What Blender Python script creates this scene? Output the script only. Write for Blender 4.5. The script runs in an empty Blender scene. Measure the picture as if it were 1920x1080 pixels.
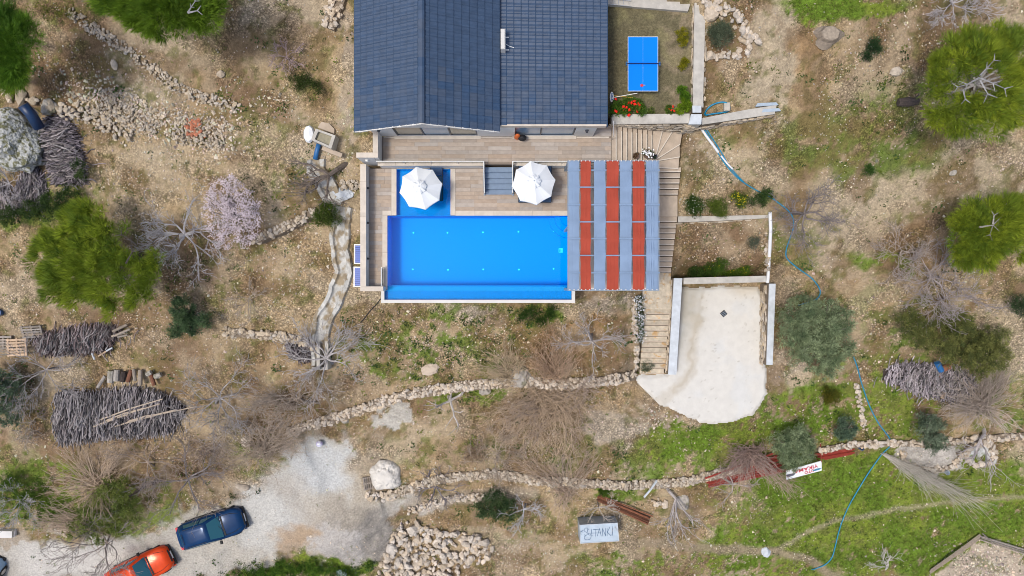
import bpy, math, random
import numpy as np
from mathutils import Vector, Matrix, Euler
random.seed(7); RNG = np.random.default_rng(11)
SC = bpy.context.scene
COL = SC.collection
# ------------------------------------------------------------------ camera, world, sun, exposure
H = 36.0; F = 1280.0
cam_d = bpy.data.cameras.new("drone_camera"); cam_d.lens = 24; cam_d.sensor_width = 36
cam_d.clip_start = 0.5; cam_d.clip_end = 2000
cam = bpy.data.objects.new("drone_camera", cam_d); COL.objects.link(cam)
cam.location = (0, 0, H); cam.rotation_euler = (0, 0, 0); SC.camera = cam
SUN_EL = math.radians(70); SUN_AZ = math.radians(250)      # compass bearing the light comes from
world = bpy.data.worlds.new("World"); SC.world = world; world.use_nodes = True
wn = world.node_tree; bg = wn.nodes["Background"]
sky = wn.nodes.new("ShaderNodeTexSky"); sky.sky_type = 'NISHITA'; sky.sun_disc = False
sky.sun_elevation = SUN_EL; sky.sun_rotation = SUN_AZ
sky.air_density = 1.0; sky.dust_density = 4.0; sky.ozone_density = 1.0
wn.links.new(sky.outputs[0], bg.inputs[0]); bg.inputs[1].default_value = 0.115
sun_d = bpy.data.lights.new("sun", 'SUN'); sun_d.energy = 1.5; sun_d.angle = math.radians(10)
sun_d.color = (1.0, 0.95, 0.86)
sun = bpy.data.objects.new("sun", sun_d); COL.objects.link(sun); sun.location = (0, 0, 60)
sd = Vector((math.sin(SUN_AZ) * math.cos(SUN_EL), math.cos(SUN_AZ) * math.cos(SUN_EL), math.sin(SUN_EL)))
sun.rotation_euler = sd.to_track_quat('Z', 'Y').to_euler()
SC.view_settings.view_transform = 'Standard'; SC.view_settings.look = 'None'
SC.view_settings.gamma = 1; SC.view_settings.use_curve_mapping = False
SC.view_settings.exposure = 0.50
SC.cycles.filter_width = 0.95

# ------------------------------------------------------------------ helpers
def P(px, py, z=0.0):
    k = (H - z) / F
    return Vector(((px - 960) * k, (540 - py) * k, z))

def vnoise(x, y, seed=0):
    xi = np.floor(x).astype(np.int64); yi = np.floor(y).astype(np.int64)
    fx = x - xi; fy = y - yi
    fx = fx * fx * (3 - 2 * fx); fy = fy * fy * (3 - 2 * fy)
    def h(a, b):
        n = (a * 374761393 + b * 668265263 + seed * 974711) & 0x7fffffff
        n = ((n ^ (n >> 13)) * 1274126177) & 0x7fffffff
        n = (n ^ (n >> 16)) & 0xffff
        return n / 65535.0
    return (h(xi, yi) * (1 - fx) + h(xi + 1, yi) * fx) * (1 - fy) + (h(xi, yi + 1) * (1 - fx) + h(xi + 1, yi + 1) * fx) * fy

def fbm(x, y, s, octv=4, seed=0):
    v = 0; a = 0.5; t = 0
    for i in range(octv):
        v = v + a * vnoise(x * s + 17.3 * i, y * s - 9.1 * i, seed + i); t += a; a *= 0.55; s *= 2.1
    return v / t

def seg_dist(x, y, pts, closed=False):
    """unsigned distance, side sign (+ = left of travel) of the nearest segment"""
    best = np.full(np.shape(x), 1e9); sgn = np.zeros(np.shape(x)); par = np.zeros(np.shape(x))
    n = len(pts); rng = range(n if closed else n - 1)
    for i in rng:
        ax, ay = pts[i][0], pts[i][1]; bx, by = pts[(i + 1) % n][0], pts[(i + 1) % n][1]
        dx, dy = bx - ax, by - ay; L2 = dx * dx + dy * dy + 1e-12
        tt = np.clip(((x - ax) * dx + (y - ay) * dy) / L2, 0, 1)
        ex = x - (ax + tt * dx); ey = y - (ay + tt * dy); d = np.sqrt(ex * ex + ey * ey)
        m = d < best
        best = np.where(m, d, best); sgn = np.where(m, np.sign(dx * ey - dy * ex), sgn); par = np.where(m, i + tt, par)
    return best, sgn, par

def inside(x, y, pts):
    r = np.zeros(np.shape(x), bool); n = len(pts)
    for i in range(n):
        ax, ay = pts[i][0], pts[i][1]; bx, by = pts[(i + 1) % n][0], pts[(i + 1) % n][1]
        if ay == by: continue
        c = ((ay > y) != (by > y)) & (x < (bx - ax) * (y - ay) / (by - ay) + ax)
        r ^= c
    return r

def smooth(t): t = np.clip(t, 0, 1); return t * t * (3 - 2 * t)

class MB:
    def __init__(s): s.v = []; s.f = []; s.m = []; s.c = []; s.n = 0
    def add(s, v, f, mi=0, col=None):
        v = np.asarray(v, float).reshape(-1, 3)
        s.v.append(v); s.f.extend([tuple(i + s.n for i in q) for q in f]); s.m.extend([mi] * len(f))
        s.c.append(np.tile(np.asarray((col or (1, 1, 1)), float), (len(v), 1))); s.n += len(v)
        return s
    def box(s, c, d, rz=0, mi=0, R=None, col=None, bev=0):
        x, y, z = d[0] / 2, d[1] / 2, d[2] / 2
        v = np.array([(-x, -y, -z), (x, -y, -z), (x, y, -z), (-x, y, -z), (-x, -y, z), (x, -y, z), (x, y, z), (-x, y, z)])
        if bev:
            v[4:, 0] *= (x - bev) / x; v[4:, 1] *= (y - bev) / y
            top = v[4:].copy(); mid = v[4:].copy(); mid[:, 0] = np.sign(mid[:, 0]) * x; mid[:, 1] = np.sign(mid[:, 1]) * y; mid[:, 2] = z - bev
            v = np.vstack([v[:4], mid, top])
            f = [(3, 2, 1, 0)] + [(i, (i + 1) % 4, 4 + (i + 1) % 4, 4 + i) for i in range(4)] + [(4 + i, 4 + (i + 1) % 4, 8 + (i + 1) % 4, 8 + i) for i in range(4)] + [(8, 9, 10, 11)]
        else:
            f = [(3, 2, 1, 0), (4, 5, 6, 7), (0, 1, 5, 4), (1, 2, 6, 5), (2, 3, 7, 6), (3, 0, 4, 7)]
        if R is None: R = Matrix.Rotation(rz, 3, 'Z')
        v = v @ np.array(R).T + np.array(c)
        return s.add(v, f, mi, col)
    def prism(s, poly, z0, z1, mi=0, col=None):
        n = len(poly); a = sum(poly[i][0] * poly[(i + 1) % n][1] - poly[(i + 1) % n][0] * poly[i][1] for i in range(n))
        if a < 0: poly = poly[::-1]
        zb = [z0] * n if np.isscalar(z0) else z0; zt = [z1] * n if np.isscalar(z1) else (z1[::-1] if a < 0 else z1)
        v = [(p[0], p[1], zb[i]) for i, p in enumerate(poly)] + [(p[0], p[1], zt[i]) for i, p in enumerate(poly)]
        f = [tuple(range(n - 1, -1, -1)), tuple(range(n, 2 * n))] + [(i, (i + 1) % n, n + (i + 1) % n, n + i) for i in range(n)]
        return s.add(v, f, mi, col)
    def tube(s, pts, r, n=6, mi=0, col=None, cap=True):
        pts = [Vector(p) for p in pts]; rs = r if hasattr(r, '__len__') else [r] * len(pts)
        v = []; up = Vector((0, 0, 1))
        for i, p in enumerate(pts):
            d = (pts[min(i + 1, len(pts) - 1)] - pts[max(i - 1, 0)]).normalized()
            a = d.cross(up if abs(d.z) < 0.95 else Vector((1, 0, 0))).normalized(); b = a.cross(d)
            for k in range(n):
                t = 2 * math.pi * k / n; v.append(p + (a * math.cos(t) + b * math.sin(t)) * rs[i])
        f = []
        for i in range(len(pts) - 1):
            for k in range(n):
                a0 = i * n + k; a1 = i * n + (k + 1) % n; f.append((a0, a0 + n, a1 + n, a1))
        if cap: f.append(tuple(range(n))); f.append(tuple(range(len(v) - 1, len(v) - n - 1, -1)))
        return s.add([tuple(q) for q in v], f, mi, col)
    def lathe(s, prof, n=16, c=(0, 0, 0), mi=0, ry=1.0, cap=True):
        v = []; f = []
        for (r, z) in prof:
            for k in range(n):
                t = 2 * math.pi * k / n; v.append((c[0] + r * math.cos(t), c[1] + r * ry * math.sin(t), c[2] + z))
        for i in range(len(prof) - 1):
            for k in range(n):
                a0 = i * n + k; a1 = i * n + (k + 1) % n; f.append((a0, a1, a1 + n, a0 + n))
        if cap: f.append(tuple(range(n - 1, -1, -1))); f.append(tuple(range(len(v) - n, len(v))))
        return s.add(v, f, mi)
    def grid(s, V, mi=0, flip=False, col=None):
        V = np.asarray(V); a, b = V.shape[:2]; f = []
        for i in range(a - 1):
            for j in range(b - 1):
                q = (i * b + j, (i + 1) * b + j, (i + 1) * b + j + 1, i * b + j + 1)
                f.append(q[::-1] if flip else q)
        return s.add(V.reshape(-1, 3), f, mi, col)
    def mesh(s, name, mats, smooth_=False, off=(0, 0, 0)):
        me = bpy.data.meshes.new(name)
        V = np.vstack(s.v) - np.array(off) if s.v else np.zeros((0, 3))
        me.from_pydata(V.tolist(), [], s.f)
        for m in (mats if isinstance(mats, (list, tuple)) else [mats]): me.materials.append(m)
        if any(s.m): me.polygons.foreach_set("material_index", s.m)
        C = np.vstack(s.c)
        if C.min() < 1:
            ca = me.color_attributes.new("Col", 'FLOAT_COLOR', 'POINT')
            ca.data.foreach_set("color", np.hstack([C, np.ones((len(C), 1))]).ravel())
        if smooth_: me.polygons.foreach_set("use_smooth", [True] * len(s.f))
        me.update(); return me

ORG = {}
def thing(name, label, cat, loc=(0, 0, 0), group=None, rz=0):
    o = bpy.data.objects.new(name, None); COL.objects.link(o); o.location = loc; o.rotation_euler = (0, 0, rz)
    o.empty_display_size = 0.3
    o['label'] = label; o['category'] = cat
    if group: o['group'] = group
    ORG[o.name] = Vector(loc); return o
def tag(o, label, cat, group=None, kind=None):
    if label: o['label'] = label
    if cat: o['category'] = cat
    if group: o['group'] = group
    if kind: o['kind'] = kind
    return o
def link(name, me, parent=None, org=None):
    o = bpy.data.objects.new(name, me); COL.objects.link(o)
    if parent: o.parent = parent; ORG[o.name] = ORG.get(parent.name, Vector((0, 0, 0)))
    return o
def part(name, mb, mats, parent, world=True, sm=False, label=None, kind=None):
    """mesh part; world=True means the builder used world coordinates"""
    off = ORG.get(parent.name, Vector((0, 0, 0))) if (parent and world) else (0, 0, 0)
    o = link(name, mb.mesh(name, mats, sm, off), parent)
    if label: o['label'] = label
    if kind: o['kind'] = kind
    return o
def piece(name, me, parent, loc, rot=(0, 0, 0), scl=(1, 1, 1), M=None):
    o = bpy.data.objects.new(name, me); COL.objects.link(o); o.parent = parent
    org = ORG.get(parent.name, Vector((0, 0, 0)))
    if M is not None:
        M = M.copy(); M.translation = M.translation - org; o.matrix_basis = M
    else:
        o.location = Vector(loc) - org; o.rotation_euler = rot; o.scale = scl
    return o
def copy_thing(o, loc, rz, label, group=None):
    def rec(a, par):
        c = a.copy(); COL.objects.link(c); c.parent = par
        for ch in a.children: rec(ch, c)
        return c
    r = rec(o, None); r.location = loc; r.rotation_euler = (0, 0, rz); r['label'] = label
    if group: r['group'] = group
    return r
def single(name, mb, mats, label, cat, group=None, kind=None, sm=False, loc=(0, 0, 0)):
    o = link(name, mb.mesh(name, mats, sm, loc)); o.location = loc; ORG[o.name] = Vector(loc)
    return tag(o, label, cat, group, kind)

def tri_mesh(name, V, Fc, C, mats):
    """V (n,3), Fc (m,3) numpy -> mesh, fast"""
    me = bpy.data.meshes.new(name); me.vertices.add(len(V)); me.vertices.foreach_set("co", V.astype(np.float32).ravel())
    k = Fc.shape[1]
    me.loops.add(Fc.size); me.loops.foreach_set("vertex_index", Fc.astype(np.int32).ravel())
    me.polygons.add(len(Fc)); me.polygons.foreach_set("loop_start", np.arange(0, Fc.size, k, dtype=np.int32))
    me.polygons.foreach_set("loop_total", np.full(len(Fc), k, np.int32))
    for m in (mats if isinstance(mats, (list, tuple)) else [mats]): me.materials.append(m)
    if C is not None:
        ca = me.color_attributes.new("Col", 'FLOAT_COLOR', 'POINT')
        ca.data.foreach_set("color", (np.hstack([C, np.ones((len(C), 1))]) if C.shape[1] == 3 else C).astype(np.float32).ravel())
    me.update(calc_edges=True); me.validate(); me.polygons.foreach_set('use_smooth', np.zeros(len(me.polygons), bool)); return me
def scatter(protoV, protoF, R, T, C):
    """R (n,3,3) T (n,3) C (n,3) -> V,F,C"""
    n = len(T); k = len(protoV)
    V = np.einsum('nij,kj->nki', R, protoV) + T[:, None, :]
    Fc = protoF[None] + (np.arange(n) * k)[:, None, None]
    return V.reshape(-1, 3), Fc.reshape(-1, protoF.shape[1]), np.repeat(C, k, 0)
def rotm(n, tilt=0.4, s=(1, 1, 1), sj=0.3, size=None):
    a = RNG.uniform(0, 2 * np.pi, n); bx = RNG.normal(0, tilt, n); by = RNG.normal(0, tilt, n)
    ca, sa = np.cos(a), np.sin(a); Z = np.zeros((n, 3, 3)); Z[:, 0, 0] = ca; Z[:, 0, 1] = -sa; Z[:, 1, 0] = sa; Z[:, 1, 1] = ca; Z[:, 2, 2] = 1
    X = np.zeros((n, 3, 3)); X[:, 0, 0] = 1; X[:, 1, 1] = np.cos(bx); X[:, 1, 2] = -np.sin(bx); X[:, 2, 1] = np.sin(bx); X[:, 2, 2] = np.cos(bx)
    Y = np.zeros((n, 3, 3)); Y[:, 1, 1] = 1; Y[:, 0, 0] = np.cos(by); Y[:, 0, 2] = np.sin(by); Y[:, 2, 0] = -np.sin(by); Y[:, 2, 2] = np.cos(by)
    R = Z @ X @ Y
    S = np.array(s)[None, :] * (1 + RNG.uniform(-sj, sj, (n, 3)))
    if size is not None: S = S * size[:, None]
    return R * S[:, None, :]

# ------------------------------------------------------------------ materials
def mat(name, col=(.5, .5, .5), rough=.8, attr=False, nz=None, bump=None, rnd=0.0, metal=0, spec=0.5, hue=0.0, col2=None, nz2=None, transl=0, coat=0):
    """nz=(scale,amount) brightness noise, rnd = per object brightness spread, col2/nz2=(scale,lo,hi) second colour by noise"""
    m = bpy.data.materials.new(name); m.use_nodes = True; nt = m.node_tree; N = nt.nodes; L = nt.links
    b = N["Principled BSDF"]; b.inputs['Roughness'].default_value = rough; b.inputs['Metallic'].default_value = metal
    b.inputs['Specular IOR Level'].default_value = spec
    if coat: b.inputs['Coat Weight'].default_value = coat; b.inputs['Coat Roughness'].default_value = 0.08
    if attr:
        a = N.new('ShaderNodeAttribute'); a.attribute_name = 'Col'; out = a.outputs['Color']
    else:
        a = N.new('ShaderNodeRGB'); a.outputs[0].default_value = (*col, 1); out = a.outputs[0]
    tc = N.new('ShaderNodeTexCoord')
    if rnd:
        oi = N.new('ShaderNodeObjectInfo')
        vec = N.new('ShaderNodeVectorMath'); vec.operation = 'ADD'; L.new(tc.outputs['Object'], vec.inputs[0])
        mu = N.new('ShaderNodeMath'); mu.operation = 'MULTIPLY'; mu.inputs[1].default_value = 37.0; L.new(oi.outputs['Random'], mu.inputs[0]); L.new(mu.outputs[0], vec.inputs[1]); vo = vec.outputs[0]
    else: vo = tc.outputs['Object']
    def noise(scale, det=4):
        n = N.new('ShaderNodeTexNoise'); n.inputs['Scale'].default_value = scale; n.inputs['Detail'].default_value = det; L.new(vo, n.inputs['Vector']); return n.outputs['Fac']
    def mixc(fac, A, B, mode='MIX'):
        x = N.new('ShaderNodeMix'); x.data_type = 'RGBA'; x.blend_type = mode
        if isinstance(fac, (int, float)): x.inputs[0].default_value = fac
        else: L.new(fac, x.inputs[0])
        for sck, v in ((x.inputs[6], A), (x.inputs[7], B)):
            if isinstance(v, tuple): sck.default_value = (*v, 1)
            else: L.new(v, sck)
        return x.outputs[2]
    def mapr(v, a0, a1, b0, b1):
        r = N.new('ShaderNodeMapRange'); L.new(v, r.inputs[0]); r.inputs[1].default_value = a0; r.inputs[2].default_value = a1; r.inputs[3].default_value = b0; r.inputs[4].default_value = b1; return r.outputs[0]
    if col2: out = mixc(mapr(noise(nz2[0]), nz2[1], nz2[2], 0, 1), out, tuple(col2))
    def scale_by(out, fac):
        vm = N.new('ShaderNodeVectorMath'); vm.operation = 'SCALE'; L.new(out, vm.inputs[0]); L.new(fac, vm.inputs['Scale']); return vm.outputs[0]
    if nz: out = scale_by(out, mapr(noise(nz[0]), 0.25, 0.75, 1 - nz[1], 1 + nz[1]))
    if rnd: out = scale_by(out, mapr(oi.outputs['Random'], 0, 1, 1 - rnd, 1 + rnd))
    if rnd and hue:
        hs = N.new('ShaderNodeHueSaturation'); L.new(out, hs.inputs['Color'])
        ms = N.new('ShaderNodeMath'); ms.operation = 'FRACT'; m3 = N.new('ShaderNodeMath'); m3.operation = 'MULTIPLY'; m3.inputs[1].default_value = 7.77; L.new(oi.outputs['Random'], m3.inputs[0]); L.new(m3.outputs[0], ms.inputs[0])
        L.new(mapr(ms.outputs[0], 0, 1, 1 - hue, 1 + hue), hs.inputs['Saturation']); out = hs.outputs[0]
    L.new(out, b.inputs['Base Color'])
    if bump:
        bn = N.new('ShaderNodeBump'); bn.inputs['Strength'].default_value = bump[1]; bn.inputs['Distance'].default_value = bump[2] if len(bump) > 2 else 0.05
        L.new(noise(bump[0], 6), bn.inputs['Height']); L.new(bn.outputs[0], b.inputs['Normal'])
    if transl:
        t = N.new('ShaderNodeBsdfTranslucent'); L.new(out, t.inputs[0]); x = N.new('ShaderNodeMixShader'); x.inputs[0].default_value = transl
        L.new(b.outputs[0], x.inputs[1]); L.new(t.outputs[0], x.inputs[2]); L.new(x.outputs[0], N['Material Output'].inputs[0])
    return m
M = {}
M['ground'] = mat('ground_soil', attr=True, rough=.95, nz=(9, .25), bump=(14, .9, .05), spec=.12)
def add_pebbles(m):
    """fine stones too small to build one by one: cells of random tone, amount from the colour attribute's alpha"""
    nt = m.node_tree; N = nt.nodes; L = nt.links; b = N['Principled BSDF']; src = b.inputs['Base Color'].links[0].from_socket
    at = [n for n in N if n.type == 'ATTRIBUTE'][0]; tc = [n for n in N if n.type == 'TEX_COORD'][0]; out = src
    for sc, lo, hi, k, seed in ((11.0, .30, 1.75, 1.0, 0), (23.0, .45, 1.6, .8, 1)):
        v = N.new('ShaderNodeTexVoronoi'); v.inputs['Scale'].default_value = sc; L.new(tc.outputs['Object'], v.inputs['Vector'])
        sp = N.new('ShaderNodeSeparateColor'); L.new(v.outputs['Color'], sp.inputs[0])
        r = N.new('ShaderNodeMapRange'); r.interpolation_type = 'SMOOTHSTEP'; L.new(sp.outputs[0], r.inputs[0]); r.inputs[1].default_value = .12; r.inputs[2].default_value = 1.0; r.inputs[3].default_value = 1 - .24 * k; r.inputs[4].default_value = hi
        e = N.new('ShaderNodeMapRange'); L.new(v.outputs['Distance'], e.inputs[0]); e.inputs[1].default_value = .25; e.inputs[2].default_value = .62; e.inputs[3].default_value = 1.0; e.inputs[4].default_value = lo + .25
        mu = N.new('ShaderNodeMath'); mu.operation = 'MULTIPLY'; L.new(r.outputs[0], mu.inputs[0]); L.new(e.outputs[0], mu.inputs[1])
        mx = N.new('ShaderNodeMix'); mx.data_type = 'FLOAT'; L.new(at.outputs['Alpha'], mx.inputs[0]); mx.inputs[2].default_value = 1.0; L.new(mu.outputs[0], mx.inputs[3])
        s = N.new('ShaderNodeVectorMath'); s.operation = 'SCALE'; L.new(out, s.inputs[0]); L.new(mx.outputs[0], s.inputs['Scale']); out = s.outputs[0]
    L.new(out, b.inputs['Base Color'])
add_pebbles(M['ground'])
M['scat'] = mat('stone_scatter', attr=True, rough=.9, spec=.2)
M['leaf'] = mat('foliage', attr=True, rough=.7, spec=.2, transl=.38)
M['bark'] = mat('bark', attr=True, rough=.9, spec=.2, nz=(12, .25))
M['stone'] = mat('limestone', (.42, .36, .285), .9, rnd=.30, hue=.35, nz=(6, .25), bump=(9, .5, .04), spec=.2)
M['rock'] = mat('pale_rock', (.50, .43, .35), .9, rnd=.20, hue=.4, nz=(4, .25), bump=(7, .6, .05), spec=.2)
M['boulder'] = mat('grey_boulder', (.40, .37, .33), .95, nz=(3, .35), bump=(5, .9, .1), spec=.15, col2=(.17, .16, .11), nz2=(1.6, .5, .62))
M['bluerock'] = mat('weathered_rock', (.42, .43, .42), .95, nz=(7, .4), bump=(7, 1, .18), spec=.15, col2=(.15, .15, .085), nz2=(4.5, .47, .62))
M['tile'] = mat('slate_roof_tile', (.037, .066, .122), .62, rnd=.05, nz=(4, .15), spec=.45, hue=.15)
M['mortar'] = mat('rubble_core', (.19, .15, .11), .95, nz=(8, .3), bump=(12, .8))
M['white'] = mat('white_render', (.60, .59, .57), .8, nz=(2, .07), bump=(20, .1))
M['whitew'] = mat('house_wall_paint', (.60, .59, .575), .8, nz=(2, .06))
M['cream'] = mat('cream_stone_cap', (.55, .49, .42), .7, rnd=.05, nz=(3, .12), spec=.3)
M['plank'] = mat('wood_look_tile', (.365, .305, .255), .6, rnd=.13, hue=.35, spec=.35, nz=(5, .12))
M['grout'] = mat('deck_bed', (.20, .16, .13), .9)
M['pooltile'] = mat('blue_pool_tile', (.0, .37, .86), .5, spec=.08, nz=(14, .06))
M['pooltile2'] = mat('pale_blue_pool_tile', (.005, .27, .68), .5, spec=.1, nz=(22, .25))
M['chrome'] = mat('steel', (.6, .6, .6), .3, metal=.8)
M['whitemetal'] = mat('white_metal', (.75, .75, .73), .4)
M['greymetal'] = mat('grey_metal', (.22, .28, .36), .5)
M['darkmetal'] = mat('dark_metal', (.03, .035, .05), .5)
M['winframe'] = mat('window_frame', (.02, .035, .06), .4)
M['canvas'] = mat('white_canvas', (.74, .775, .81), .9, spec=.1, nz=(2, .03))
M['greycloth'] = mat('grey_blue_fabric', (.205, .285, .415), .95, spec=.05, nz=(1.6, .10), bump=(4, .1))
M['redcloth'] = mat('terracotta_fabric', (.35, .066, .042), .95, spec=.05, nz=(1.6, .12), bump=(4, .1))
M['mesh'] = mat('lounger_sling', (.045, .085, .16), .8)
M['bluestep'] = mat('blue_grey_step', (.15, .215, .315), .6, nz=(5, .1))
M['travert'] = mat('travertine', (.43, .355, .28), .75, rnd=.10, nz=(3, .14), bump=(12, .15), spec=.3)
M['rustic'] = mat('rustic_step_stone', (.46, .40, .31), .85, rnd=.14, nz=(4, .25), bump=(9, .4), col2=(.44, .28, .13), nz2=(2.5, .55, .66))
M['conc'] = mat('concrete', (.44, .42, .38), .9, nz=(3, .18), bump=(12, .3))
M['concblue'] = mat('painted_concrete', (.50, .54, .58), .8, nz=(3, .15), bump=(12, .2))
M['pad'] = mat('cement_pad', attr=True, rough=.85, nz=(2.5, .06), bump=(8, .15), spec=.2)
M['tt'] = mat('blue_table_top', (.0, .20, .82), .5, spec=.12)
M['ttwhite'] = mat('white_line_paint', (.75, .78, .8), .5)
M['net'] = mat('navy_net', (.01, .04, .14), .8)
M['red'] = mat('red_rubber', (.55, .03, .04), .6)
M['redsteel'] = mat('red_oxide_steel', (.27, .042, .03), .55, rnd=.25, nz=(3, .2))
M['rust'] = mat('rusty_steel', (.21, .085, .045), .8, rnd=.4, nz=(6, .35))
M['hose'] = mat('blue_hose', (.0, .23, .44), .4)
M['pipew'] = mat('white_pipe', (.72, .74, .76), .4)
M['pipeb'] = mat('blue_pipe', (.02, .12, .32), .45)
M['pipedark'] = mat('dark_blue_pipe', (.008, .03, .09), .4)
M['wood'] = mat('grey_timber', (.27, .235, .20), .9, rnd=.25, nz=(9, .25), hue=.4)
M['palewood'] = mat('pale_timber', (.52, .38, .26), .85, rnd=.12, nz=(8, .15))
M['stick'] = mat('cut_branch', (.235, .215, .215), .9, rnd=.75, hue=.6, nz=(7, .25), spec=.2)
M['stickm'] = mat('cut_branches_mass', attr=True, rough=.9, nz=(7, .25), spec=.2)
M['darklog'] = mat('dark_log_bark', (.085, .065, .058), .95, nz=(9, .4), bump=(14, 1, .05))
M['cutwood'] = mat('stump_cut_face', (.30, .25, .195), .9, nz=(6, .3), bump=(9, .5))
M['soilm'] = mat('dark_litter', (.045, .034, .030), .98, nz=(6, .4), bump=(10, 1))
M['sand'] = mat('grey_sand', (.37, .335, .295), .97, nz=(5, .12), bump=(6, .7, .08))
M['tarp'] = mat('white_tarp', (.62, .59, .54), .7, nz=(2, .12), bump=(4, .8, .1))
M['brick'] = mat('red_brick', (.42, .16, .09), .9, rnd=.3, nz=(9, .2))
M['galv'] = mat('galvanised_sheet', (.38, .46, .54), .45, metal=.15, nz=(4, .12), bump=(3, .15))
M['ink'] = mat('dark_graffiti_paint', (.02, .07, .16), .7)
M['tyre'] = mat('tyre_rubber', (.02, .02, .02), .8)
M['glassdk'] = mat('car_glass', (.02, .10, .14), .12, spec=.6)
M['lamp'] = mat('headlight_lens', (.55, .60, .65), .15)
M['plateM'] = mat('plate_white', (.7, .72, .75), .4)
M['clay'] = mat('clay_pot', (.12, .07, .05), .8)
M['cyan'] = mat('pool_lamp_and_grate_glow', (.45, .95, .95), .4)
M['bluebucket'] = mat('blue_plastic', (.03, .09, .22), .5)
M['orange'] = mat('orange_cloth', (.65, .14, .03), .7)
M['black'] = mat('black_cloth', (.012, .012, .015), .7)
M['dirt'] = mat('dirt_water', (.22, .20, .13), .3, nz=(6, .3))
def emis(m, c, s):
    b = m.node_tree.nodes["Principled BSDF"]; b.inputs['Emission Color'].default_value = (*c, 1); b.inputs['Emission Strength'].default_value = s
emis(M['cyan'], (.35, .95, .85), .6)
def glass_mat(name, tint, fac, rough=.03, wav=None):
    m = bpy.data.materials.new(name); m.use_nodes = True; N = m.node_tree.nodes; L = m.node_tree.links; N.clear()
    o = N.new('ShaderNodeOutputMaterial'); t = N.new('ShaderNodeBsdfTransparent'); t.inputs[0].default_value = (*tint, 1)
    g = N.new('ShaderNodeBsdfGlossy'); g.inputs['Roughness'].default_value = rough
    fr = N.new('ShaderNodeFresnel'); fr.inputs[0].default_value = 1.33
    x = N.new('ShaderNodeMixShader'); mm = N.new('ShaderNodeMath'); mm.operation = 'MULTIPLY'; mm.inputs[1].default_value = fac
    L.new(fr.outputs[0], mm.inputs[0]); L.new(mm.outputs[0], x.inputs[0]); L.new(t.outputs[0], x.inputs[1]); L.new(g.outputs[0], x.inputs[2]); L.new(x.outputs[0], o.inputs[0])
    if wav:
        tc = N.new('ShaderNodeTexCoord'); n = N.new('ShaderNodeTexNoise'); n.inputs['Scale'].default_value = wav; n.inputs['Detail'].default_value = 3
        L.new(tc.outputs['Object'], n.inputs['Vector']); b = N.new('ShaderNodeBump'); b.inputs['Strength'].default_value = .10; b.inputs['Distance'].default_value = .02
        L.new(n.outputs['Fac'], b.inputs['Height']); L.new(b.outputs[0], g.inputs['Normal']); L.new(b.outputs[0], fr.inputs['Normal'])
    return m
M['water'] = glass_mat('pool_water', (.45, .93, 1.0), .5, .05, 3.0)
M['glass'] = glass_mat('clear_glass', (.86, .92, .92), 1.5)
M['winglass'] = mat('window_glass', (.20, .30, .42), .08, spec=.8)
M['winreflect'] = mat('window_reflecting_deck', (.27, .25, .20), .15, spec=.7)  # reflection of the deck painted into the pane colour
# ------------------------------------------------------------------ terrain
CP = [(0,0,1.0),(300,0,1.2),(600,30,1.0),(600,250,.1),(450,300,-.2),(0,300,-.8),(200,200,.3),(450,120,.6),
 (450,450,-1.3),(0,500,-2.2),(300,560,-2.4),(300,700,-3.7),(0,680,-3.8),(560,500,-1.7),(655,500,-1.7),(655,330,-.3),(600,600,-2.9),(550,720,-4.0),
 (400,820,-5.2),(60,850,-5.8),(100,930,-6.6),(400,900,-6.4),(400,990,-7.3),(100,1060,-7.6),(620,900,-6.7),(700,820,-5.9),(800,700,-3.7),(800,610,-2.9),(1000,600,-2.8),
 (1100,600,-3.0),(1150,670,-4.0),(1150,790,-5.3),(900,830,-5.6),(1050,860,-5.8),(800,1010,-7.4),(1100,1010,-7.2),(1300,960,-6.9),(1300,850,-5.8),(1350,640,-5.0),
 (1450,770,-5.3),(1600,950,-7.0),(1920,1060,-7.6),(1900,870,-6.4),(1800,720,-4.9),(1600,620,-4.0),(1500,500,-2.9),(1350,470,-2.9),(1350,360,-1.7),(1350,270,-.6),
 (1470,420,-1.9),(1370,150,.6),(1500,200,.6),(1450,0,1.4),(1920,0,1.4),(1900,200,.6),(1700,330,-.6),(1900,430,-1.4),(1700,480,-2.2),(700,1060,-7.6),(1250,1060,-7.4)]
cpw = np.array([tuple(P(a, b, z)) for a, b, z in CP])
D = np.sqrt(((cpw[:, None, :2] - cpw[None, :, :2]) ** 2).sum(-1))
n_ = len(cpw); A_ = np.zeros((n_ + 3, n_ + 3)); A_[:n_, :n_] = -D; A_[:n_, n_] = 1; A_[:n_, n_ + 1:] = cpw[:, :2]; A_[n_, :n_] = 1; A_[n_ + 1:, :n_] = cpw[:, :2].T
W_ = np.linalg.solve(A_, np.concatenate([cpw[:, 2], [0, 0, 0]]))
STEPS = [  # retaining lines, downhill to the right of travel reversed below: (px polyline, z guess, drop)
 ([(540,805),(640,778),(760,738),(850,724),(960,714),(1060,722),(1190,702)], -4.6, 1.0),
 ([(700,930),(760,912),(900,892),(1000,900),(1180,905),(1330,895),(1390,874),(1440,858),(1540,840),(1670,832),(1930,818)], -6.1, .8),
 ([(425,625),(500,632),(590,640)], -3.1, .5),
 ([(470,452),(540,425),(595,398)], -1.3, .4)]
STW = [([tuple(P(a, b, z))[:2] for a, b in pl], d) for pl, z, d in STEPS]
def poly_w(pts, z): return [tuple(P(a, b, z))[:2] for a, b in pts]
GARDEN = [(4.3, 8.4), (9.5, 8.4), (9.5, 14.4), (4.3, 15.2)]
HOUSE = [(-7.2, 7.6), (4.3, 7.6), (4.3, 20), (-7.2, 20)]
TERR = [(-6.9, 6.2), (5.2, 6.2), (5.2, 8.3), (-6.9, 8.3)]
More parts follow.
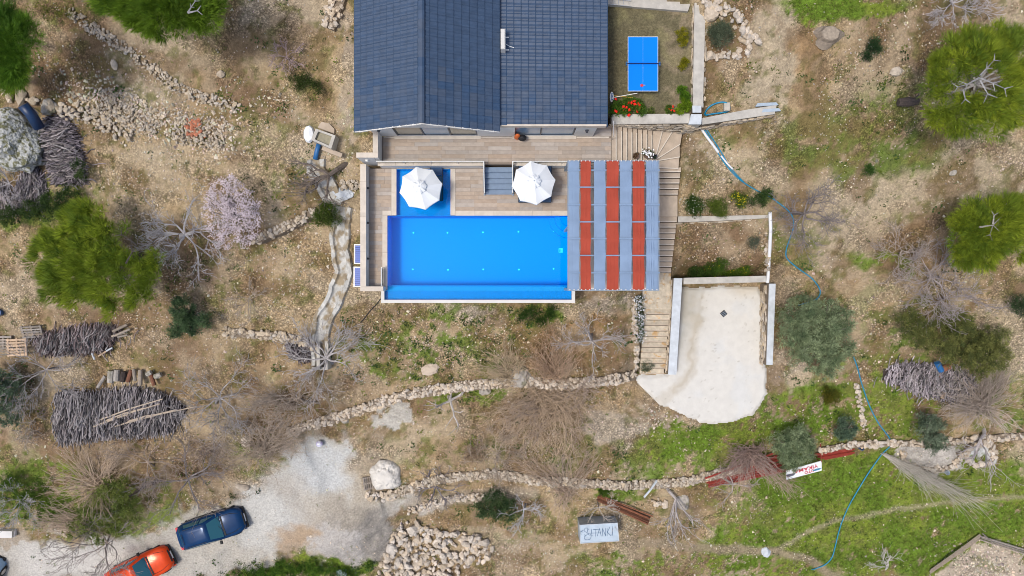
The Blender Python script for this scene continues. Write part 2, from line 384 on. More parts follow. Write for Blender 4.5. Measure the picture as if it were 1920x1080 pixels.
DECK = [(-7.7, -.9), (7.9, -.9), (7.9, 6.4), (-7.7, 6.4)]
STAIR1 = [(4.8, 6.0), (9.25, 6.0), (9.25, 8.8), (4.8, 8.8)]
STAIR2 = [(7.4, .7), (9.25, .7), (9.25, 6.2), (7.4, 6.2)]
STAIR3 = [(7.5, -5.1), (9.3, -5.1), (9.3, .9), (7.5, .9)]
PADPX = [(1272,536),(1426,536),(1437,560),(1434,680),(1442,692),(1440,738),(1424,762),(1412,778),(1375,794),(1345,796),(1310,792),(1272,774),(1242,764),(1215,738),(1190,711),(1205,702),(1252,702)]
PAD = poly_w(PADPX, -4.95)
def gz(x, y):
    x = np.asarray(x, float); y = np.asarray(y, float)
    xc = np.clip(x, -34, 34); yc = np.clip(y, -20, 20)
    z = W_[n_] + W_[n_ + 1] * xc + W_[n_ + 2] * yc
    for i in range(n_): z = z - W_[i] * np.sqrt((xc - cpw[i, 0]) ** 2 + (yc - cpw[i, 1]) ** 2 + .3)
    for pl, d in STW:
        dist, sg, par = seg_dist(x, y, pl)
        endf = smooth(par / .15) * smooth((len(pl) - 1 - par) / .15)
        up = np.where(sg > 0, 1, -1)
        z = z + up * d * .5 * np.exp(-dist / 2.2) * endf * smooth(dist / .25)
    z = z + (fbm(x, y, .35, 4, 3) - .5) * .5 + (fbm(x, y, 1.8, 3, 9) - .5) * .14
    ins = inside(x, y, GARDEN); z = np.where(ins, 1.0 + (fbm(x, y, 2, 3) - .5) * .05, z)
    for poly, zz in ((HOUSE, .3), (TERR, .2), (DECK, -2.3)):
        z = np.where(inside(x, y, poly), np.minimum(z, zz), z)
    z = np.where(inside(x, y, STAIR1), -2.2, z); z = np.where(inside(x, y, STAIR2), np.minimum(z, -4.0), z); z = np.where(inside(x, y, STAIR3), -5.6, z)
    dp, _, _ = seg_dist(x, y, PAD, True); ip = inside(x, y, PAD)
    z = np.where(ip, -5.10, z * smooth(dp / 1.6) + -5.06 * (1 - smooth(dp / 1.6)) if True else z)
    # keep the built stair zone deep after the pad blend
    z = np.where(inside(x, y, STAIR3), -5.7, z); z = np.where(inside(x, y, STAIR2), np.minimum(z, -4.0), z); z = np.where(inside(x, y, DECK), np.minimum(z, -2.3), z)
    # sand heap
    cx, cy = P(668, 1002, -7.2)[:2]; q = ((x - cx) / 2.5) ** 2 + ((y - cy) / 1.8) ** 2
    hm = np.exp(-q * 1.3); z = z + hm * (1.15 + .5 * (fbm(x, y, 2.2, 3, 5) - .5) + .18 * (vnoise(x * 1.2 + y * .8, x * 3 - y * 3.5, 9) - .5))
    return z
def hit(px, py, h=0.0):
    z = -3.0
    for i in range(14):
        q = P(px, py, z); zn = float(gz(q.x, q.y)) + h; z = z * .35 + zn * .65
    q = P(px, py, z); return Vector((q.x, q.y, z))
def proj(x, y, z): return 960 + F * x / (H - z), 540 - F * y / (H - z)
def axis(lo, hi, st, far):
    a = np.arange(lo, hi + 1e-6, st); e = []; d = st
    v = hi
    while v < far: d *= 1.5; v += d; e.append(v)
    b = []; d = st; v = lo
    while v > -far: d *= 1.5; v -= d; b.append(v)
    return np.array(b[::-1] + list(a) + e)
GX = axis(-34.5, 34.5, .115, 900); GY = axis(-19.5, 19.5, .115, 900)
gx, gy = np.meshgrid(GX, GY, indexing='ij'); gzv = gz(gx, gy)
U, Vv = proj(gx, gy, gzv)
far_ = (np.abs(gx) > 36) | (np.abs(gy) > 21)
# noise fields in picture units (albedo patches of the real ground: soil, grass, dust, concrete)
wu = U + (fbm(gx, gy, .9, 3, 21) - .5) * 70 + (fbm(gx, gy, 4, 3, 22) - .5) * 22; wv = Vv + (fbm(gx, gy, .9, 3, 31) - .5) * 60 + (fbm(gx, gy, 4, 3, 32) - .5) * 22
def ell(cx, cy, rx, ry, rot=0, soft=.35):
    a = math.radians(rot); dx = wu - cx; dy = wv - cy; u = (dx * math.cos(a) + dy * math.sin(a)) / rx; v = (-dx * math.sin(a) + dy * math.cos(a)) / ry
    return smooth((1 - np.sqrt(u * u + v * v)) / soft + .5)
def pol(pts, soft=10):
    d, _, _ = seg_dist(wu, wv, pts, True); return smooth(np.where(inside(wu, wv, pts), d, -d) / soft + .5)
def line(pts, w, soft=6, warp=True):
    d, _, _ = seg_dist(U * .85 + wu * .15, Vv * .85 + wv * .15, pts); return smooth((w - d) / soft + .5)
def C3(*c): return np.array(c)
TAN = C3(.395, .292, .172); col = np.ones(gx.shape + (3,)) * TAN
big = fbm(gx, gy, .28, 4, 41); med = fbm(gx, gy, 1.3, 4, 43); fin = fbm(gx, gy, 5.5, 3, 47); fin2 = vnoise(gx * 7.3, gy * 7.3, 91) * .5 + vnoise(gx * 3.1 + 5, gy * 3.1, 92) * .5; med2 = fbm(gx, gy, .7, 4, 143)
def mix(m, c, k=1.0):
    global col
    m = np.clip(m * k, 0, 1)[..., None]; col = col * (1 - m) + c * m
BROWN = C3(.20, .125, .075); PALE = C3(.50, .44, .35); GREY = C3(.33, .29, .245); GRASS = C3(.105, .170, .020); DGRASS = C3(.09, .125, .026); OCH = C3(.36, .22, .10); ROAD = C3(.44, .425, .39)
mix(smooth((big - .5) * 5), C3(.27, .20, .135), .7); mix(smooth((.47 - big) * 5), C3(.44, .37, .28), .6)
for e in [(120,90,140,110,0,.5),(70,150,70,60,0,.4),(400,160,60,25,35,.5),(470,190,70,25,25,.5),(150,50,70,60,0,.4),(1180,560,90,60,0,.3),(60,200,80,35,0,.5),
          (250,610,170,60,5,.4),(400,500,120,70,0,.4),(120,830,150,60,0,.7),(300,850,140,70,0,.55),(380,700,110,60,0,.35),(520,760,90,50,-10,.45),(330,480,120,60,0,.5),
          (1100,640,90,60,0,.7),(1340,430,80,35,0,.55),(1345,480,90,45,0,.7),(1720,450,110,60,0,.5),(1640,520,120,40,10,.4),(1800,90,120,60,0,.4),(1385,60,60,60,0,.6),(1350,130,50,50,0,.4),
          (830,740,190,22,-10,.4),(990,800,160,50,0,.45),(1880,330,70,50,0,.4),(30,560,60,90,0,.3),(700,720,60,25,0,.45),(1010,640,60,30,0,.5)]:
    mix(ell(*e[:5]), BROWN, e[5])
for e in [(1500,90,30,60,10,.5),(1050,640,100,60,0,.5),(1130,590,70,30,0,.5),(680,480,20,90,0,.2),(1480,60,35,60,0,.4),(560,1000,40,60,0,.5),(1780,480,60,40,0,.35),(1110,850,30,60,0,.4),(1080,740,110,25,0,.3)]:
    mix(ell(*e[:5]), OCH, e[5])
for e in [(270,150,70,45,30,.8),(300,110,60,70,30,.5),(1440,110,45,110,0,.8),(1470,40,30,60,0,.6),(1430,190,40,60,0,.7),(1350,300,110,40,10,.6),(1760,340,170,60,5,.75),(1640,390,90,40,10,.6),(1860,290,80,60,0,.6),(1520,330,60,30,0,.3),
          (450,300,160,60,0,.3),(240,330,110,60,0,.4),(1880,620,70,50,0,.6),(1500,720,60,22,-10,.7),(1580,500,60,20,20,.5),(880,590,170,18,0,.5),(1130,575,80,22,0,.5),(1560,450,90,25,10,.4),
          (800,800,110,30,0,.35),(1100,830,130,35,-5,.5),(660,380,30,60,0,.4),(680,570,40,60,0,.5),(1210,770,50,25,0,.5),(740,830,60,30,0,.5),(1110,1050,120,30,0,.4),(90,540,120,40,0,.45),(1290,250,25,20,0,.4)]:
    mix(ell(*e[:5]), C3(.44, .365, .26), e[5])
for e in [(1190,800,90,35,0,.5),(1140,800,60,25,0,.4),(900,585,60,14,0,.6),(1140,570,50,15,0,.6),(100,700,80,40,0,.35),(660,120,18,110,0,.5),(660,230,12,60,0,.5),(1465,560,20,60,0,.3),(1475,690,30,40,0,.5)]:
    mix(ell(*e[:5]), GREY * 1.25, e[5])
# green
def green(m, c=GRASS, k=1.0, th=.42):
    g = smooth((med * .45 + fin * .3 + fin2 * .25 - th + .015) * 8)
    mix(m * g, c * (.55 + .75 * fin2[..., None] + .25 * med[..., None]) + (C3(.06, .045, .01) * smooth((med2 - .45) * 5)[..., None]), k)
GR = [(1700,960,290,130,0,1.0,.30),(1560,900,160,60,0,1,.30),(1450,1040,160,60,0,1,.36),(1800,1000,200,90,0,.9,.36),(1380,960,80,60,0,.8,.44),(1620,770,160,60,0,.95,.40),(1500,780,120,50,-8,.95,.40),(1330,820,130,35,-8,1,.36),
 (1290,860,140,40,-5,.9,.42),(1680,720,60,90,0,.85,.40),(1560,730,40,60,0,.8,.42),(1590,12,130,22,0,1,.28),(1530,30,60,24,0,1,.30),(1600,270,165,65,5,.79,.35),(1680,250,60,95,0,.75,.38),(1560,300,120,50,0,.7,.45),(1500,470,60,40,0,.7,.44),(1650,490,60,20,0,.9,.40),
 (1650,600,200,60,0,.7,.46),(1490,600,50,70,0,.6,.46),(1700,200,140,60,0,.5,.5),(60,920,110,60,0,.95,.38),(200,960,150,70,0,.8,.42),(50,850,60,40,0,.5,.47),(480,865,60,40,0,.7,.45),(440,820,60,40,0,.4,.5),
 (760,650,120,60,0,.85,.47),(820,640,170,70,0,.65,.50),(1000,590,60,25,0,.9,.42),(940,600,110,35,0,.7,.47),(860,680,170,30,0,.6,.5),(600,1065,110,22,0,1,.30),(520,1070,90,20,0,1,.28),(880,850,160,30,0,.5,.50),(900,740,60,18,0,.9,.40),(840,745,60,15,0,.8,.40),
 (980,970,140,40,0,.6,.5),(1180,920,60,20,0,.9,.42),(1100,860,130,30,0,.7,.44),(1210,960,60,30,0,.6,.46),(1240,1060,160,25,0,.9,.44),(1120,1060,80,25,0,.6,.47),(560,150,60,30,0,.6,.5),(640,230,50,30,0,.5,.5),(560,340,60,40,0,.6,.5),(480,260,60,50,0,.3,.54),
 (1340,255,60,18,0,.5,.46),(1440,260,30,20,0,.7,.42),(1760,640,140,60,0,.7,.45),(1880,760,60,60,0,.8,.42),(40,400,80,35,0,.9,.36),(100,370,80,30,0,.8,.40),(440,470,200,60,0,.35,.53),(500,560,120,50,0,.35,.53),(480,680,90,40,0,.45,.5),
 (100,20,60,25,0,.6,.46),(300,200,220,40,20,.2,.56),(1900,120,60,90,0,.4,.5),(1700,420,120,60,0,.3,.54),(1460,400,30,60,0,.6,.46)]
for e in GR: green(ell(*e[:5]), GRASS if e[5] >= .8 else DGRASS * 1.1, e[5], e[6])
mix(smooth((med * .5 + fin2 * .5 - .49) * 9) * smooth((med2 - .37) * 6) * (~far_), C3(.125, .130, .038), .72)
nog = 1 - smooth((col[..., 1] / (col[..., 0] + 1e-3) - 1.0) * 6); mix(smooth((med2 - .5) * 6) * (~far_) * nog, C3(.185, .118, .062), .6); mix(smooth((.46 - med2) * 7) * (~far_) * nog, C3(.44, .36, .245), .45)
# tracks, road, mud
mix(line([(1440,1040),(1560,975),(1680,955),(1800,940),(1920,930)], 4, 8), C3(.34,.30,.19), .7)
mix(line([(1160,1015),(1240,1020),(1340,1030),(1440,1032),(1520,1050),(1570,1085)], 8, 8), C3(.30, .24, .165), .85)
ROADPX = [(-60,1000),(40,1000),(120,1010),(230,1005),(330,985),(330,960),(450,950),(500,915),(530,860),(580,815),(640,815),(660,850),(665,885),(720,940),(780,930),(840,940),(740,965),(720,990),(600,1045),(520,1040),(450,1065),(400,1085),(300,1100),(-60,1100)]
mix(pol(ROADPX, 20), ROAD * .95, .85); mix(pol(ROADPX, 10) * smooth((med2 - .45) * 5), C3(.36, .34, .31), .5)
mix(ell(600,880,66,54,0,.8), C3(.47, .49, .50), .75); mix(ell(500,970,55,60,0,.8), C3(.49, .49, .47), .7); mix(ell(150,1050,130,40,0,.8), C3(.52, .50, .47), .7); mix(ell(560,1010,46,34,0,.9), OCH * .9, .6); mix(ell(600,820,30,20,0,.9), C3(.34,.32,.28), .6); mix(ell(20,1010,50,20,0), C3(.30, .24, .17), .7)
mix(line([(500,900),(540,930),(560,960),(600,980)], 14, 16), C3(.38, .35, .31), .6)
mix(ell(735,782,44,24,-12,.15), C3(.46, .44, .40), .95)
mix(ell(668,1002,78,58,10,.2), C3(.315, .29, .26), .97); mix(ell(632,1018,50,30,30,.4), C3(.42, .40, .38), .75); mix(ell(690,965,40,22,20,.5), C3(.26, .24, .21), .5); mix(smooth((vnoise(gx * 1.2 + gy * .8, gx * 6 - gy * 7, 9) - .62) * 6) * ell(690,990,60,45,10,.4), C3(.22, .205, .185), .6)
mix(line([(780,945),(850,935),(940,925),(1000,925)], 12, 10), C3(.34, .29, .23), .7)
mix(ell(930,1010,80,20,5), C3(.40, .33, .24), .5); mix(ell(1745,858,52,30,0,.1), C3(.47, .44, .41), .95); mix(ell(1836,850,26,20,0,.12), C3(.58, .58, .57), .95)
mix(pol([(1752,1062),(1838,1010),(1925,1040),(1925,1120),(1740,1120)], 6), C3(.44, .37, .29), 1.0); mix(ell(1860,1060,30,16), C3(.16,.17,.06), .6)
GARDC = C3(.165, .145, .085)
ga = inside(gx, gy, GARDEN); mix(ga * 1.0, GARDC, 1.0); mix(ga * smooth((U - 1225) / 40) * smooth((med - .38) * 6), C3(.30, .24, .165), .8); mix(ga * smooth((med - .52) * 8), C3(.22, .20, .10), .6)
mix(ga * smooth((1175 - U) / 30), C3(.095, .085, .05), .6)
mix(far_ * 1.0, C3(.26, .24, .15), .6)
mix(ell(700,885,45,60,0,.8), C3(.37,.32,.25), .7); mix(ell(640,955,55,30,0,.9), C3(.37,.33,.27), .6); mix(ell(560,905,30,30,0,.9), C3(.38,.34,.29), .4)
col = col * (1 - .11 * (1 - pol(ROADPX, 16)[..., None]) * (1 - smooth((col[..., 1:2] / (col[..., 0:1] + 1e-3) - 1.05) * 6)))
rdm = pol(ROADPX, 16)[..., None] * .75; col = col * (1 + (.52 * fin[..., None] - .26) * (1 - rdm)) * (1 + (.28 * med[..., None] - .14) * (1 - rdm))
alp = np.full(gx.shape, .70) * (.15 + .85 * smooth((fbm(gx, gy, .8, 4, 201) - .40) * 5))
def setal(m, v):
    global alp
    alp = alp * (1 - m) + v * m
setal(pol(ROADPX, 16), .0); setal(ell(1440,110,45,110), .15); setal(ell(1760,340,170,60,5), .25); setal(ell(270,150,70,45,30), .2); setal(ga * 1.0, .2); setal(ell(735,782,44,24,-12,.15), .05); setal(ell(668,1002,82,60,10,.2), .1); setal(ell(1745,858,52,30,0,.1), .15); setal(ell(1836,850,26,20), .05)
setal(far_ * 1.0, 0)
isgr = smooth((col[..., 1] / (col[..., 0] + 1e-3) - 1.05) * 5); alp = alp * (1 - .55 * isgr)
Vg = np.stack([gx, gy, gzv], -1).reshape(-1, 3); na, nb = gx.shape
ii = (np.arange(na - 1)[:, None] * nb + np.arange(nb - 1)[None]).ravel()
Fg = np.stack([ii, ii + nb, ii + nb + 1, ii + 1], -1)
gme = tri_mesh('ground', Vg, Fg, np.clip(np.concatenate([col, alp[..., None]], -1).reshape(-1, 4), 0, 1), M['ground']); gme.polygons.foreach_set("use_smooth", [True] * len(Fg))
ground = link('ground', gme); ground['kind'] = 'structure'
COLG = col
def samp(field, x, y):
    i = np.clip(np.searchsorted(GX, x), 0, len(GX) - 1); j = np.clip(np.searchsorted(GY, y), 0, len(GY) - 1); return field[i, j]

BUILT = [[(664,-20),(1140,-20),(1140,12),(1320,-20),(1322,215),(1322,245),(1282,250),(1262,520),(1450,520),(1450,800),(1180,800),(1180,705),(1196,700),(1196,552),(1082,552),(1082,572),(714,572),(714,548),(672,548),(672,300),(664,290)]]
BUILT_EX = [(1450,520),(1450,800)]
def built(u, v):
    return inside(u, v, BUILT[0]) & ~((u > 1437) & (v > 690)) & ~((v > 700) & ~inside(u, v, PADPX))
# proto shapes ---------------------------------------------------------------
def ico_proto(sub=0, j=.25, seed=0):
    import bmesh
    bm = bmesh.new(); bmesh.ops.create_icosphere(bm, subdivisions=1 + sub, radius=.5)
    r = random.Random(seed); v = []
    for q in bm.verts: k = 1 + r.uniform(-j, j); v.append((q.co.x * k, q.co.y * k, q.co.z * k))
    f = [[w.index for w in fa.verts] for fa in bm.faces]; bm.free(); return np.array(v), np.array(f)
OCT = (np.array([(.5, .05, 0), (.1, .48, .06), (-.5, 0, 0), (-.05, -.5, 0), (.08, .02, .42), (0, 0, -.4)]), np.array([(0, 1, 4), (1, 2, 4), (2, 3, 4), (3, 0, 4), (1, 0, 5), (2, 1, 5), (3, 2, 5), (0, 3, 5)]))
STONES = []
for k in range(7):
    v, f = ico_proto(0, .22, k + 3); v = v * np.array((1, .8, .62)); v = np.clip(v, -.42, .42)
    STONES.append((v, f))
def stone_meshes(nm, m):
    r = []
    for v, f in STONES:
        me = bpy.data.meshes.new(nm); me.from_pydata(v.tolist(), [], f.tolist()); me.materials.append(m); r.append(me)
    return r
SM = {k: stone_meshes(k + '_stone', M[k]) for k in ('stone', 'rock', 'brick')}
# gravel ---------------------------------------------------------------------
def rand_in_view(n):
    x = RNG.uniform(-33.5, 33.5, n); y = RNG.uniform(-19, 19, n); z = gz(x, y); u, v = proj(x, y, z); return x, y, z, u, v
def dens(u, v, L):
    d = np.zeros_like(u)
    for e_ in L:
        cx, cy, rx, ry, rot, s = e_ if len(e_) == 6 else (*e_[:4], 0, e_[4])
        a = math.radians(rot); dx = u - cx; dy = v - cy; p = (dx * math.cos(a) + dy * math.sin(a)) / rx; q = (-dx * math.sin(a) + dy * math.cos(a)) / ry
        d = np.maximum(d, s * np.clip(1.4 - np.sqrt(p * p + q * q), 0, 1) / 1.0)
    return d
BIGZ = [(330,240,130,50,15,1.1),(200,195,90,40,15,1.2),(240,190,220,30,22,.8),(410,250,50,50,0,1.2),(1850,1060,95,45,0,1.2),(520,190,40,30,0,.7),(1240,790,50,40,0,.8)]
n = 230000
x, y, z, u, v = rand_in_view(n)
d = .05 + .36 * smooth((fbm(x, y, .6, 3, 77) - .45) * 6)
d = np.maximum(d, dens(u, v, [(330,240,130,50,15,1.5),(200,195,90,40,15,1.5),(240,190,220,30,22,1.0),(300,140,200,16,34,.9),(350,190,130,25,30,.9),(170,130,60,60,0,.6),(300,330,140,60,0,.6),(520,190,40,30,0,.7),(620,310,60,60,0,.8),(460,580,120,60,0,.6),(290,570,120,80,0,.6),
 (1330,760,70,30,-10,.0),(1240,790,50,40,0,.9),(1300,840,60,18,0,.9),(1850,1060,95,45,0,1.6),(1560,790,130,40,0,.7),(1480,880,60,30,0,.3),(1800,130,120,120,0,.6),(960,1040,60,30,0,.9),(1150,950,60,60,0,.4),(1420,960,60,30,0,.6),(1000,1050,90,40,0,.6),
 (540,480,110,80,0,.7),(410,250,50,50,0,1.2),(1350,480,100,40,0,.5),(800,640,140,60,0,.45),(900,620,140,40,0,.5),(1080,730,100,14,0,.6),(1640,690,60,40,0,.6)]))
grn = samp(COLG, x, y); isg = (grn[:, 1] > grn[:, 0] * 1.15)
d = np.where(isg & ~((u > 1750) & (v > 1015)), d * .35, d)
inroad = inside(u, v, ROADPX); d = np.where(inroad, .03, d)
d = np.where(built(u, v), 0, d); d = np.where((u < -30) | (u > 1950) | (v < -30) | (v > 1110), 0, d)
keep = RNG.uniform(0, 1, n) < d * .62
x, y, z = x[keep], y[keep], z[keep]; n = len(x); print('gravel', n)
size = np.exp(RNG.normal(-2.80, .42, n)) * (1 + .75 * np.clip(dens(u, v, BIGZ)[keep] if False else dens(u[keep], v[keep], BIGZ), 0, 1)); size = np.clip(size, .03, .26)
br = RNG.uniform(.18, 1.0, n) ** .75
c = np.stack([.70 * br, .61 * br, .49 * br], -1) * (1 + RNG.normal(0, .05, (n, 3)))
Vs, Fs, Cs = scatter(OCT[0], OCT[1], rotm(n, .3, (1.1, .85, .6), .25, size), np.stack([x, y, z + size * .12], -1), np.clip(c, 0, 1))
o = link('loose_gravel', tri_mesh('loose_gravel', Vs, Fs, Cs, M['scat'])); o['kind'] = 'stuff'; tag(o, 'loose pale limestone gravel strewn over the whole hillside', 'gravel')
# grass and weeds ------------------------------------------------------------
def tuft_proto(nb, seed, wide=.12, lean=.55, hgt=1.0):
    r = random.Random(seed); v = []; f = []
    for i in range(nb):
        a = 2 * math.pi * i / nb + r.uniform(-.4, .4); l = r.uniform(.5, 1) * lean; h = r.uniform(.5, 1) * hgt
        bx, by = .12 * math.cos(a), .12 * math.sin(a); px_, py_ = -math.sin(a) * wide, math.cos(a) * wide
        k = len(v); v += [(bx - px_, by - py_, 0), (bx + px_, by + py_, 0), (bx + l * math.cos(a), by + l * math.sin(a), h)]; f.append((k, k + 1, k + 2))
    return np.array(v), np.array(f)
def leafy_proto(nl, seed):
    r = random.Random(seed); v = []; f = []
    for i in range(nl):
        a = r.uniform(0, 6.283); e = r.uniform(.1, 1.1); c = Vector((math.cos(a) * math.cos(e), math.sin(a) * math.cos(e), math.sin(e))) * r.uniform(.25, .55)
        t = Vector((-math.sin(a), math.cos(a), r.uniform(-.3, .3))) * .15; d2 = Vector((math.cos(a), math.sin(a), r.uniform(-.2, .5))) * .26
        k = len(v); v += [tuple(c - t), tuple(c + d2 * .5 - t * .2), tuple(c + d2), tuple(c + t)]; f += [(k, k + 1, k + 2), (k, k + 2, k + 3)]
    return np.array(v), np.array(f)
n = 260000
x, y, z, u, v = rand_in_view(n)
cg = samp(COLG, x, y); g = (cg[:, 1] / (cg[:, 0] + 1e-3))
prob = np.clip((g - 1.0) * 1.6, 0, 1) + .012
prob = np.where(built(u, v) , 0, prob); prob = np.where(inside(u, v, ROADPX), prob * .05, prob); prob = np.where((u < -30) | (u > 1950) | (v < -30) | (v > 1110), 0, prob)
keep = RNG.uniform(0, 1, n) < prob * .8
x, y, z = x[keep], y[keep], z[keep]; n = len(x); print('grass', n)
tp = tuft_proto(5, 1, .10, .6, .55)
br = RNG.uniform(.6, 1.35, n)[:, None]; yl = RNG.uniform(0, 1, n)[:, None]
c = (C3(.12, .20, .018) * (1 - yl * .7) + C3(.19, .18, .055) * yl * .7) * br
Vs, Fs, Cs = scatter(tp[0], tp[1], rotm(n, .15, (1, 1, 1), .3, RNG.uniform(.08, .19, n)), np.stack([x, y, z], -1), np.clip(c, 0, 1))
o = link('grass', tri_mesh('grass', Vs, Fs, Cs, M['leaf'])); o['kind'] = 'stuff'; tag(o, 'short spring grass growing in patches across the slope', 'grass')
# weeds
wl = [(760,650,110,60,1),(700,690,60,30,.8),(900,640,120,60,.8),(1000,585,50,20,1),(880,600,120,25,.5),(560,170,50,40,.9),(430,190,70,25,.5),(480,260,90,50,.3),(520,340,80,50,.6),(580,400,40,40,1),(600,1068,120,18,1.5),(490,1070,70,18,1.3),
 (1120,860,100,25,.9),(1650,100,60,60,.5),(1640,160,60,40,.4),(1290,395,25,30,1),(640,600,30,30,.5),(880,840,90,20,.5),(1520,760,50,40,.6),(920,960,80,30,.5),(1180,930,30,30,1.2),(60,930,90,50,.6),(120,380,90,40,1),(1700,210,80,40,.4),(1490,480,40,40,.5),(260,300,200,150,.07),(400,520,160,80,.15),(1640,650,120,60,.35),(1900,820,50,50,.5),(880,745,40,12,1.2),(740,910,20,20,.8)]
n = 120000; x, y, z, u, v = rand_in_view(n)
keep = (RNG.uniform(0, 1, n) < dens(u, v, wl) * .6 * smooth((fbm(x, y, 1.6, 3, 55) - .46) * 8) + .006 + .05 * smooth((fbm(x, y, .7, 3, 56) - .56) * 10)) & ~built(u, v) & ~((inside(u, v, ROADPX)) & (v < 1040))
x, y, z = x[keep], y[keep], z[keep]; n = len(x); print('weeds', n)
wp = leafy_proto(11, 5); br = RNG.uniform(.55, 1.5, n)[:, None]; yl = (RNG.uniform(0, 1, n) < .3)[:, None]
c = np.where(yl, C3(.13, .17, .025), C3(.045, .088, .022)) * br
Vs, Fs, Cs = scatter(wp[0], wp[1], rotm(n, .2, (1, 1, .8), .3, np.exp(RNG.normal(-1.75, .35, n))), np.stack([x, y, z], -1), np.clip(c, 0, 1))
o = link('weeds', tri_mesh('weeds', Vs, Fs, Cs, M['leaf'])); o['kind'] = 'stuff'; tag(o, 'low dark green weeds and seedlings dotted over the terraces', 'weeds')
# ------------------------------------------------------------------ house
ORIGIN_H = (-1.4, 11.0, .9)
house = thing('house', 'white house with dark slate blue tiled roofs facing the pool terrace', 'house', ORIGIN_H)
mb = MB()
YF = 7.80; T = .25; Z0 = .9
def wall_with_openings(mb, x0, x1, y, z0, z1, ops):
    """front wall (thickness T behind y) with rectangular openings (xa, xb, za, zb)"""
    xs = x0
    for xa, xb, za, zb in ops:
        mb.box(((xs + xa) / 2, y + T / 2, (z0 + z1) / 2), (xa - xs, T, z1 - z0))
        if za > z0 + .01: mb.box(((xa + xb) / 2, y + T / 2, (z0 + za) / 2), (xb - xa, T, za - z0))
        mb.box(((xa + xb) / 2, y + T / 2, (zb + z1) / 2), (xb - xa, T, z1 - zb)); xs = xb
    mb.box(((xs + x1) / 2, y + T / 2, (z0 + z1) / 2), (x1 - xs, T, z1 - z0))
OPL = (-5.88, -1.75, .98, 2.80); OPR = (.14, 3.15, .98, 2.80)
wall_with_openings(mb, -7.0, -.98, YF, Z0, 3.35, [OPL]); wall_with_openings(mb, -.98, 4.15, YF, Z0, 3.12, [OPR])
mb.add([(-7.0, YF, 3.35), (-.98, YF, 3.35), (-4.0, YF, 4.98), (-7.0, YF + T, 3.35), (-.98, YF + T, 3.35), (-4.0, YF + T, 4.98)], [(0, 1, 2), (5, 4, 3), (0, 3, 4, 1), (1, 4, 5, 2), (2, 5, 3, 0)])
mb.box((-6.875, 13.1, 2.1), (T, 10.1, 2.5)); mb.box((4.025, 13.1, 2.0), (T, 10.1, 2.2)); mb.box((-1.4, 18.2, 2.1), (11.0, .2, 2.4)); mb.box((-.98, 13.1, 2.1), (.2, 10.1, 2.4))
mb.box((-1.4, 13.2, .82), (10.6, 10.0, .14))
part('wall', mb, M['whitew'], house)
mb = MB(); mb.box((4.05, 7.76, 3.285), (.9, .09, .36)); mb.box((1.4, 7.765, 3.285), (4.42, .08, .34)); part('fascia', mb, M['cream'], house)
# windows
def window(op, panes, sill=True):
    xa, xb, za, zb = op
    f = MB(); fw = .07; y = YF + .07
    f.box(((xa + xb) / 2, y, za + fw / 2), (xb - xa, .09, fw)); f.box(((xa + xb) / 2, y, zb - fw / 2), (xb - xa, .09, fw))
    for q in [xa + fw / 2] + [p for p in panes[1:-1]] + [xb - fw / 2]: f.box((q, y, (za + zb) / 2), (fw, .088, zb - za - 2 * fw))
    w = part('window', f, M['winframe'], house)
    for i in range(len(panes) - 1):
        m_ = M['winglass'] if i == (1 if len(panes) > 3 else 0) else (M['winreflect'] if len(panes) > 3 else M['winglass'])
        p = MB(); p.box(((panes[i] + panes[i + 1]) / 2, y + .005, (za + zb) / 2), (panes[i + 1] - panes[i] - fw, .012, zb - za - 2 * fw)); part('pane', p, m_, w)
    s = MB(); s.box(((xa + xb) / 2, YF - .07, za - .035), (xb - xa + .3, .17, .06)); part('sill', s, M['cream'], w)
window(OPL, [-5.88, -4.5, -3.13, -1.75]); window(OPR, [.14, 1.45, 3.15])
for lx, ly, lz in ((-6.55, 7.72, 2.5), (3.7, 7.72, 2.3)):
    l = MB(); l.box((lx, ly, lz), (.10, .12, .18), bev=.02); l.box((lx, ly + .05, lz), (.16, .04, .24)); part('wall_lamp', l, M['darkmetal'], house)
# roofs ---------------------------------------------------------------------
def tile_mesh(w, l):
    prof = [(0, .002), (.07, .024), (.20, .005), (.33, .024), (.40, .002)]
    V = []; s = w / .40
    for yy, dz in ((0, .0), (l - .045, .028), (l, .012)):      # x across, y down the slope, rounded nose rides over the next course
        for px_, pz in prof: V.append((px_ * s, yy, pz + dz))
    k = len(prof); V += [(p[0] * s, l, p[1] - .028) for p in prof]
    f = [(r * k + i, r * k + i + 1, (r + 1) * k + i + 1, (r + 1) * k + i) for r in range(3) for i in range(k - 1)]
    f = [q[::-1] for q in f]
    me = bpy.data.meshes.new('roof_tile'); me.from_pydata(V, [], f); me.materials.append(M['tile']); return me, np.array(V), np.array([q for q in f])
tile_list = []
def slope(name, ridge0, along, down, nal, ndn, pitch_len, w, gap_z=.0):
    """ridge0 start point, along unit dir, down unit dir (with z)."""
    a = Vector(along).normalized(); d = Vector(down).normalized(); nrm = a.cross(d); 
    if nrm.z < 0: nrm = -nrm
    for i in range(nal):
        for j in range(ndn):
            p = Vector(ridge0) + a * (i * w) + d * (j * pitch_len) + nrm * .02 + nrm * random.uniform(-.003, .003)
            Mx = Matrix((( a.x, d.x, nrm.x, p.x), (a.y, d.y, nrm.y, p.y), (a.z, d.z, nrm.z, p.z), (0, 0, 0, 1)))
            if random.random() < .25: Mx = Mx @ Matrix.Rotation(random.uniform(-.012, .012), 4, 'Z')
            tile_list.append((name, Mx))
RX, RZ = -4.08, 5.27; YE = 17.5
EL = (-7.47, 3.60); ER = (-.58, 3.60)
TW = .335
tme, TV, TF = tile_mesh(TW, .372)
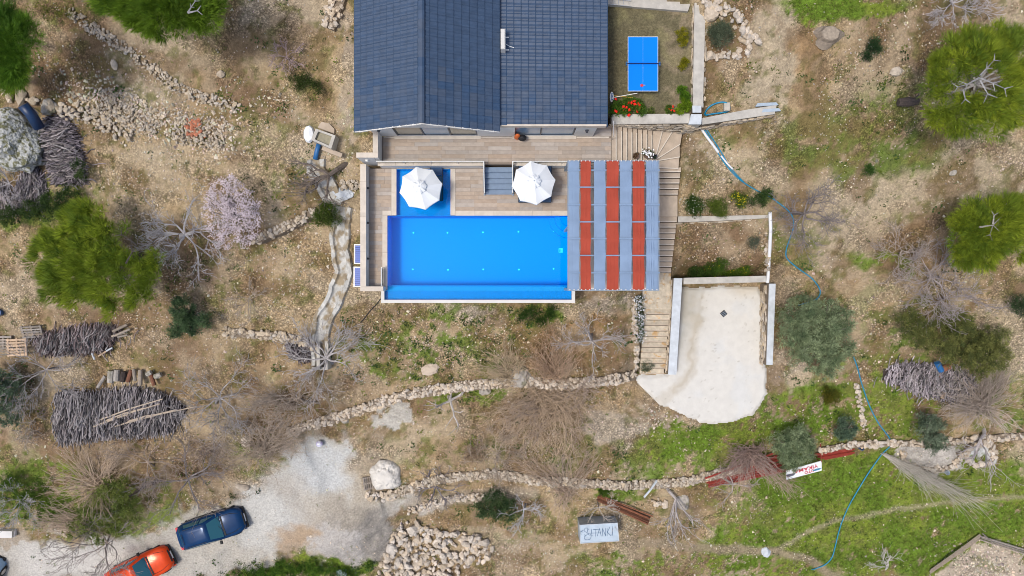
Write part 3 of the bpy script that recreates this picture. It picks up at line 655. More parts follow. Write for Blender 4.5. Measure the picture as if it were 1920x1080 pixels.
lenL = math.hypot(EL[0] - RX, EL[1] - RZ); nd = 10; plL = lenL / nd; lenR = math.hypot(ER[0] - RX, ER[1] - RZ); plR = lenR / nd
nal = int((YE - 7.40) / TW)
tmeL, TVL, TFL = tile_mesh(TW, plL + .01); tmeR, TVR, TFR = tile_mesh(TW, (4.62 + .60) / 15 + .01)
roofs = {}
for nm, pts in (('left', [(EL[0], EL[1]), (RX, RZ), (ER[0], ER[1])]),):
    r = MB(); v = []
    for yy in (7.43, YE):
        for (a_, b_) in pts: v.append((a_, yy, b_ - .01))
        for (a_, b_) in pts[::-1]: v.append((a_, yy, b_ - .16))
    r.add(v, [(0, 1, 4, 5), (1, 2, 3, 4), (6, 11, 10, 7), (7, 10, 9, 8), (0, 6, 7, 1), (1, 7, 8, 2), (5, 4, 10, 11), (4, 3, 9, 10), (0, 5, 11, 6), (2, 8, 9, 3)])
    roofs['left'] = part('roof', r, M['winframe'], house, label='gabled dark tiled roof of the taller wing')
r = MB(); r.add([(-.75, 7.77, 3.44), (4.6, 7.77, 3.06), (4.6, YE, 3.06), (-.75, YE, 3.44), (-.75, 7.77, 3.30), (4.6, 7.77, 2.95), (4.6, YE, 2.95), (-.75, YE, 3.30)], [(0, 1, 2, 3), (7, 6, 5, 4), (0, 4, 5, 1), (1, 5, 6, 2), (2, 6, 7, 3), (3, 7, 4, 0)])
roofs['right'] = part('roof', r, M['winframe'], house, label='low flat pitched tiled roof of the right wing')
slope('L', (RX, 7.41, RZ), (0, 1, 0), (EL[0] - RX, 0, EL[1] - RZ), nal, nd, plL, TW)
slope('R', (RX, 7.41, RZ), (0, 1, 0), (ER[0] - RX, 0, ER[1] - RZ), nal, nd, plR, TW)
slope('F', (-.60, 7.76, 3.435), (0, 1, 0), (5.2, 0, -.375), nal - 1, 15, (4.62 + .60) / 15, TW)
# visible tiles, the largest in the picture become parts
inv = [(t, proj(t[1].translation.x, t[1].translation.y, t[1].translation.z)) for t in tile_list]
vis = [t for t, (u_, v_) in inv if v_ > -6]; vis.sort(key=lambda t: (0 if t[0] == 'F' else 1, -t[1].translation.z - .02 * -t[1].translation.y))
vis.sort(key=lambda t: -proj(*t[1].translation)[1])
chosen = set(id(t[1]) for t in vis[:280])
for t in vis[:280]:
    piece('tile', tmeL if t[0] in 'LR' else tmeR, roofs['left' if t[0] in 'LR' else 'right'], None, M=t[1])
for key, nm in (('LR', 'left'), ('F', 'right')):
    rest = [t for t in tile_list if id(t[1]) not in chosen and t[0] in key]
    R = np.array([np.array(t[1].to_3x3()) for t in rest]); Tt = np.array([tuple(t[1].translation - Vector(ORIGIN_H)) for t in rest])
    pv, pf = (TVL, TFL) if key == 'LR' else (TVR, TFR)
    br = RNG.uniform(.95, 1.05, len(rest))[:, None] * C3(.037, .066, .122)
    V_, F_, C_ = scatter(pv, pf, R, Tt, br); mt = M.setdefault('tileA', mat('slate_roof_tile_mass', attr=True, rough=.5, nz=(4, .15), spec=.45))
    o = link('tile_rows', tri_mesh('tile_rows', V_, F_, C_, mt), roofs[nm]); o['kind'] = 'stuff'
# ridge caps
rc = MB(); n8 = 7
for k in range(n8): pass
prof = [(-.17, -.075), (-.12, .02), (-.04, .055), (.04, .055), (.12, .02), (.17, -.075)]
v = []
for yy, s_ in ((0, 1.0), (.42, 1.08)):
    for a_, b_ in prof: v.append((a_ * s_, yy, b_ * s_ + (.0 if yy == 0 else .012)))
me = bpy.data.meshes.new('ridge_cap'); me.from_pydata(v, [], [(i + 1, i, 6 + i, 7 + i) for i in range(5)] + [(0, 1, 2, 3, 4, 5)]); me.materials.append(M['tile'])
for i in range(24): piece('ridge_cap', me, roofs['left'], (RX, YE - .42 - i * .42, RZ + .075))
# gable mortar strip and white gutter pieces
g = MB()
for s_, (ex, ez) in ((-1, EL), (1, ER)):
    N_ = 14
    for i in range(N_):
        t0 = i / N_; t1 = (i + .96) / N_; wob = random.uniform(-.012, .012)
        a_ = Vector((RX + (ex - RX) * t0, 0, RZ + (ez - RZ) * t0)); b_ = Vector((RX + (ex - RX) * t1, 0, RZ + (ez - RZ) * t1))
        g.add([(a_.x, 7.37 + wob, a_.z - .05), (b_.x, 7.37 + wob, b_.z - .05), (b_.x, 7.37 + wob, b_.z + .035), (a_.x, 7.37 + wob, a_.z + .035), (a_.x, 7.44, a_.z - .05), (b_.x, 7.44, b_.z - .05), (b_.x, 7.44, b_.z + .035), (a_.x, 7.44, a_.z + .035)],
              [(0, 1, 2, 3), (7, 6, 5, 4), (3, 2, 6, 7), (0, 4, 5, 1), (1, 5, 6, 2), (0, 3, 7, 4)])
part('verge_mortar', g, M['white'], roofs['left'])
dp_ = MB(); dp_.tube([(-4.0, 7.74, 4.9), (-4.0, 7.70, 4.2)], .03); part('downpipe', dp_, M['whitemetal'], house)
# white unit and antenna on lower roof
acl = Vector(P(941, 78, 3.7)); acb = thing('air_unit', 'long narrow white box unit on the lower roof beside the higher eave', 'unit', (-.38, acl.y, 3.42))
m = MB(); m.box((-.42, acl.y, 3.78), (.22, .95, .60), bev=.04); part('casing', m, M['white'], acb)
m = MB()
for k in range(2): m.box((-.30, acl.y - .32 + k * .6, 3.45), (.3, .05, .1))
part('bracket', m, M['whitemetal'], acb)
m = MB(); m.tube([(-.27, acl.y - .1, 3.6), (-.15, acl.y - .12, 3.46), (.1, acl.y - .2, 3.43)], .02); part('pipe', m, M['whitemetal'], acb)
# bag in the doorway
pb = P(969, 248, 1.3); bag = thing('beach_bag', 'orange and black bundle standing in the right hand doorway', 'bag', (.32, 7.62, .9))
m = MB(); m.lathe([(.12, 0), (.17, .1), (.16, .5), (.10, .8), (.03, .88)], 10, (.28, 7.70, .9), ry=.6); part('bag_body', m, M['orange'], bag, sm=True)
m = MB(); m.lathe([(.02, 0), (.15, .04), (.22, .16), (.22, .3), (.12, .42), (.02, .46)], 12, (.52, 7.62, 1.1), ry=.7); part('bundle', m, M['black'], bag, sm=True)

# ------------------------------------------------------------------ terraces
def structure(name, mb, m, sm=False):
    o = link(name, mb.mesh(name, m, sm)); o['kind'] = 'structure'; ORG[o.name] = Vector((0, 0, 0)); return o
plank_me = {}
def plank_rows(parent, x0, x1, y0, y1, z, L=1.2, Wd=.2, gap=.006, alongx=True):
    ny = max(1, round((y1 - y0) / Wd)); wd = (y1 - y0) / ny
    for j in range(ny):
        off = random.choice([0, .33, .66, .5, .17]) * L; x = x0 - off
        while x < x1 - .02:
            a = max(x, x0); b = min(x + L, x1); x += L
            if b - a < .05: continue
            key = (round(b - a, 2), round(wd, 3))
            if key not in plank_me:
                m = MB(); m.box((0, 0, 0), (key[0] - gap, key[1] - gap, .02)); plank_me[key] = m.mesh('plank', M['plank'])
            piece('plank', plank_me[key], parent, ((a + b) / 2, y0 + (j + .5) * wd, z + .01 + random.uniform(-.001, .001)))
m = MB(); m.prism([(-6.72, 6.36), (5.12, 6.36), (5.12, 8.36), (4.16, 8.36), (4.16, 7.78), (-6.72, 7.78)], -2.2, .88)
ut = structure('upper_terrace', m, M['grout'])
plank_rows(ut, -6.62, 5.10, 6.46, 7.70, .88); plank_rows(ut, 4.18, 5.10, 7.80, 8.34, .88)
m = MB(); m.box((-.8, 7.745, .90), (11.6, .08, .03)); part('skirting', m, M['cream'], ut)
# retaining face + coping of the upper terrace (split by the steps)
SX0, SX1 = P(909, 0, .9).x, P(960, 0, .9).x
m = MB(); m.box(((-6.85 + SX0) / 2, 6.34, .35), (SX0 + 6.85, .06, 1.1)); m.box(((SX1 + 7.1) / 2, 6.34, .35), (7.1 - SX1, .06, 1.1)); part('retaining_face', m, M['white'], ut)
for xa, xb in ((-6.9, SX0), (SX1, 5.1)):
    nn = max(1, round((xb - xa) / .9))
    for i in range(nn):
        m = MB(); w = (xb - xa) / nn; m.box((xa + (i + .5) * w, 6.385, .905), (w - .008, .21, .05)); part('coping_stone', m, M['cream'], ut)
# pool deck (ring around basins)
m = MB(); ZB = -2.2
def slab(x0, x1, y0, y1, z1=-.02, z0=ZB): m.prism([(x0, y0), (x1, y0), (x1, y1), (x0, y1)], z0, z1)
PX0 = P(726, 0).x; PX1 = 3.10; PY1 = P(0, 404).y; PY0 = P(0, 537).y      # main basin inner
KX0 = P(743, 0).x; KX1 = P(845, 0).x; KY1 = P(0, 317).y                    # shallow basin
slab(-7.55, PX0, -.10, 6.31); slab(PX0, KX0, PY1, 6.31); slab(KX1, PX1, PY1, 6.31); slab(PX1, 7.35, -.10, 6.31); slab(KX0, KX1, KY1, 6.31)
deck = structure('pool_deck', m, M['grout'])
XW = P(692.5, 0).x; CW = .25
plank_rows(deck, XW, KX0 - CW, PY1 + CW, 6.29, -.02); plank_rows(deck, XW, PX0 - CW, .07, PY1 + CW, -.02, L=.9)
plank_rows(deck, KX1 + CW, PX1 - .002, PY1 + CW, 6.29, -.02)
m = MB(); m.box(((PX1 + 7.3) / 2, 3.09, -.005), (7.3 - PX1, 6.3, .02)); part('pergola_floor', m, M['plank'], deck)
def cope(x0, x1, y0, y1, z=.012):
    hor = (x1 - x0) > (y1 - y0); Lh = (x1 - x0) if hor else (y1 - y0); k = max(1, round(Lh / 1.0))
    for i in range(k):
        m = MB(); a = i / k; b = (i + 1) / k
        if hor: m.box((x0 + Lh * (a + b) / 2, (y0 + y1) / 2, z - .02), (Lh / k - .008, y1 - y0, .06))
        else: m.box(((x0 + x1) / 2, y0 + Lh * (a + b) / 2, z - .02), (x1 - x0, Lh / k - .008, .06))
        part('coping_stone', m, M['cream'], deck)
cope(PX0 - CW, PX0 + .01, -.08, PY1); cope(PX0 - CW, KX0 - CW - .003, PY1 + .002, PY1 + CW)
cope(KX0 - CW, KX0 + .01, PY1 + .004, 6.29); cope(KX1 - .01, KX1 + CW, PY1 + .002, 6.29); cope(KX1 + CW + .003, PX1, PY1 - .01, PY1 + CW)
cope(KX0 + .01, KX1 - .01, KY1, 6.29)
# basins
m = MB(); fz = -1.45
m.prism([(PX0 - .02, PY0 - .2), (PX1 + .02, PY0 - .2), (PX1 + .02, PY1 + .02), (PX0 - .02, PY1 + .02)], fz - .2, fz)
m.box((PX0 - .004, (PY0 + PY1) / 2, -.75), (.02, PY1 - PY0 + .3, 1.45)); m.box(((PX0 + PX1) / 2, PY1 + .004, -.80), (PX1 - PX0, .02, 1.40))
m.box((PX1 - .01, (PY0 + PY1) / 2, -.75), (.05, PY1 - PY0 + .3, 1.45))
basin = thing('swimming_pool', 'rectangular blue tiled infinity pool filled with still water', 'pool', (-2, 1.8, -1.45))
part('basin', m, M['pooltile'], basin)
m = MB(); kz = -.38; m.box(((KX0 + KX1) / 2, (KY1 + PY1) / 2, kz - .1), (KX1 - KX0 + .1, KY1 - PY1 + .02, .2)); m.box((KX0, (KY1 + PY1) / 2, -.2), (.03, KY1 - PY1, .36)); m.box((KX1, (KY1 + PY1) / 2, -.2), (.03, KY1 - PY1, .36)); m.box(((KX0 + KX1) / 2, KY1 + .002, -.2), (KX1 - KX0, .03, .36))
part('shallow_shelf', m, M['pooltile2'], basin)
WY0, WY1 = P(0, 545.5).y, P(0, 535).y       # weir wall
m = MB(); m.box(((PX0 + PX1) / 2 + .05, (WY0 + WY1) / 2, -.80), (PX1 - PX0 + .26, WY1 - WY0, 1.46)); part('weir_wall', m, M['pooltile2'], basin)
OY0 = P(0, 562, -.3).y; CH0 = P(721, 0, -.3).x; CH1 = P(1072, 0, -.3).x
m = MB(); m.box(((CH0 + CH1) / 2, (OY0 + WY0) / 2, -.75), (CH1 - CH0, WY0 - OY0, .3)); part('overflow_channel', m, M['pooltile2'], basin)
m = MB(); oz = -.22
m.box(((CH0 + CH1) / 2, OY0 - .085, -1.2), (CH1 - CH0 + .34, .17, 1.96)); m.box((CH0 - .085, (OY0 + WY1 - .05) / 2, -1.2), (.17, WY1 - OY0 - .05, 1.96)); m.box((CH1 + .085, (OY0 + WY1 - .05) / 2, -1.2), (.17, WY1 - OY0 - .05, 1.96))
part('outer_wall', m, M['white'], basin)
m = MB(); m.box(((PX0 + PX1) / 2, (PY0 + PY1) / 2 - .01, -.045), (PX1 - PX0 - .02, PY1 - PY0 + .02, .006)); m.add([(KX0 + .02, PY1 + .001, -.042), (KX1 - .02, PY1 + .001, -.042), (KX1 - .02, KY1 - .02, -.042), (KX0 + .02, KY1 - .02, -.042)], [(0, 1, 2, 3)]); m.add([(CH0, OY0, -.50), (CH1, OY0, -.50), (CH1, WY0, -.50), (CH0, WY0, -.50)], [(0, 1, 2, 3)])
part('water_surface', m, M['water'], basin)
m = MB(); m.lathe([(.042, 0), (.038, .02), (.0, .025)], 12, cap=False); lme = m.mesh('pool_lamp', M['cyan'])
for a_, b_ in ((775, 436.5), (839, 436.5), (905.5, 435.5), (972, 434.5), (1038, 433), (774, 505), (840, 506), (906, 505), (973, 505.5), (1038, 504)): piece('pool_lamp', lme, basin, P(a_, b_, fz + .005))
m = MB(); q = P(1051.5, 469.5, fz + .01)
for k in range(4): m.box((q.x - .105 + k * .07, q.y, q.z), (.012, .22, .012)); m.box((q.x, q.y - .105 + k * .07, q.z + .002), (.22, .012, .012))
part('drain_grate', m, M['cyan'], basin)  # no lamp: the grate's glow is added through the lens material
# semicircular steps in the corner under the pergola
m = MB()
for k in range(3): m.lathe([(1.1 - k * .3, 0), (1.1 - k * .3, .25), (0, .25)], 24, (PX1, PY1, fz + k * .25), cap=False)
part('pool_steps', m, M['pooltile'], basin)
# parapets on the left
par = thing('garden_wall', 'white rendered parapet with cream coping along the left of the pool', 'wall', (-7.6, 3, 0))
PT0, PT1 = P(676, 0, .9).x, P(685.8, 0, .9).x
m = MB(); m.box(((PT0 + PT1) / 2, 3.15, -.55), (PT1 - PT0 - .02, 6.45, 2.8)); part('wall_body', m, M['white'], par)
yb0, yb1 = P(0, 546, .9).y, P(0, 537, .9).y
m = MB(); m.box(((PT0 + P(718, 0, .9).x) / 2, (yb0 + yb1) / 2, -.55), (P(718, 0, .9).x - PT0 - .02, yb1 - yb0 - .02, 2.8)); part('wall_body', m, M['white'], par)
k = 7; ya, yz = yb1 + .003, 6.37
for i in range(k): m = MB(); m.box(((PT0 + PT1) / 2, ya + (yz - ya) * (i + .5) / k, .875), (PT1 - PT0 + .03, (yz - ya) / k - .006, .05)); part('coping_stone', m, M['cream'], par)
m = MB(); m.box(((PT0 + P(718, 0, .9).x) / 2, (yb0 + yb1) / 2, .875), (P(718, 0, .9).x - PT0 + .03, yb1 - yb0, .05)); part('coping_stone', m, M['cream'], par)
for yy in (353, 418, 485):
    m = MB(); q = P(688, yy, .45); m.box((PT1 + .03, q.y, .5), (.08, .10, .12)); m.box((PT1 + .06, q.y, .44), (.05, .06, .05)); part('wall_light', m, M['darkmetal'], par)
tall = thing('garden_wall', 'tall white corner wall at the left end of the upper terrace', 'wall', (-7, 7, 0))
zt = 2.05; ax0, ax1 = P(699, 0, zt).x, P(708.7, 0, zt).x; by0, by1 = P(0, 295.5, zt).y, P(0, 286, zt).y
m = MB(); m.box(((ax0 + ax1) / 2, (by0 + 7.8) / 2 + .0, .1), (ax1 - ax0 - .03, 7.8 - by0 - .04, 3.84)); part('wall_body', m, M['white'], tall)
bx0 = P(668, 0, zt).x
m = MB(); m.box(((bx0 + ax0) / 2, (by0 + by1) / 2, .1), (ax0 - bx0 - .02, by1 - by0 - .03, 3.84)); part('wall_body', m, M['white'], tall)
m = MB(); m.box(((ax0 + ax1) / 2, (by1 + 7.8) / 2, zt - .02), (ax1 - ax0, 7.8 - by1 - .004, .05)); part('coping_stone', m, M['cream'], tall)
m = MB(); m.box(((bx0 + ax1) / 2, (by0 + by1) / 2, zt - .02), (ax1 - bx0, by1 - by0, .05)); part('coping_stone', m, M['cream'], tall)
m = MB(); q = P(688, 300, 1.4); m.box((q.x, by0 - .03, 1.4), (.12, .1, .18), bev=.02); part('wall_light', m, M['whitemetal'], tall)
# glass balustrades
def balustrade(label, pts, h, post_every=1.3, top=.035):
    bl = thing('glass_balustrade', label, 'railing', pts[0])
    for i in range(len(pts) - 1):
        a, b = Vector(pts[i]), Vector(pts[i + 1]); L_ = (b - a).length; n_p = max(1, round(L_ / post_every)); up = Vector((0, 0, h))
        m = MB(); m.tube([a + up, b + up], top / 2 + .006, 6); part('top_rail', m, M['whitemetal'], bl)
        for k in range(n_p + (1 if i == len(pts) - 2 else 0)):
            p = a.lerp(b, k / n_p); m = MB(); m.tube([p, p + up * .98], .022, 6); part('post', m, M['chrome'], bl)
        for k in range(n_p):
            p, q = a.lerp(b, (k + .04) / n_p), a.lerp(b, (k + .96) / n_p); d = (q - p); nrm = Vector((-d.y, d.x, 0)).normalized() * .005
            v = [p + Vector((0, 0, .06)) - nrm, q + Vector((0, 0, .06)) - nrm, q + up * .94 - nrm, p + up * .94 - nrm]; v += [w + nrm * 2 for w in v]
            m = MB(); m.add([tuple(w) for w in v], [(0, 1, 2, 3), (7, 6, 5, 4), (3, 2, 6, 7), (0, 4, 5, 1), (1, 5, 6, 2), (0, 3, 7, 4)]); part('glass_panel', m, M['glass'], bl)
balustrade('glass balustrade with white rail on the terrace edge left of the steps', [(-6.85, 6.40, .93), (SX0 - .03, 6.40, .93), (SX0 - .03, 4.95, .0)], .60)
balustrade('glass balustrade with white rail right of the blue steps', [(5.05, 6.40, .93), (SX1 + .03, 6.40, .93), (SX1 + .03, 4.95, .0)], .60)
balustrade('small glass panel railing at the lower left corner of the pool', [(P(716, 0, .4).x, P(0, 502, .4).y, 0), (P(716, 0, .4).x, .12, 0)], .55)
# short blue grey steps
stp = thing('deck_steps', 'five blue grey steps from the upper terrace to the pool deck', 'steps', ((SX0 + SX1) / 2, 5.6, 0))
ys = P(0, 312.5, .9).y; ye = P(0, 365, 0).y
for i in range(5):
    a = ys - (ys - ye) * i / 5; b = ys - (ys - ye) * (i + 1) / 5; zz = .74 - i * .165
    m = MB(); m.box(((SX0 + SX1) / 2, (a + b) / 2, zz / 2), (SX1 - SX0, a - b - .004, zz)); m.box(((SX0 + SX1) / 2, b + .02, zz + .006), (SX1 - SX0 - .02, .05, .012)); part('tread', m, M['bluestep'], stp)
for s_ in (SX0 - .05, SX1 + .05):
    m = MB(); m.add([(s_ - .04, ys, 0), (s_ + .04, ys, 0), (s_ + .04, ye - .05, 0), (s_ - .04, ye - .05, 0), (s_ - .04, ys, .86), (s_ + .04, ys, .86), (s_ + .04, ye - .05, .06), (s_ - .04, ye - .05, .06)], [(3, 2, 1, 0), (4, 7, 6, 5)[::-1], (0, 1, 5, 4), (1, 2, 6, 5), (2, 3, 7, 6), (3, 0, 4, 7)]); part('stringer', m, M['greymetal'], stp)
# ------------------------------------------------------------------ outer staircase
st = thing('staircase', 'pale travertine staircase curving down around the red and grey pergola', 'staircase', (8, 5, -1))
z = .88; xe = [1146, 1157.5, 1168, 1177.5, 1187, 1196, 1205.5, 1215, 1224.5]; RI = .15
M['nosing'] = mat('stair_nosing', (.60, .54, .46), .6); M['nosing2'] = mat('stair_gap', (.24, .19, .14), .9)
def tread(poly, z, th=1.2, mt='travert', thg=st, nose=None):
    m = MB(); m.prism(poly, z - th, z); tr = part('tread', m, M[mt], thg)
    if nose:
        a, b = Vector((*nose[0], z)), Vector((*nose[1], z)); d = (b - a).normalized(); nn = Vector((-d.y, d.x, 0)); c_ = sum((Vector((*p, z)) for p in poly), Vector()) / len(poly)
        if nn.dot(c_ - a) < 0: nn = -nn
        m = MB(); q = [a, b, b + nn * .05, a + nn * .05]; m.prism([(p.x, p.y) for p in q], z - .03, z + .006); part('nosing', m, M['nosing' if mt == 'travert' else 'travert'], tr)
YB = 8.41
for i in range(8):
    x0 = P(xe[i], 0, z).x; x1 = P(xe[i + 1], 0, z).x - .035
    tread([(x0, 6.18), (x1, 6.18), (x1, YB), (x0, YB)], z, nose=((x1, 6.18), (x1, YB - .3))); z -= RI
piv = (7.62, 6.80)
fan = [(1224.5, 240), (1243, 243), (1262, 246), (1279, 244), (1277, 270), (1277.5, 293), (1276, 314)]
ZF = -.45
for i in range(5):
    a, b = fan[i if i < 3 else i], fan[i + 1 if i < 3 else i + 1]
    if i == 2: poly = [piv, P(*fan[2], ZF)[:2], P(1281, 245, ZF)[:2], P(*fan[4], ZF)[:2]]
    elif i < 2: poly = [piv, P(*fan[i], ZF)[:2], P(*fan[i + 1], ZF)[:2]]
    else: poly = [piv, P(*fan[i + 1], ZF)[:2], P(*fan[i + 2], ZF)[:2]]
    if i == 0: xa_ = P(1224.5, 0, z).x; poly = [(xa_, 6.18), (xa_, 8.43), (poly[2][0] - .015, 8.43), piv, (7.62, 6.18)]; ns = (piv, poly[2])
    elif i == 4: yy_ = P(0, 314, z).y; ns = ((7.3, yy_), poly[2]); poly = [(7.3, 6.75), piv, poly[1], poly[2], (7.3, yy_)]
    else: ns = (piv, poly[-1])
    tread([tuple(p)[:2] for p in poly], z, nose=(tuple(ns[0])[:2], tuple(ns[1])[:2])); z -= RI
XL, XR = 7.30, 9.17; y = P(0, 314, z).y
def run(y, z, n_, pyend, xl, xr, mt='travert', th=1.2, thg=st, ri=RI):
    yend = P(0, pyend, z - ri * (n_ - 1)).y; dy = (y - yend) / n_
    for i in range(n_):
        xr_ = xr + random.uniform(-.02, .02) * (mt == 'rustic') * 3
        tread([(xl, y - dy * (i + 1) + .035), (xr_, y - dy * (i + 1) + .035 + random.uniform(-.02, .02) * (mt == 'rustic')), (xr_, y - dy * i), (xl, y - dy * i)], z - ri * i, th, mt, thg, nose=((xl, y - dy * (i + 1) + .035), (xr_ - .02, y - dy * (i + 1) + .035)))
    return yend, z - ri * n_
y, z = run(y, z, 5, 366, XL, XR)
tread([(XL, P(0, 406, z).y), (XR, P(0, 406, z).y), (XR, y), (XL, y)], z); y = P(0, 406, z).y; z -= RI
y, z = run(y, z, 10, 512, XL, XR)
st2 = thing('stone_steps', 'rustic stone steps below the travertine stairs leading to the cement yard', 'steps', (8.4, -2, -4))
land = P(0, 580, z).y
m = MB(); m.prism([(7.25, land), (9.18, land), (9.18, y), (7.25, y)], z - 1.2, z); part('landing', m, M['rustic'], st2)
# flagstones on landing
for i in range(26):
    cx_, cy_ = random.uniform(7.4, 9.0), random.uniform(land + .15, y - .15); r_ = random.uniform(.16, .3); n5 = random.randint(5, 7)
    m = MB(); ph = random.uniform(0, 6); m.prism([(cx_ + r_ * random.uniform(.75, 1.1) * math.cos(ph + 2 * math.pi * k / n5), cy_ + .8 * r_ * random.uniform(.75, 1.1) * math.sin(ph + 2 * math.pi * k / n5)) for k in range(n5)], z, z + .008 + i * .0006); part('flagstone', m, M['rustic'], st2)
z -= .12; y, z = run(land, z, 12, 702, 7.66, 9.17, 'rustic', .8, st2, .12)
m = MB(); 
# handrail at stair head, pots, bush
q0, q1 = P(1150.5, 226, 1.9), P(1150.5, 256, 1.6)
hr = thing('hand_rail', 'thin metal handrail at the head of the travertine stairs', 'railing', (q1.x, q1.y, .9))
m = MB(); m.tube([(q0.x, q0.y, 1.85), (q1.x, q1.y, 1.7)], .022); part('rail', m, M['chrome'], hr)
m = MB(); m.tube([(q1.x, q1.y, 1.7), (q1.x, q1.y, .8)], .02); part('post', m, M['chrome'], hr)
m = MB(); m.tube([(q0.x, q0.y - .1, 1.85), (q0.x, q0.y - .1, 1.25)], .02); part('post', m, M['chrome'], hr)
# ------------------------------------------------------------------ masonry retaining walls of garden / yard
def block(name, label, poly, z0, z1, cap='conc', capt=.08, face='stone', stones=True, over=.03, cat='wall'):
    c = (sum(p[0] for p in poly) / len(poly), sum(p[1] for p in poly) / len(poly), z0 if np.isscalar(z0) else min(z0)); t = thing(name, label, cat, c)
    z1l = [z1] * len(poly) if np.isscalar(z1) else z1
    m = MB(); m.prism(poly, z0, [q - capt for q in z1l]); part('wall_core', m, M['mortar' if stones else face], t)
    m = MB(); m.prism(poly, [q - capt + .002 for q in z1l], z1l); part('cap', m, M[cap], t)
    return t
def face_stones(t, a, b, za0, za1, zb0, zb1, nrm, count, smm='stone'):
    """stones on a vertical face from a to b (x,y); bottom/top z at both ends"""
    a = Vector(a); b = Vector(b)
    for k in range(count):
        s = random.random(); p = a.lerp(b, s); zz0 = za0 + (zb0 - za0) * s; zz1 = za1 + (zb1 - za1) * s
        sz = random.uniform(.22, .42); h = random.uniform(zz0, zz1 - .1)
        ang = math.atan2((b - a).y, (b - a).x)
        piece('stone', random.choice(SM[smm]), t, (p.x + nrm[0] * random.uniform(-.02, .03), p.y + nrm[1] * random.uniform(-.02, .03), h), (0, 0, ang), (sz * 1.2, .16, sz * .55))
zc = 1.25; w1 = block('retaining_wall', 'stone faced retaining wall with grey cement top above the curved stairs', [P(1147, 233, zc)[:2], P(1293, 231, zc)[:2], P(1293, 213, zc)[:2], P(1147, 214.5, zc)[:2]], [-.2, -1.6, -1.6, -.2], zc, 'conc')
yf = P(0, 232, zc).y
face_stones(w1, (5.1, yf), (9.05, yf), .85, 1.2, -.6, 1.15, (0, -1), 130)
w2 = block('retaining_wall', 'long grey cement topped wall between table tennis lawn and terraced slope', [P(1299, 200, 1.3)[:2], P(1318, 200, 1.3)[:2], P(1324, -30, 1.3)[:2], P(1303, -30, 1.3)[:2]], 0, 1.3, 'conc')
face_stones(w2, P(1297.5, 199, 1.1)[:2], P(1301, -10, 1.1)[:2], .95, 1.3, .95, 1.3, (-1, 0), 60); face_stones(w2, P(1319, 199, 1.1)[:2], P(1325, -10, 1.1)[:2], .5, 1.32, .6, 1.32, (1, 0), 90)
w3 = block('wall_pier', 'pale blue grey corner pier where the garden walls meet', [P(1291, 233, 1.36)[:2], P(1315, 233, 1.36)[:2], P(1316, 214, 1.36)[:2], P(1296, 214, 1.36)[:2]], -1.4, 1.36, 'concblue', face='conc', cat='pier', stones=False)
face_stones(w3, P(1291, 233.5, 1.36)[:2], P(1315, 233.5, 1.36)[:2], -.6, 1.2, -.3, 1.2, (0, -1), 30)
w4 = block('wall_block', 'small pale blue block on the wall just above the corner pier', [P(1299, 211, 1.42)[:2], P(1315, 211, 1.42)[:2], P(1315, 198, 1.42)[:2], P(1298, 198, 1.42)[:2]], .9, 1.42, 'concblue', face='conc', cat='block')
w5 = block('retaining_wall', 'cement topped stone wall running right from the corner pier', [P(1316, 234, .9)[:2], P(1370, 226, .8)[:2], P(1452, 214, .75)[:2], P(1456, 197, .75)[:2], P(1400, 206, .8)[:2], P(1316, 222, .9)[:2]], -.9, [.95, .85, .78, .78, .85, .95], 'conc')
face_stones(w5, P(1316, 235, .9)[:2], P(1452, 215, .7)[:2], -.4, .85, .3, .7, (.15, -1), 90)
for a_, b_, s_ in ((1438, 197, .6), (1446, 208, .5)):
    q = P(a_, b_, .8); m = MB(); m.prism([(q.x - s_, q.y - .08), (q.x + s_, q.y + .0), (q.x + s_ * .8, q.y + .14), (q.x - s_ * .8, q.y + .1)], .74, .81); single('paint_sheet', m, M['galv'], 'flat blue grey sheet lying on the wall end, %s one' % ('upper' if b_ < 200 else 'lower'), 'sheet')
w6 = block('garden_wall', 'pale cement kerb wall along the top edge of the lawn', [P(1140, 9, 1.2)[:2], P(1290, 21, 1.2)[:2], P(1296, 2, 1.2)[:2], P(1140, -8, 1.2)[:2]], .6, 1.2, 'conc', face='conc', stones=False)
m = MB(); q = P(1160, 3, 1.3); 
ld = thing('ladder', 'pale metal ladder lying on the kerb wall by the roof corner', 'ladder', (q.x, q.y, 1.22))
for s_ in (-.14, .14):
    m = MB(); m.tube([(q.x - .7, q.y + s_ + .06, 1.24), (q.x + .65, q.y + s_ - .08, 1.24)], .022); part('rail', m, M['chrome'], ld)
for k in range(5): m = MB(); xx = q.x - .55 + k * .27; m.tube([(xx, q.y - .14 + .04, 1.24), (xx, q.y + .14 + .04, 1.24)], .014); part('rung', m, M['chrome'], ld)
# yard walls
X0, X1 = 9.20, 9.68
w7 = block('retaining_wall', 'pale blue capped wall descending between stone steps and cement yard', [(X0, -5.1), (X1, -5.1), (X1 + .03, .56), (X0 + .03, .56)], -5.6, [-4.2, -4.2, -2.9, -2.9], 'concblue', .1)
face_stones(w7, (X0, -5.0), (X0 + .02, .4), -4.95, -4.3, -3.5, -3.0, (-1, 0), 60)
w8 = block('retaining_wall', 'grey cement topped wall across the back of the cement yard', [P(1282, 533, -2.75)[:2], P(1436, 529, -2.75)[:2], P(1436, 517, -2.75)[:2], P(1282, 521, -2.75)[:2]], -5.2, -2.75, 'conc')
xe0 = 465 * 40.95 / 1280
w9 = block('retaining_wall', 'stone faced wall with white capping on the right of the cement yard', [(xe0 + .02, -4.5), (xe0 + .38, -4.5), (xe0 + .42, .25), (xe0 + .05, .25)], -5.3, [-3.95, -3.95, -3.6, -3.6], 'concblue', .08)
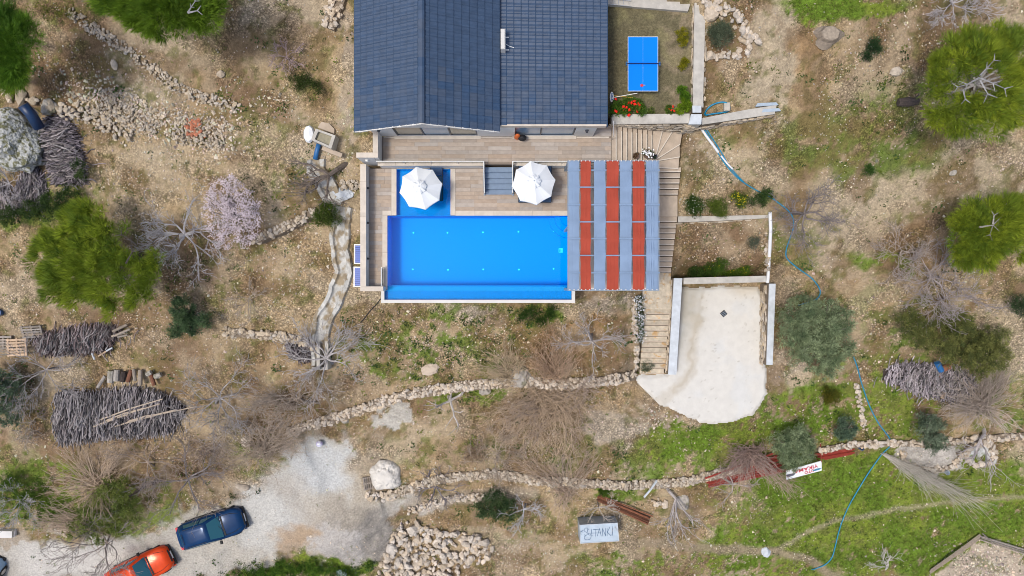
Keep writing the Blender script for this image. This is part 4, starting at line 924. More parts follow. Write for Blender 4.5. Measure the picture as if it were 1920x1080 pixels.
face_stones(w9, (xe0, -4.45), (xe0 + .03, .1), -4.95, -4.1, -4.95, -3.8, (-1, 0), 150)
w10 = block('garden_wall', 'low grey cement wall between the two planting beds right of the stairs', [P(1271, 417, -1.9)[:2], P(1350, 414, -1.9)[:2], P(1440, 409, -1.9)[:2], P(1440, 403, -1.9)[:2], P(1350, 405, -1.9)[:2], P(1271, 406, -1.9)[:2]], -3.2, -1.85, 'conc')
face_stones(w10, P(1271, 418, -1.95)[:2], P(1440, 410, -1.95)[:2], -2.6, -2.0, -2.5, -2.0, (0, -1), 70)
m = MB(); q = [hit(1444, 398, .35), hit(1445, 430, .30), hit(1443, 470, .3), hit(1441, 505, .2), P(1439, 530, -3.3)]; m.tube(q, .10, 8); single('drain_pipe', m, M['pipew'], 'straight white drainpipe on the bed edge right of the plantings', 'pipe', loc=tuple(q[2]), sm=True)
# cement yard
sp = .07; ax = np.arange(6.9, 16.2, sp); ay = np.arange(-8.6, .7, sp); X_, Y_ = np.meshgrid(ax, ay, indexing='ij')
wx = X_ + (fbm(X_, Y_, 1.2, 3, 61) - .5) * .35; wy = Y_ + (fbm(X_, Y_, 1.2, 3, 62) - .5) * .35
dd, _, _ = seg_dist(wx, wy, PAD, True); sdv = np.where(inside(wx, wy, PAD), dd, -dd)
XX = (X_ >= 9.66) | (Y_ < -5.0) | (X_ < 9.1); ok_ = (sdv > 0)
UU, VV2 = proj(X_, Y_, -4.95)
cc = np.ones(X_.shape + (3,)) * C3(.585, .572, .535)
def pm(mk, c):
    global cc
    mk = np.clip(mk, 0, 1)[..., None]; cc = cc * (1 - mk) + c * mk
u2 = UU + (fbm(X_, Y_, 1.5, 4, 71) - .5) * 26; v2 = VV2 + (fbm(X_, Y_, 1.5, 4, 72) - .5) * 26
d_, _, _ = seg_dist(u2, v2, [(1300, 545), (1305, 600), (1302, 660), (1294, 700), (1270, 725), (1240, 750)]); pm(smooth((16 - d_) / 10) * .42, C3(.41, .36, .28))
d_, _, _ = seg_dist(u2, v2, [(1318, 545), (1310, 590), (1300, 650), (1292, 700), (1262, 735)]); pm(smooth((6 - d_) / 5) * .35, C3(.36, .30, .21))
pm(smooth((1335 - u2) / 40) * smooth((640 - v2) / 60) * .55, C3(.40, .36, .28)); pm(smooth((1300 - u2) / 22) * smooth((690 - v2) / 60) * .5, C3(.33, .31, .26))
pm(smooth((fbm(X_, Y_, .8, 4, 73) - .5) * 5) * .25, C3(.52, .56, .60)); pm(smooth((u2 - 1350) / 30) * smooth((560 - v2) / 20) * .4, C3(.50, .42, .30)); pm(smooth((fbm(X_, Y_, 5, 3, 75) - .76) * 14) * .4, C3(.25, .22, .17))
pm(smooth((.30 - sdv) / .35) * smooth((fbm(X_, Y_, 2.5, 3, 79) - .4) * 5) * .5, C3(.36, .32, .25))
idx = -np.ones(X_.shape, int); vv = []; ccc = []
zz_ = -4.94 + smooth((.25 - sdv) / .25) * -.10
q = ok_[:-1, :-1] & ok_[1:, :-1] & ok_[1:, 1:] & ok_[:-1, 1:]
II = np.arange(X_.size).reshape(X_.shape); Fq = np.stack([II[:-1, :-1][q], II[1:, :-1][q], II[1:, 1:][q], II[:-1, 1:][q]], -1)
used, invx = np.unique(Fq.ravel(), return_inverse=True)
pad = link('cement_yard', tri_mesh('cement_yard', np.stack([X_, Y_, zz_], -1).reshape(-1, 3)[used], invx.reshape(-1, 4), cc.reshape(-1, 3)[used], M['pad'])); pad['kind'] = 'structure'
q = P(1357, 588, -4.93); dr = thing('drain_cover', 'small dark square drain cover set in the cement yard', 'drain', tuple(q), rz=.7)
m = MB(); m.box((0, 0, 0), (.32, .32, .02)); part('frame', m, M['tyre'], dr, world=False)
for k in range(4): m = MB(); m.box((-.1 + k * .066, 0, .014), (.02, .26, .012)); part('bar', m, M['greymetal'], dr, world=False)
# pergola -------------------------------------------------------------------
pz = 2.6; pg = thing('pergola', 'metal pergola roofed with woven red and grey blue fabric strips', 'pergola', (5.5, 3, 0))
gx0, gx1 = P(1065, 0, pz).x, P(1237, 0, pz).x; gy0, gy1 = P(0, 545, pz).y, P(0, 300, pz).y
for (x_, y_) in ((gx0 + .06, gy0 + .06), (gx1 - .06, gy0 + .06), (gx0 + .06, gy1 - .06), (gx1 - .06, gy1 - .06), (gx0 + .06, 3.0), (gx1 - .06, 3.0)): m = MB(); m.box((x_, y_, 1.25), (.12, .12, 2.5)); part('post', m, M['greymetal'], pg)
for x_ in (gx0 + .03, gx1 - .03, (gx0 + gx1) / 2): m = MB(); m.box((x_, (gy0 + gy1) / 2, pz - .20), (.08, gy1 - gy0, .14)); part('beam', m, M['greymetal'], pg)
for y_ in (gy0 + .03, gy1 - .03): m = MB(); m.box(((gx0 + gx1) / 2, y_, pz - .201), (gx1 - gx0 - .1, .08, .138)); part('beam', m, M['greymetal'], pg)
bars = [319, 351, 384, 416, 447.5, 479, 511.5]; by = [P(0, b, pz).y for b in bars]
for y_ in by: m = MB(); m.box(((gx0 + gx1) / 2, y_, pz), (gx1 - gx0, .06, .04)); part('cross_bar', m, M['greycloth'], pg)
strips = [(1066, 1086.5, 0), (1088, 1108, 1), (1113.5, 1135.5, 0), (1137, 1160, 1), (1162, 1184.5, 0), (1186, 1208.5, 1), (1211.5, 1234, 0)]
for i, (a, b, red) in enumerate(strips):
    xa, xb = P(a, 0, pz).x, P(b, 0, pz).x; ys_ = np.linspace(gy0 + .03, gy1 - .03, 120); xs_ = np.linspace(xa, xb, 11)
    # height: grey above even bars, below odd ones; red the other way round
    nodes = [(gy0, 0)] + [(yy, (.055 if (k % 2 == (1 if not red else 0)) else -.055) * 1.0) for k, yy in list(enumerate(by))[::-1]] + [(gy1, 0)]
    ny_, nzv = zip(*nodes); hz = np.interp(ys_, ny_, nzv); sag = np.interp(ys_, sorted(list(ny_)), [0] * len(ny_))
    fold = RNG.uniform(-1, 1, 11) * (.016 if i not in (5, 6) else .032)
    V_ = np.zeros((len(ys_), 11, 3))
    for r_, yy in enumerate(ys_):
        dn = min(abs(yy - q) for q in ny_); pinch = .022 * math.sin(min(dn / .9, 1) * math.pi / 2) * (1 if i != 1 else 1.6)
        for c_, xx in enumerate(xs_):
            t_ = (c_ / 10 - .5) * 2; V_[r_, c_] = (xx - t_ * pinch, yy, pz + hz[r_] + fold[c_] * (1 - abs(t_)) * math.sin(min(dn / .8, 1) * 1.57) + .01 * math.sin(yy * 3 + i))
    m = MB(); m.grid(V_, flip=True); o = part('fabric_strip', m, M['redcloth' if red else 'greycloth'], pg, label='terracotta red fabric strip' if red else 'grey blue fabric strip')
    # eyelets
    m = MB()
    for yy in (gy0 + .05, gy1 - .05):
        for t_ in (.12, .5, .88): m.lathe([(.03, 0), (.03, .02)], 8, (xa + (xb - xa) * t_, yy, pz + .03))
    sp_ = part('eyelets', m, M['white'], o); sp_['kind'] = 'stuff'
m = MB(); m.box((5.6, -.05, -.12), (3.6, .1, .28)); m.box((5.4, 6.36, .93), (.2, .1, .05)); part('floor_edge', m, M['white'], pg)
# parasols -------------------------------------------------------------------
par1 = thing('parasol', 'white octagonal parasol standing over the shallow part of the pool', 'parasol', (0, 0, 0), group='white parasols by the pool')
N8 = 8; R0 = 1.10
for k in range(N8):
    a0 = 2 * math.pi * k / N8; a1 = 2 * math.pi * (k + 1) / N8; m = MB(); V_ = np.zeros((7, 5, 3))
    for i in range(7):
        t_ = .16 + .84 * i / 6
        for j in range(5):
            s_ = j / 4; p = np.array([math.cos(a0), math.sin(a0)]) * (1 - s_) + np.array([math.cos(a1), math.sin(a1)]) * s_
            sag = math.sin(s_ * math.pi); p = p * R0 * t_ * (1 - .03 * sag * t_); V_[i, j] = (p[0], p[1], 2.55 - .52 * t_ - .07 * t_ * t_ - .045 * sag * t_)
    m.grid(V_)
    e = V_[-1]; fl = np.stack([e, e * [1.008, 1.008, 1] - [0, 0, .13]], 0); m.grid(fl)
    part('canopy_panel', m, M['canvas'], par1, world=False)
    m = MB(); m.tube([(.1 * math.cos(a0), .1 * math.sin(a0), 2.42), (R0 * math.cos(a0) * .98, R0 * math.sin(a0) * .98, 1.92)], .012, 5); part('rib', m, M['whitemetal'], par1, world=False)
m = MB()
V_ = np.zeros((4, 33, 3))
for i, (r_, zz) in enumerate(((.015, 2.64), (.12, 2.61), (.24, 2.545), (.335, 2.47))):
    for j in range(33): a = 2 * math.pi * j / 32; rr = r_ * (1 + (.07 * math.cos(8 * a + .5) if i > 1 else 0)); V_[i, j] = (rr * math.cos(a), rr * math.sin(a), zz + (.026 * math.sin(j * 2.1) * (i == 3) + .02 * math.cos(8 * a)) * (i > 1))
m.grid(V_); part('vent_cap', m, M['canvas'], par1, world=False)
m = MB(); m.lathe([(.03, 0), (.025, .05), (.005, .08)], 8, (0, 0, 2.62)); part('finial', m, M['greymetal'], par1, world=False)
m = MB(); m.tube([(0, 0, .02), (0, 0, 2.6)], .025, 8); part('pole', m, M['whitemetal'], par1, world=False)
m = MB(); m.lathe([(.28, 0), (.28, .05), (.06, .09), (.04, .3)], 16, (0, 0, 0)); part('base', m, M['greymetal'], par1, world=False)
# loungers
def lounger(name, label, loc, rz, back=.35):
    t = thing(name, label, 'sun lounger', (0, 0, 0), group='blue grey sun loungers')
    m = MB()
    for s_ in (-.31, .31): m.tube([(s_, -.95, .30), (s_, .35, .30), (s_, .95, .30 + back)], .022, 5)
    for yy, zz in ((-.95, .3), (.35, .3), (.95, .3 + back)): m.tube([(-.31, yy, zz), (.31, yy, zz)], .02, 5)
    part('frame', m, M['darkmetal'], t, world=False)
    m = MB(); m.box((0, -.3, .315), (.58, 1.28, .02)); part('seat', m, M['mesh'], t, world=False)
    m = MB(); a = math.atan2(back, .6); m.box((0, .65, .315 + back / 2), (.58, .66, .02), R=Matrix.Rotation(a, 3, 'X')); part('backrest', m, M['mesh'], t, world=False)
    for sx in (-.3, .3):
        for sy in (-.8, .4): m = MB(); m.box((sx, sy, .14), (.035, .035, .28)); part('leg', m, M['darkmetal'], t, world=False)
    t.location = loc; t.rotation_euler = (0, 0, rz); return t
q = P(1000, 345, 0)
pq = P(1001, 341, 2.3); par1.location = (*P(786.5, 350, 2.1)[:2], kz + .02); par1.rotation_euler = (0, 0, math.radians(12))
copy_thing(par1, (pq.x, pq.y, -.0), math.radians(8), 'white octagonal parasol on the deck between the steps and pergola', 'white parasols by the pool')
lounger('sun_lounger', 'blue grey lounger half hidden under the left of the deck parasol', (P(983, 0).x, P(0, 347).y, 0), 0)
lounger('sun_lounger', 'blue grey lounger half hidden under the right of the deck parasol', (P(1022, 0).x, P(0, 347).y, 0), 0)
lounger('sun_lounger', 'blue grey lounger standing in the shallow water beside the parasol', (P(818, 0, .2).x, P(0, 342, 0).y, kz), .0, .5)
# stains, side tables
# ------------------------------------------------------------------ table tennis
tt = thing('table_tennis_table', 'bright blue table tennis table standing on the lawn', 'table', (0, 0, 0), rz=0)
m = MB(); m.box((0, .69, .75), (1.51, 1.355, .03)); part('table_half', m, M['tt'], tt, world=False)
m = MB(); m.box((0, -.69, .75), (1.51, 1.355, .03)); part('table_half', m, M['tt'], tt, world=False)
m = MB()
for s_ in (-1, 1): m.box((s_ * .75, 0, .768), (.022, 2.74, .006)); m.box((0, s_ * 1.36, .7685), (1.52, .022, .007))
m.box((0, 0, .7675), (.003, 2.7, .005)); part('line_marking', m, M['ttwhite'], tt, world=False)
m = MB(); m.box((0, 0, .84), (1.74, .018, .14)); part('net', m, M['net'], tt, world=False)
for s_ in (-1, 1):
    m = MB(); m.box((s_ * .83, 0, .80), (.07, .18, .12), bev=.02); part('net_post', m, M['pipeb'], tt, world=False)
    m = MB(); m.box((s_ * .79, -.25, .70), (.05, .16, .06)); part('clip', m, M['darkmetal'], tt, world=False)
for sx in (-.6, .6):
    for sy in (-1.1, -.25, .25, 1.1): m = MB(); m.box((sx, sy, .37), (.04, .04, .74)); part('leg', m, M['darkmetal'], tt, world=False)
q = P(1205.5, 120, 1.76); tt.location = (q.x, q.y, 1.0)
q = P(1203.5, 160, 1.79); pd = thing('paddle', 'red table tennis paddle lying near the lower edge of the blue table', 'paddle', (q.x, q.y, 1.775))
m = MB(); m.prism([(.085 * math.cos(a / 8 * 6.283), .078 * math.sin(a / 8 * 6.283)) for a in range(8)], 0, .012); part('blade', m, M['red'], pd, world=False)
m = MB(); m.box((.12, .01, .006), (.10, .028, .02)); part('handle', m, M['palewood'], pd, world=False)
q = P(1146, 184, 1.1); br_ = thing('pool_brush', 'white and blue brush head with two thin poles by the red geraniums', 'brush', (q.x, q.y, 1.02))
m = MB(); m.prism([(.10 * math.cos(a / 12 * 6.283), .26 * math.sin(a / 12 * 6.283)) for a in range(12)], .25, .31); part('head', m, M['whitemetal'], br_, world=False)
m = MB(); m.box((.02, .0, .32), (.09, .34, .03)); part('bristle_pad', m, M['pipeb'], br_, world=False)
m = MB()
for k in range(4): m.box((.02, -.1 + k * .07, .34), (.06, .025, .012))
part('ridge', m, M['whitemetal'], br_, world=False)
m = MB(); m.tube([(.12, -.02, .3), (1.25, .12, .55)], .018, 6); part('pole', m, M['whitemetal'], br_, world=False)
m = MB(); m.tube([(.12, .06, .3), (1.05, -.10, .5)], .014, 6); part('pole', m, mat('yellow_pole', (.55, .33, .03), .5), br_, world=False, label='yellow pole')
# ------------------------------------------------------------------ cars
def car(label, paint, loc, rz, L=4.12, Wd=1.74, hatch=True):
    c = thing('car', label, 'car', (0, 0, 0), group='cars parked on the cement track')
    hw = Wd / 2; hl = L / 2
    # lower body loft
    xs = np.concatenate([[-1, -.985, -.95, -.88], np.linspace(-.78, .72, 14), [.82, .90, .955, .985, 1]])
    def halfw(s): return hw * (1 - .34 * abs(s) ** 9 - .05 * max(0, s) ** 2)
    def topz(s):
        if s > .30: return .98 - .20 * ((s - .30) / .70) ** 1.6 - .10 * max(0, (s - .93) / .07)
        return .98 + (.02 if s > -.8 else .02 - .12 * ((-.8 - s) / .2))
    V_ = np.zeros((len(xs), 13, 3))
    for i, s in enumerate(xs):
        w = halfw(s); z = topz(s); lo = .20 + .12 * max(0, abs(s) - .93) / .07
        pr = [(-.93, lo), (-1.0, .38), (-1.0, .60), (-.975, .80 if s < .3 else min(.8, z - .06)), (-.90, z - .035), (-.72, z), (0, z + .025)]
        pr = pr + [(-a, b) for a, b in pr[-2::-1]]
        for j, (a, b) in enumerate(pr): V_[i, j] = (s * hl, a * w, min(b, z + .03) if abs(a) < .99 else b)
    m = MB(); m.grid(V_, flip=True)
    for i, fl in ((0, False), (len(xs) - 1, True)):
        k = list(range(13)); m.add(V_[i], [tuple(k[::-1]) if fl is False else tuple(k)])
    m.add([(-.95 * hl, -hw * .9, .21), (.95 * hl, -hw * .9, .21), (.95 * hl, hw * .9, .21), (-.95 * hl, hw * .9, .21)], [(3, 2, 1, 0)])
    part('body', m, paint, c, world=False, sm=True)
    # greenhouse
    xr0, xf0 = -hl * .90, hl * .40; xr1, xf1 = -hl * .74, hl * .03; w0, w1 = hw * .89, hw * .70; zb, zr = .97, 1.46
    def ring(t):
        xr = xr0 + (xr1 - xr0) * t; xf = xf0 + (xf1 - xf0) * t; w = w0 + (w1 - w0) * t; z = zb + (zr - zb) * t; r = .12 + .12 * t; pts = []
        for cx_, cy_, a0 in ((xf - r, w - r, 0), (xr + r, w - r, 90), (xr + r, -w + r, 180), (xf - r, -w + r, 270)):
            for k in range(4): a = math.radians(a0 + k * 30); pts.append((cx_ + r * math.cos(a), cy_ + r * math.sin(a), z))
        return pts
    rings = [ring(0), ring(.5), ring(.93)]; r3 = [(p[0] * .97 + .0 - .02, p[1] * .93, 1.47) for p in ring(1)]; r4 = [(p[0] * .6 - .12, p[1] * .5, 1.50) for p in ring(1)]
    m = MB(); R_ = rings + [r3, r4]
    V2 = [p for rg in R_ for p in rg]; f = []
    for i in range(len(R_) - 1):
        for k in range(16): f.append((i * 16 + k, i * 16 + (k + 1) % 16, (i + 1) * 16 + (k + 1) % 16, (i + 1) * 16 + k))
    f.append(tuple(range(len(V2) - 16, len(V2)))); m.add(V2, f); part('roof', m, paint, c, world=False, sm=True)
    def pane(nm, a, b, cc, d, n=(0, 0, 0)):
        m = MB(); pts = [Vector(q) for q in (a, b, cc, d)]; nr = (pts[1] - pts[0]).cross(pts[3] - pts[0]).normalized()
        out = nr if nr.dot(sum(pts, Vector()) / 4 - Vector((-.3, 0, .6))) > 0 else -nr
        v = [p + out * .018 for p in pts] + [p - out * .01 for p in pts]
        m.add([tuple(p) for p in v], [(0, 1, 2, 3), (7, 6, 5, 4), (0, 4, 5, 1), (1, 5, 6, 2), (2, 6, 7, 3), (3, 7, 4, 0)] if out is nr or out == nr else [(3, 2, 1, 0), (4, 5, 6, 7), (1, 5, 4, 0), (2, 6, 5, 1), (3, 7, 6, 2), (0, 4, 7, 3)])
        return part(nm, m, M['glassdk'], c, world=False)
    def pt(xa, t, side, inset=0):
        w = (w0 + (w1 - w0) * t - inset) * side; return (xa, w, zb + (zr - zb) * t)
    f0, f1 = .06, .90
    xf = lambda t: xf0 + (xf1 - xf0) * t; xr = lambda t: xr0 + (xr1 - xr0) * t
    pane('windshield', pt(xf(f0), f0, 1, .10), pt(xf(f0), f0, -1, .10), pt(xf(f1), f1, -1, .12), pt(xf(f1), f1, 1, .12))
    pane('rear_window', pt(xr(.2), .2, 1, .14), pt(xr(.2), .2, -1, .14), pt(xr(f1), f1, -1, .14), pt(xr(f1), f1, 1, .14))
    for s_ in (1, -1):
        pane('side_window', pt(xf(f0) - .28, .10, s_), pt(-.28, .10, s_), pt(-.28, .84, s_), pt(xf(.84) - .22, .84, s_))
        pane('side_window', pt(-.38, .10, s_), pt(xr(.1) + .38, .12, s_), pt(xr(.84) + .32, .84, s_), pt(-.38, .84, s_))
        m = MB(); m.box((xf0 - .32, s_ * (hw + .09), .98), (.14, .20, .12), bev=.02); part('wing_mirror', m, M['tyre'] if hatch else paint, c, world=False)
        m = MB(); hx = hl * .90; m.add([(hx - .32, s_ * hw * .90, .80), (hx - .02, s_ * hw * .72, .73), (hx + .03, s_ * hw * .48, .73), (hx - .13, s_ * hw * .62, .83), (hx - .32, s_ * hw * .90, .62), (hx - .02, s_ * hw * .72, .55), (hx + .03, s_ * hw * .48, .55), (hx - .13, s_ * hw * .62, .62)],
            [(0, 1, 2, 3), (7, 6, 5, 4), (0, 4, 5, 1), (1, 5, 6, 2), (2, 6, 7, 3), (3, 7, 4, 0)] if s_ < 0 else [(3, 2, 1, 0), (4, 5, 6, 7), (1, 5, 4, 0), (2, 6, 5, 1), (3, 7, 6, 2), (0, 4, 7, 3)]); part('headlight', m, M['lamp'], c, world=False)
        m = MB(); m.box((-hl * .95, s_ * hw * .70, .80), (.16, .22, .16)); part('tail_light', m, M['red'], c, world=False)
        m = MB(); m.tube([(xf1 - .15, s_ * w1 * .90, 1.50), (xr1 + .2, s_ * w1 * .90, 1.50)], .014, 5); part('roof_rail', m, M['darkmetal'], c, world=False)
        for wx_ in (-hl * .62, hl * .62):
            m = MB(); pts = [(wx_, s_ * (hw - .20), .32), (wx_, s_ * (hw + .01), .32)]
            m.tube(pts, .32, 18); w_ = part('wheel', m, M['tyre'], c, world=False)
            m = MB(); m.tube([(wx_, s_ * (hw + .005), .32), (wx_, s_ * (hw + .02), .32)], .20, 12); part('rim', m, M['chrome'], w_, world=False)
        m = MB(); m.box((0, s_ * (hw * .995), .33), (hl * 1.0, .05, .14)); part('sill', m, M['tyre'], c, world=False)
    m = MB(); m.box((hl * .985, 0, .62), (.10, hw * .9, .14), bev=.01); part('grille', m, M['tyre'], c, world=False)
    for k, dz in ((0, .705), (1, .66)): m = MB(); m.box((hl * .965 + k * .05, .0, dz), (.03, .46, .025)); part('grille_bar', m, M['chrome'], c, world=False)
    m = MB(); m.box((hl * 1.005 + .03, 0, .45), (.025, .50, .11)); part('number_plate', m, M['plateM'], c, world=False)
    m = MB(); m.box((hl * .98, 0, .34), (.22, hw * 1.55, .16), bev=.03); part('bumper', m, M['tyre'], c, world=False)
    m = MB(); m.box((xf0 + .06, 0, .985), (.10, w0 * 1.6, .02)); part('cowl', m, M['tyre'], c, world=False)
    for s_ in (-.3, .25): m = MB(); m.tube([(xf0 + .02, s_, 1.01), (xf0 - .16, s_ + .42, 1.10)], .009, 4); part('wiper', m, M['tyre'], c, world=False)
    m = MB()
    for s_ in (-1, 1):
        m.tube([(xf0 + .02, s_ * hw * .70, 1.0), (hl * .70, s_ * hw * .68, .935), (hl * .93, s_ * hw * .50, .80)], .013, 4)
        m.tube([(xr1 + .1, s_ * w1 * .55, 1.505), (xr1 + .1, 0, 1.515)], .012, 4)
        for xx in (-.33, xf0 - .38): m.tube([(xx, s_ * (hw + .004), .35), (xx, s_ * (hw * .985), .86), (xx, s_ * (w0 + .02), .98)], .012, 4)
    g_ = part('panel_gaps', m, M['tyre'], c, world=False)
    m = MB(); m.box((xf0 - .62, 0, .78), (.5, 1.2, .2)); part('dashboard', m, M['tyre'], c, world=False)
    c.location = loc; c.rotation_euler = (0, 0, rz); return c
def paint(n, col, metal=.1): return mat(n, col, .14, metal=metal, spec=.18, coat=.0, nz=(1.3, .22))
def carpos(u_, v_): q = hit(u_, v_, 1.0); return (q.x, q.y, float(gz(q.x, q.y)) + .02)
car('dark blue car parked alone on the cement track below the brushwood', paint('navy_paint', (.006, .034, .105)), carpos(392, 994), math.radians(17.5))
car('bright orange red hatchback behind the blue car at the bottom edge', paint('orange_paint', (.62, .06, .012), .1), carpos(257, 1072), math.radians(25))
car('pale blue car with only its rounded nose showing at the left edge', paint('pale_blue_paint', (.28, .42, .58)), carpos(-47, 1104), math.radians(66))
# ------------------------------------------------------------------ tank and sign
zt_ = -5.62; tkq = hit(1122, 985, .5); base = float(gz(tkq.x, tkq.y)) - .15
tk = thing('water_tank', 'galvanised sheet water tank with hand painted lettering on its flat lid', 'tank', (tkq.x, tkq.y, base))
tc_ = [P(1087, 984.5, zt_), P(1157.5, 980.5, zt_), P(1160.5, 1014, zt_), P(1088.5, 1018.5, zt_)]; poly = [(p.x, p.y) for p in tc_]
m = MB(); m.prism(poly, base, zt_ - .03); part('tank_body', m, M['galv'], tk)
m = MB(); m.prism(poly, zt_ - .028, zt_); part('lid', m, M['galv'], tk)
for a, b in ((0, 1), (1, 2), (2, 3), (3, 0)):
    m = MB(); pa, pb_ = Vector((*poly[a], zt_ + .01)), Vector((*poly[b], zt_ + .01)); m.tube([pa, pb_], .022, 5); part('rim', m, M['concblue'], tk)
for k in range(4):
    m = MB(); m.tube([Vector((*poly[k], base)), Vector((*poly[k], zt_))], .025, 5); part('corner_angle', m, M['concblue'], tk)
strokes = [[(392,655),(372,630),(335,632),(312,665),(330,690),(362,705),(372,735),(345,760),(318,742)],
 [(372,655),(378,700),(392,745),(420,752),(438,725),(442,655)], [(452,750),(456,754)],
 [(470,655),(560,652)], [(515,655),(512,770)], [(540,765),(575,640),(605,765)], [(555,715),(600,712)], [(622,765),(628,640),(680,762),(682,630)], [(705,640),(706,762)], [(752,612),(710,700),(762,758)], [(790,598),(795,690),(800,752),(770,745)],
 [(380,718),(470,715),(600,712)], [(300,700),(262,690),(245,720),(270,735)], [(262,690),(300,668)], [(345,762),(318,780),(322,815),(365,832),(410,822),(432,790),(440,745)]]
m = MB()
for sN, s_ in enumerate(strokes):
    pts = [P(1060 + a / 9, 920 + b / 9, zt_ + .006) for a, b in s_]
    for i in range(len(pts) - 1):
        a, b = pts[i], pts[i + 1]; d = (b - a); n_v = Vector((-d.y, d.x, 0)).normalized() * .014; e = d.normalized() * .012; h_ = Vector((0, 0, .0012 * ((sN + i) % 4)))
        v = [a - e - n_v + h_, b + e - n_v + h_, b + e + n_v + h_, a - e + n_v + h_]; m.add([tuple(p) for p in v], [(0, 1, 2, 3)])
part('lettering', m, M['ink'], tk)
def flat_text(body, size, mt, name):
    cu = bpy.data.curves.new(name, 'FONT'); cu.body = body; cu.size = size; cu.align_x = 'CENTER'; cu.align_y = 'CENTER'; cu.extrude = .004; cu.offset = size * .018
    to = bpy.data.objects.new('tmp', cu); COL.objects.link(to); dg = bpy.context.evaluated_depsgraph_get(); me = bpy.data.meshes.new_from_object(to.evaluated_get(dg)); bpy.data.objects.remove(to)
    me.materials.clear(); me.materials.append(mt); me.name = name; return me
# sign board: face looks up and north, text runs right to left in the picture
zs = -5.2; A1 = P(1473.5, 882.5, zs); A2 = P(1540, 864, zs); B2 = P(1540.5, 882, zs - .22); B1 = P(1474, 899.5, zs - .22)
sg = thing('sign_board', 'white car wash sign board with red lettering leaning under the olive tree', 'sign', tuple((B1 + B2) / 2 + Vector((0, 0, -1.2))))
nrm = (A2 - A1).cross(B1 - A1).normalized(); nrm = nrm if nrm.z > 0 else -nrm
m = MB(); v = [A1, A2, B2, B1]; v = [p + nrm * .02 for p in v] + [p - nrm * .02 for p in v]
m.add([tuple(p) for p in v], [(3, 2, 1, 0), (4, 5, 6, 7), (0, 1, 5, 4), (1, 2, 6, 5), (2, 3, 7, 6), (3, 0, 4, 7)]); part('board', m, M['ttwhite'], sg)
ex = (A1 - A2).normalized(); ey = nrm.cross(ex).normalized(); cen = (A1 + A2 + B1 + B2) / 4
mred = mat('sign_red', (.50, .03, .06), .6); mblu = mat('sign_blue', (.05, .22, .35), .6); mgre = mat('sign_grey', (.10, .11, .14), .6)
def on_sign(me, x, y, o=.045, sx=1, sy=1):
    mt_ = Matrix(((ex.x * sx, ey.x * sy, nrm.x, 0), (ex.y * sx, ey.y * sy, nrm.y, 0), (ex.z * sx, ey.z * sy, nrm.z, 0), (0, 0, 0, 1))); mt_.translation = cen + ex * x + ey * y + nrm * o
    return piece('lettering', me, sg, None, M=mt_)
Wb = (A2 - A1).length; Hb = ((B1 - A1).length + (B2 - A2).length) / 2
on_sign(flat_text('OTO', .27, mred, 'lettering'), -Wb * .14, Hb * .23, sx=1.0)
on_sign(flat_text('YIKAMA', .33, mred, 'lettering'), -Wb * .06, -Hb * .17, sx=1.25)
m = MB(); m.prism([(-.28, -.0), (-.1, .07), (.15, .06), (.3, 0), (.1, -.06), (-.12, -.05)], 0, .006); on_sign(m.mesh('emblem', mblu), -Wb * .36, Hb * .24).name = 'emblem'
m = MB(); m.prism([(-.32, -.06), (-.2, .08), (.1, .1), (.3, 0), (.28, -.1)], 0, .006); on_sign(m.mesh('emblem', mgre), Wb * .38, Hb * .05).name = 'emblem'
pq_ = P(1539, 833, -4.2)
m = MB(); pa = P(1540, 866, zs); m.tube([(pa.x, pa.y, zs - 1.3), (pa.x, pa.y, zs)], .03); part('post', m, M['redsteel'], sg)
m = MB(); m.tube([pa, P(1538.5, 831, -5.6)], .03); part('brace', m, M['redsteel'], sg)
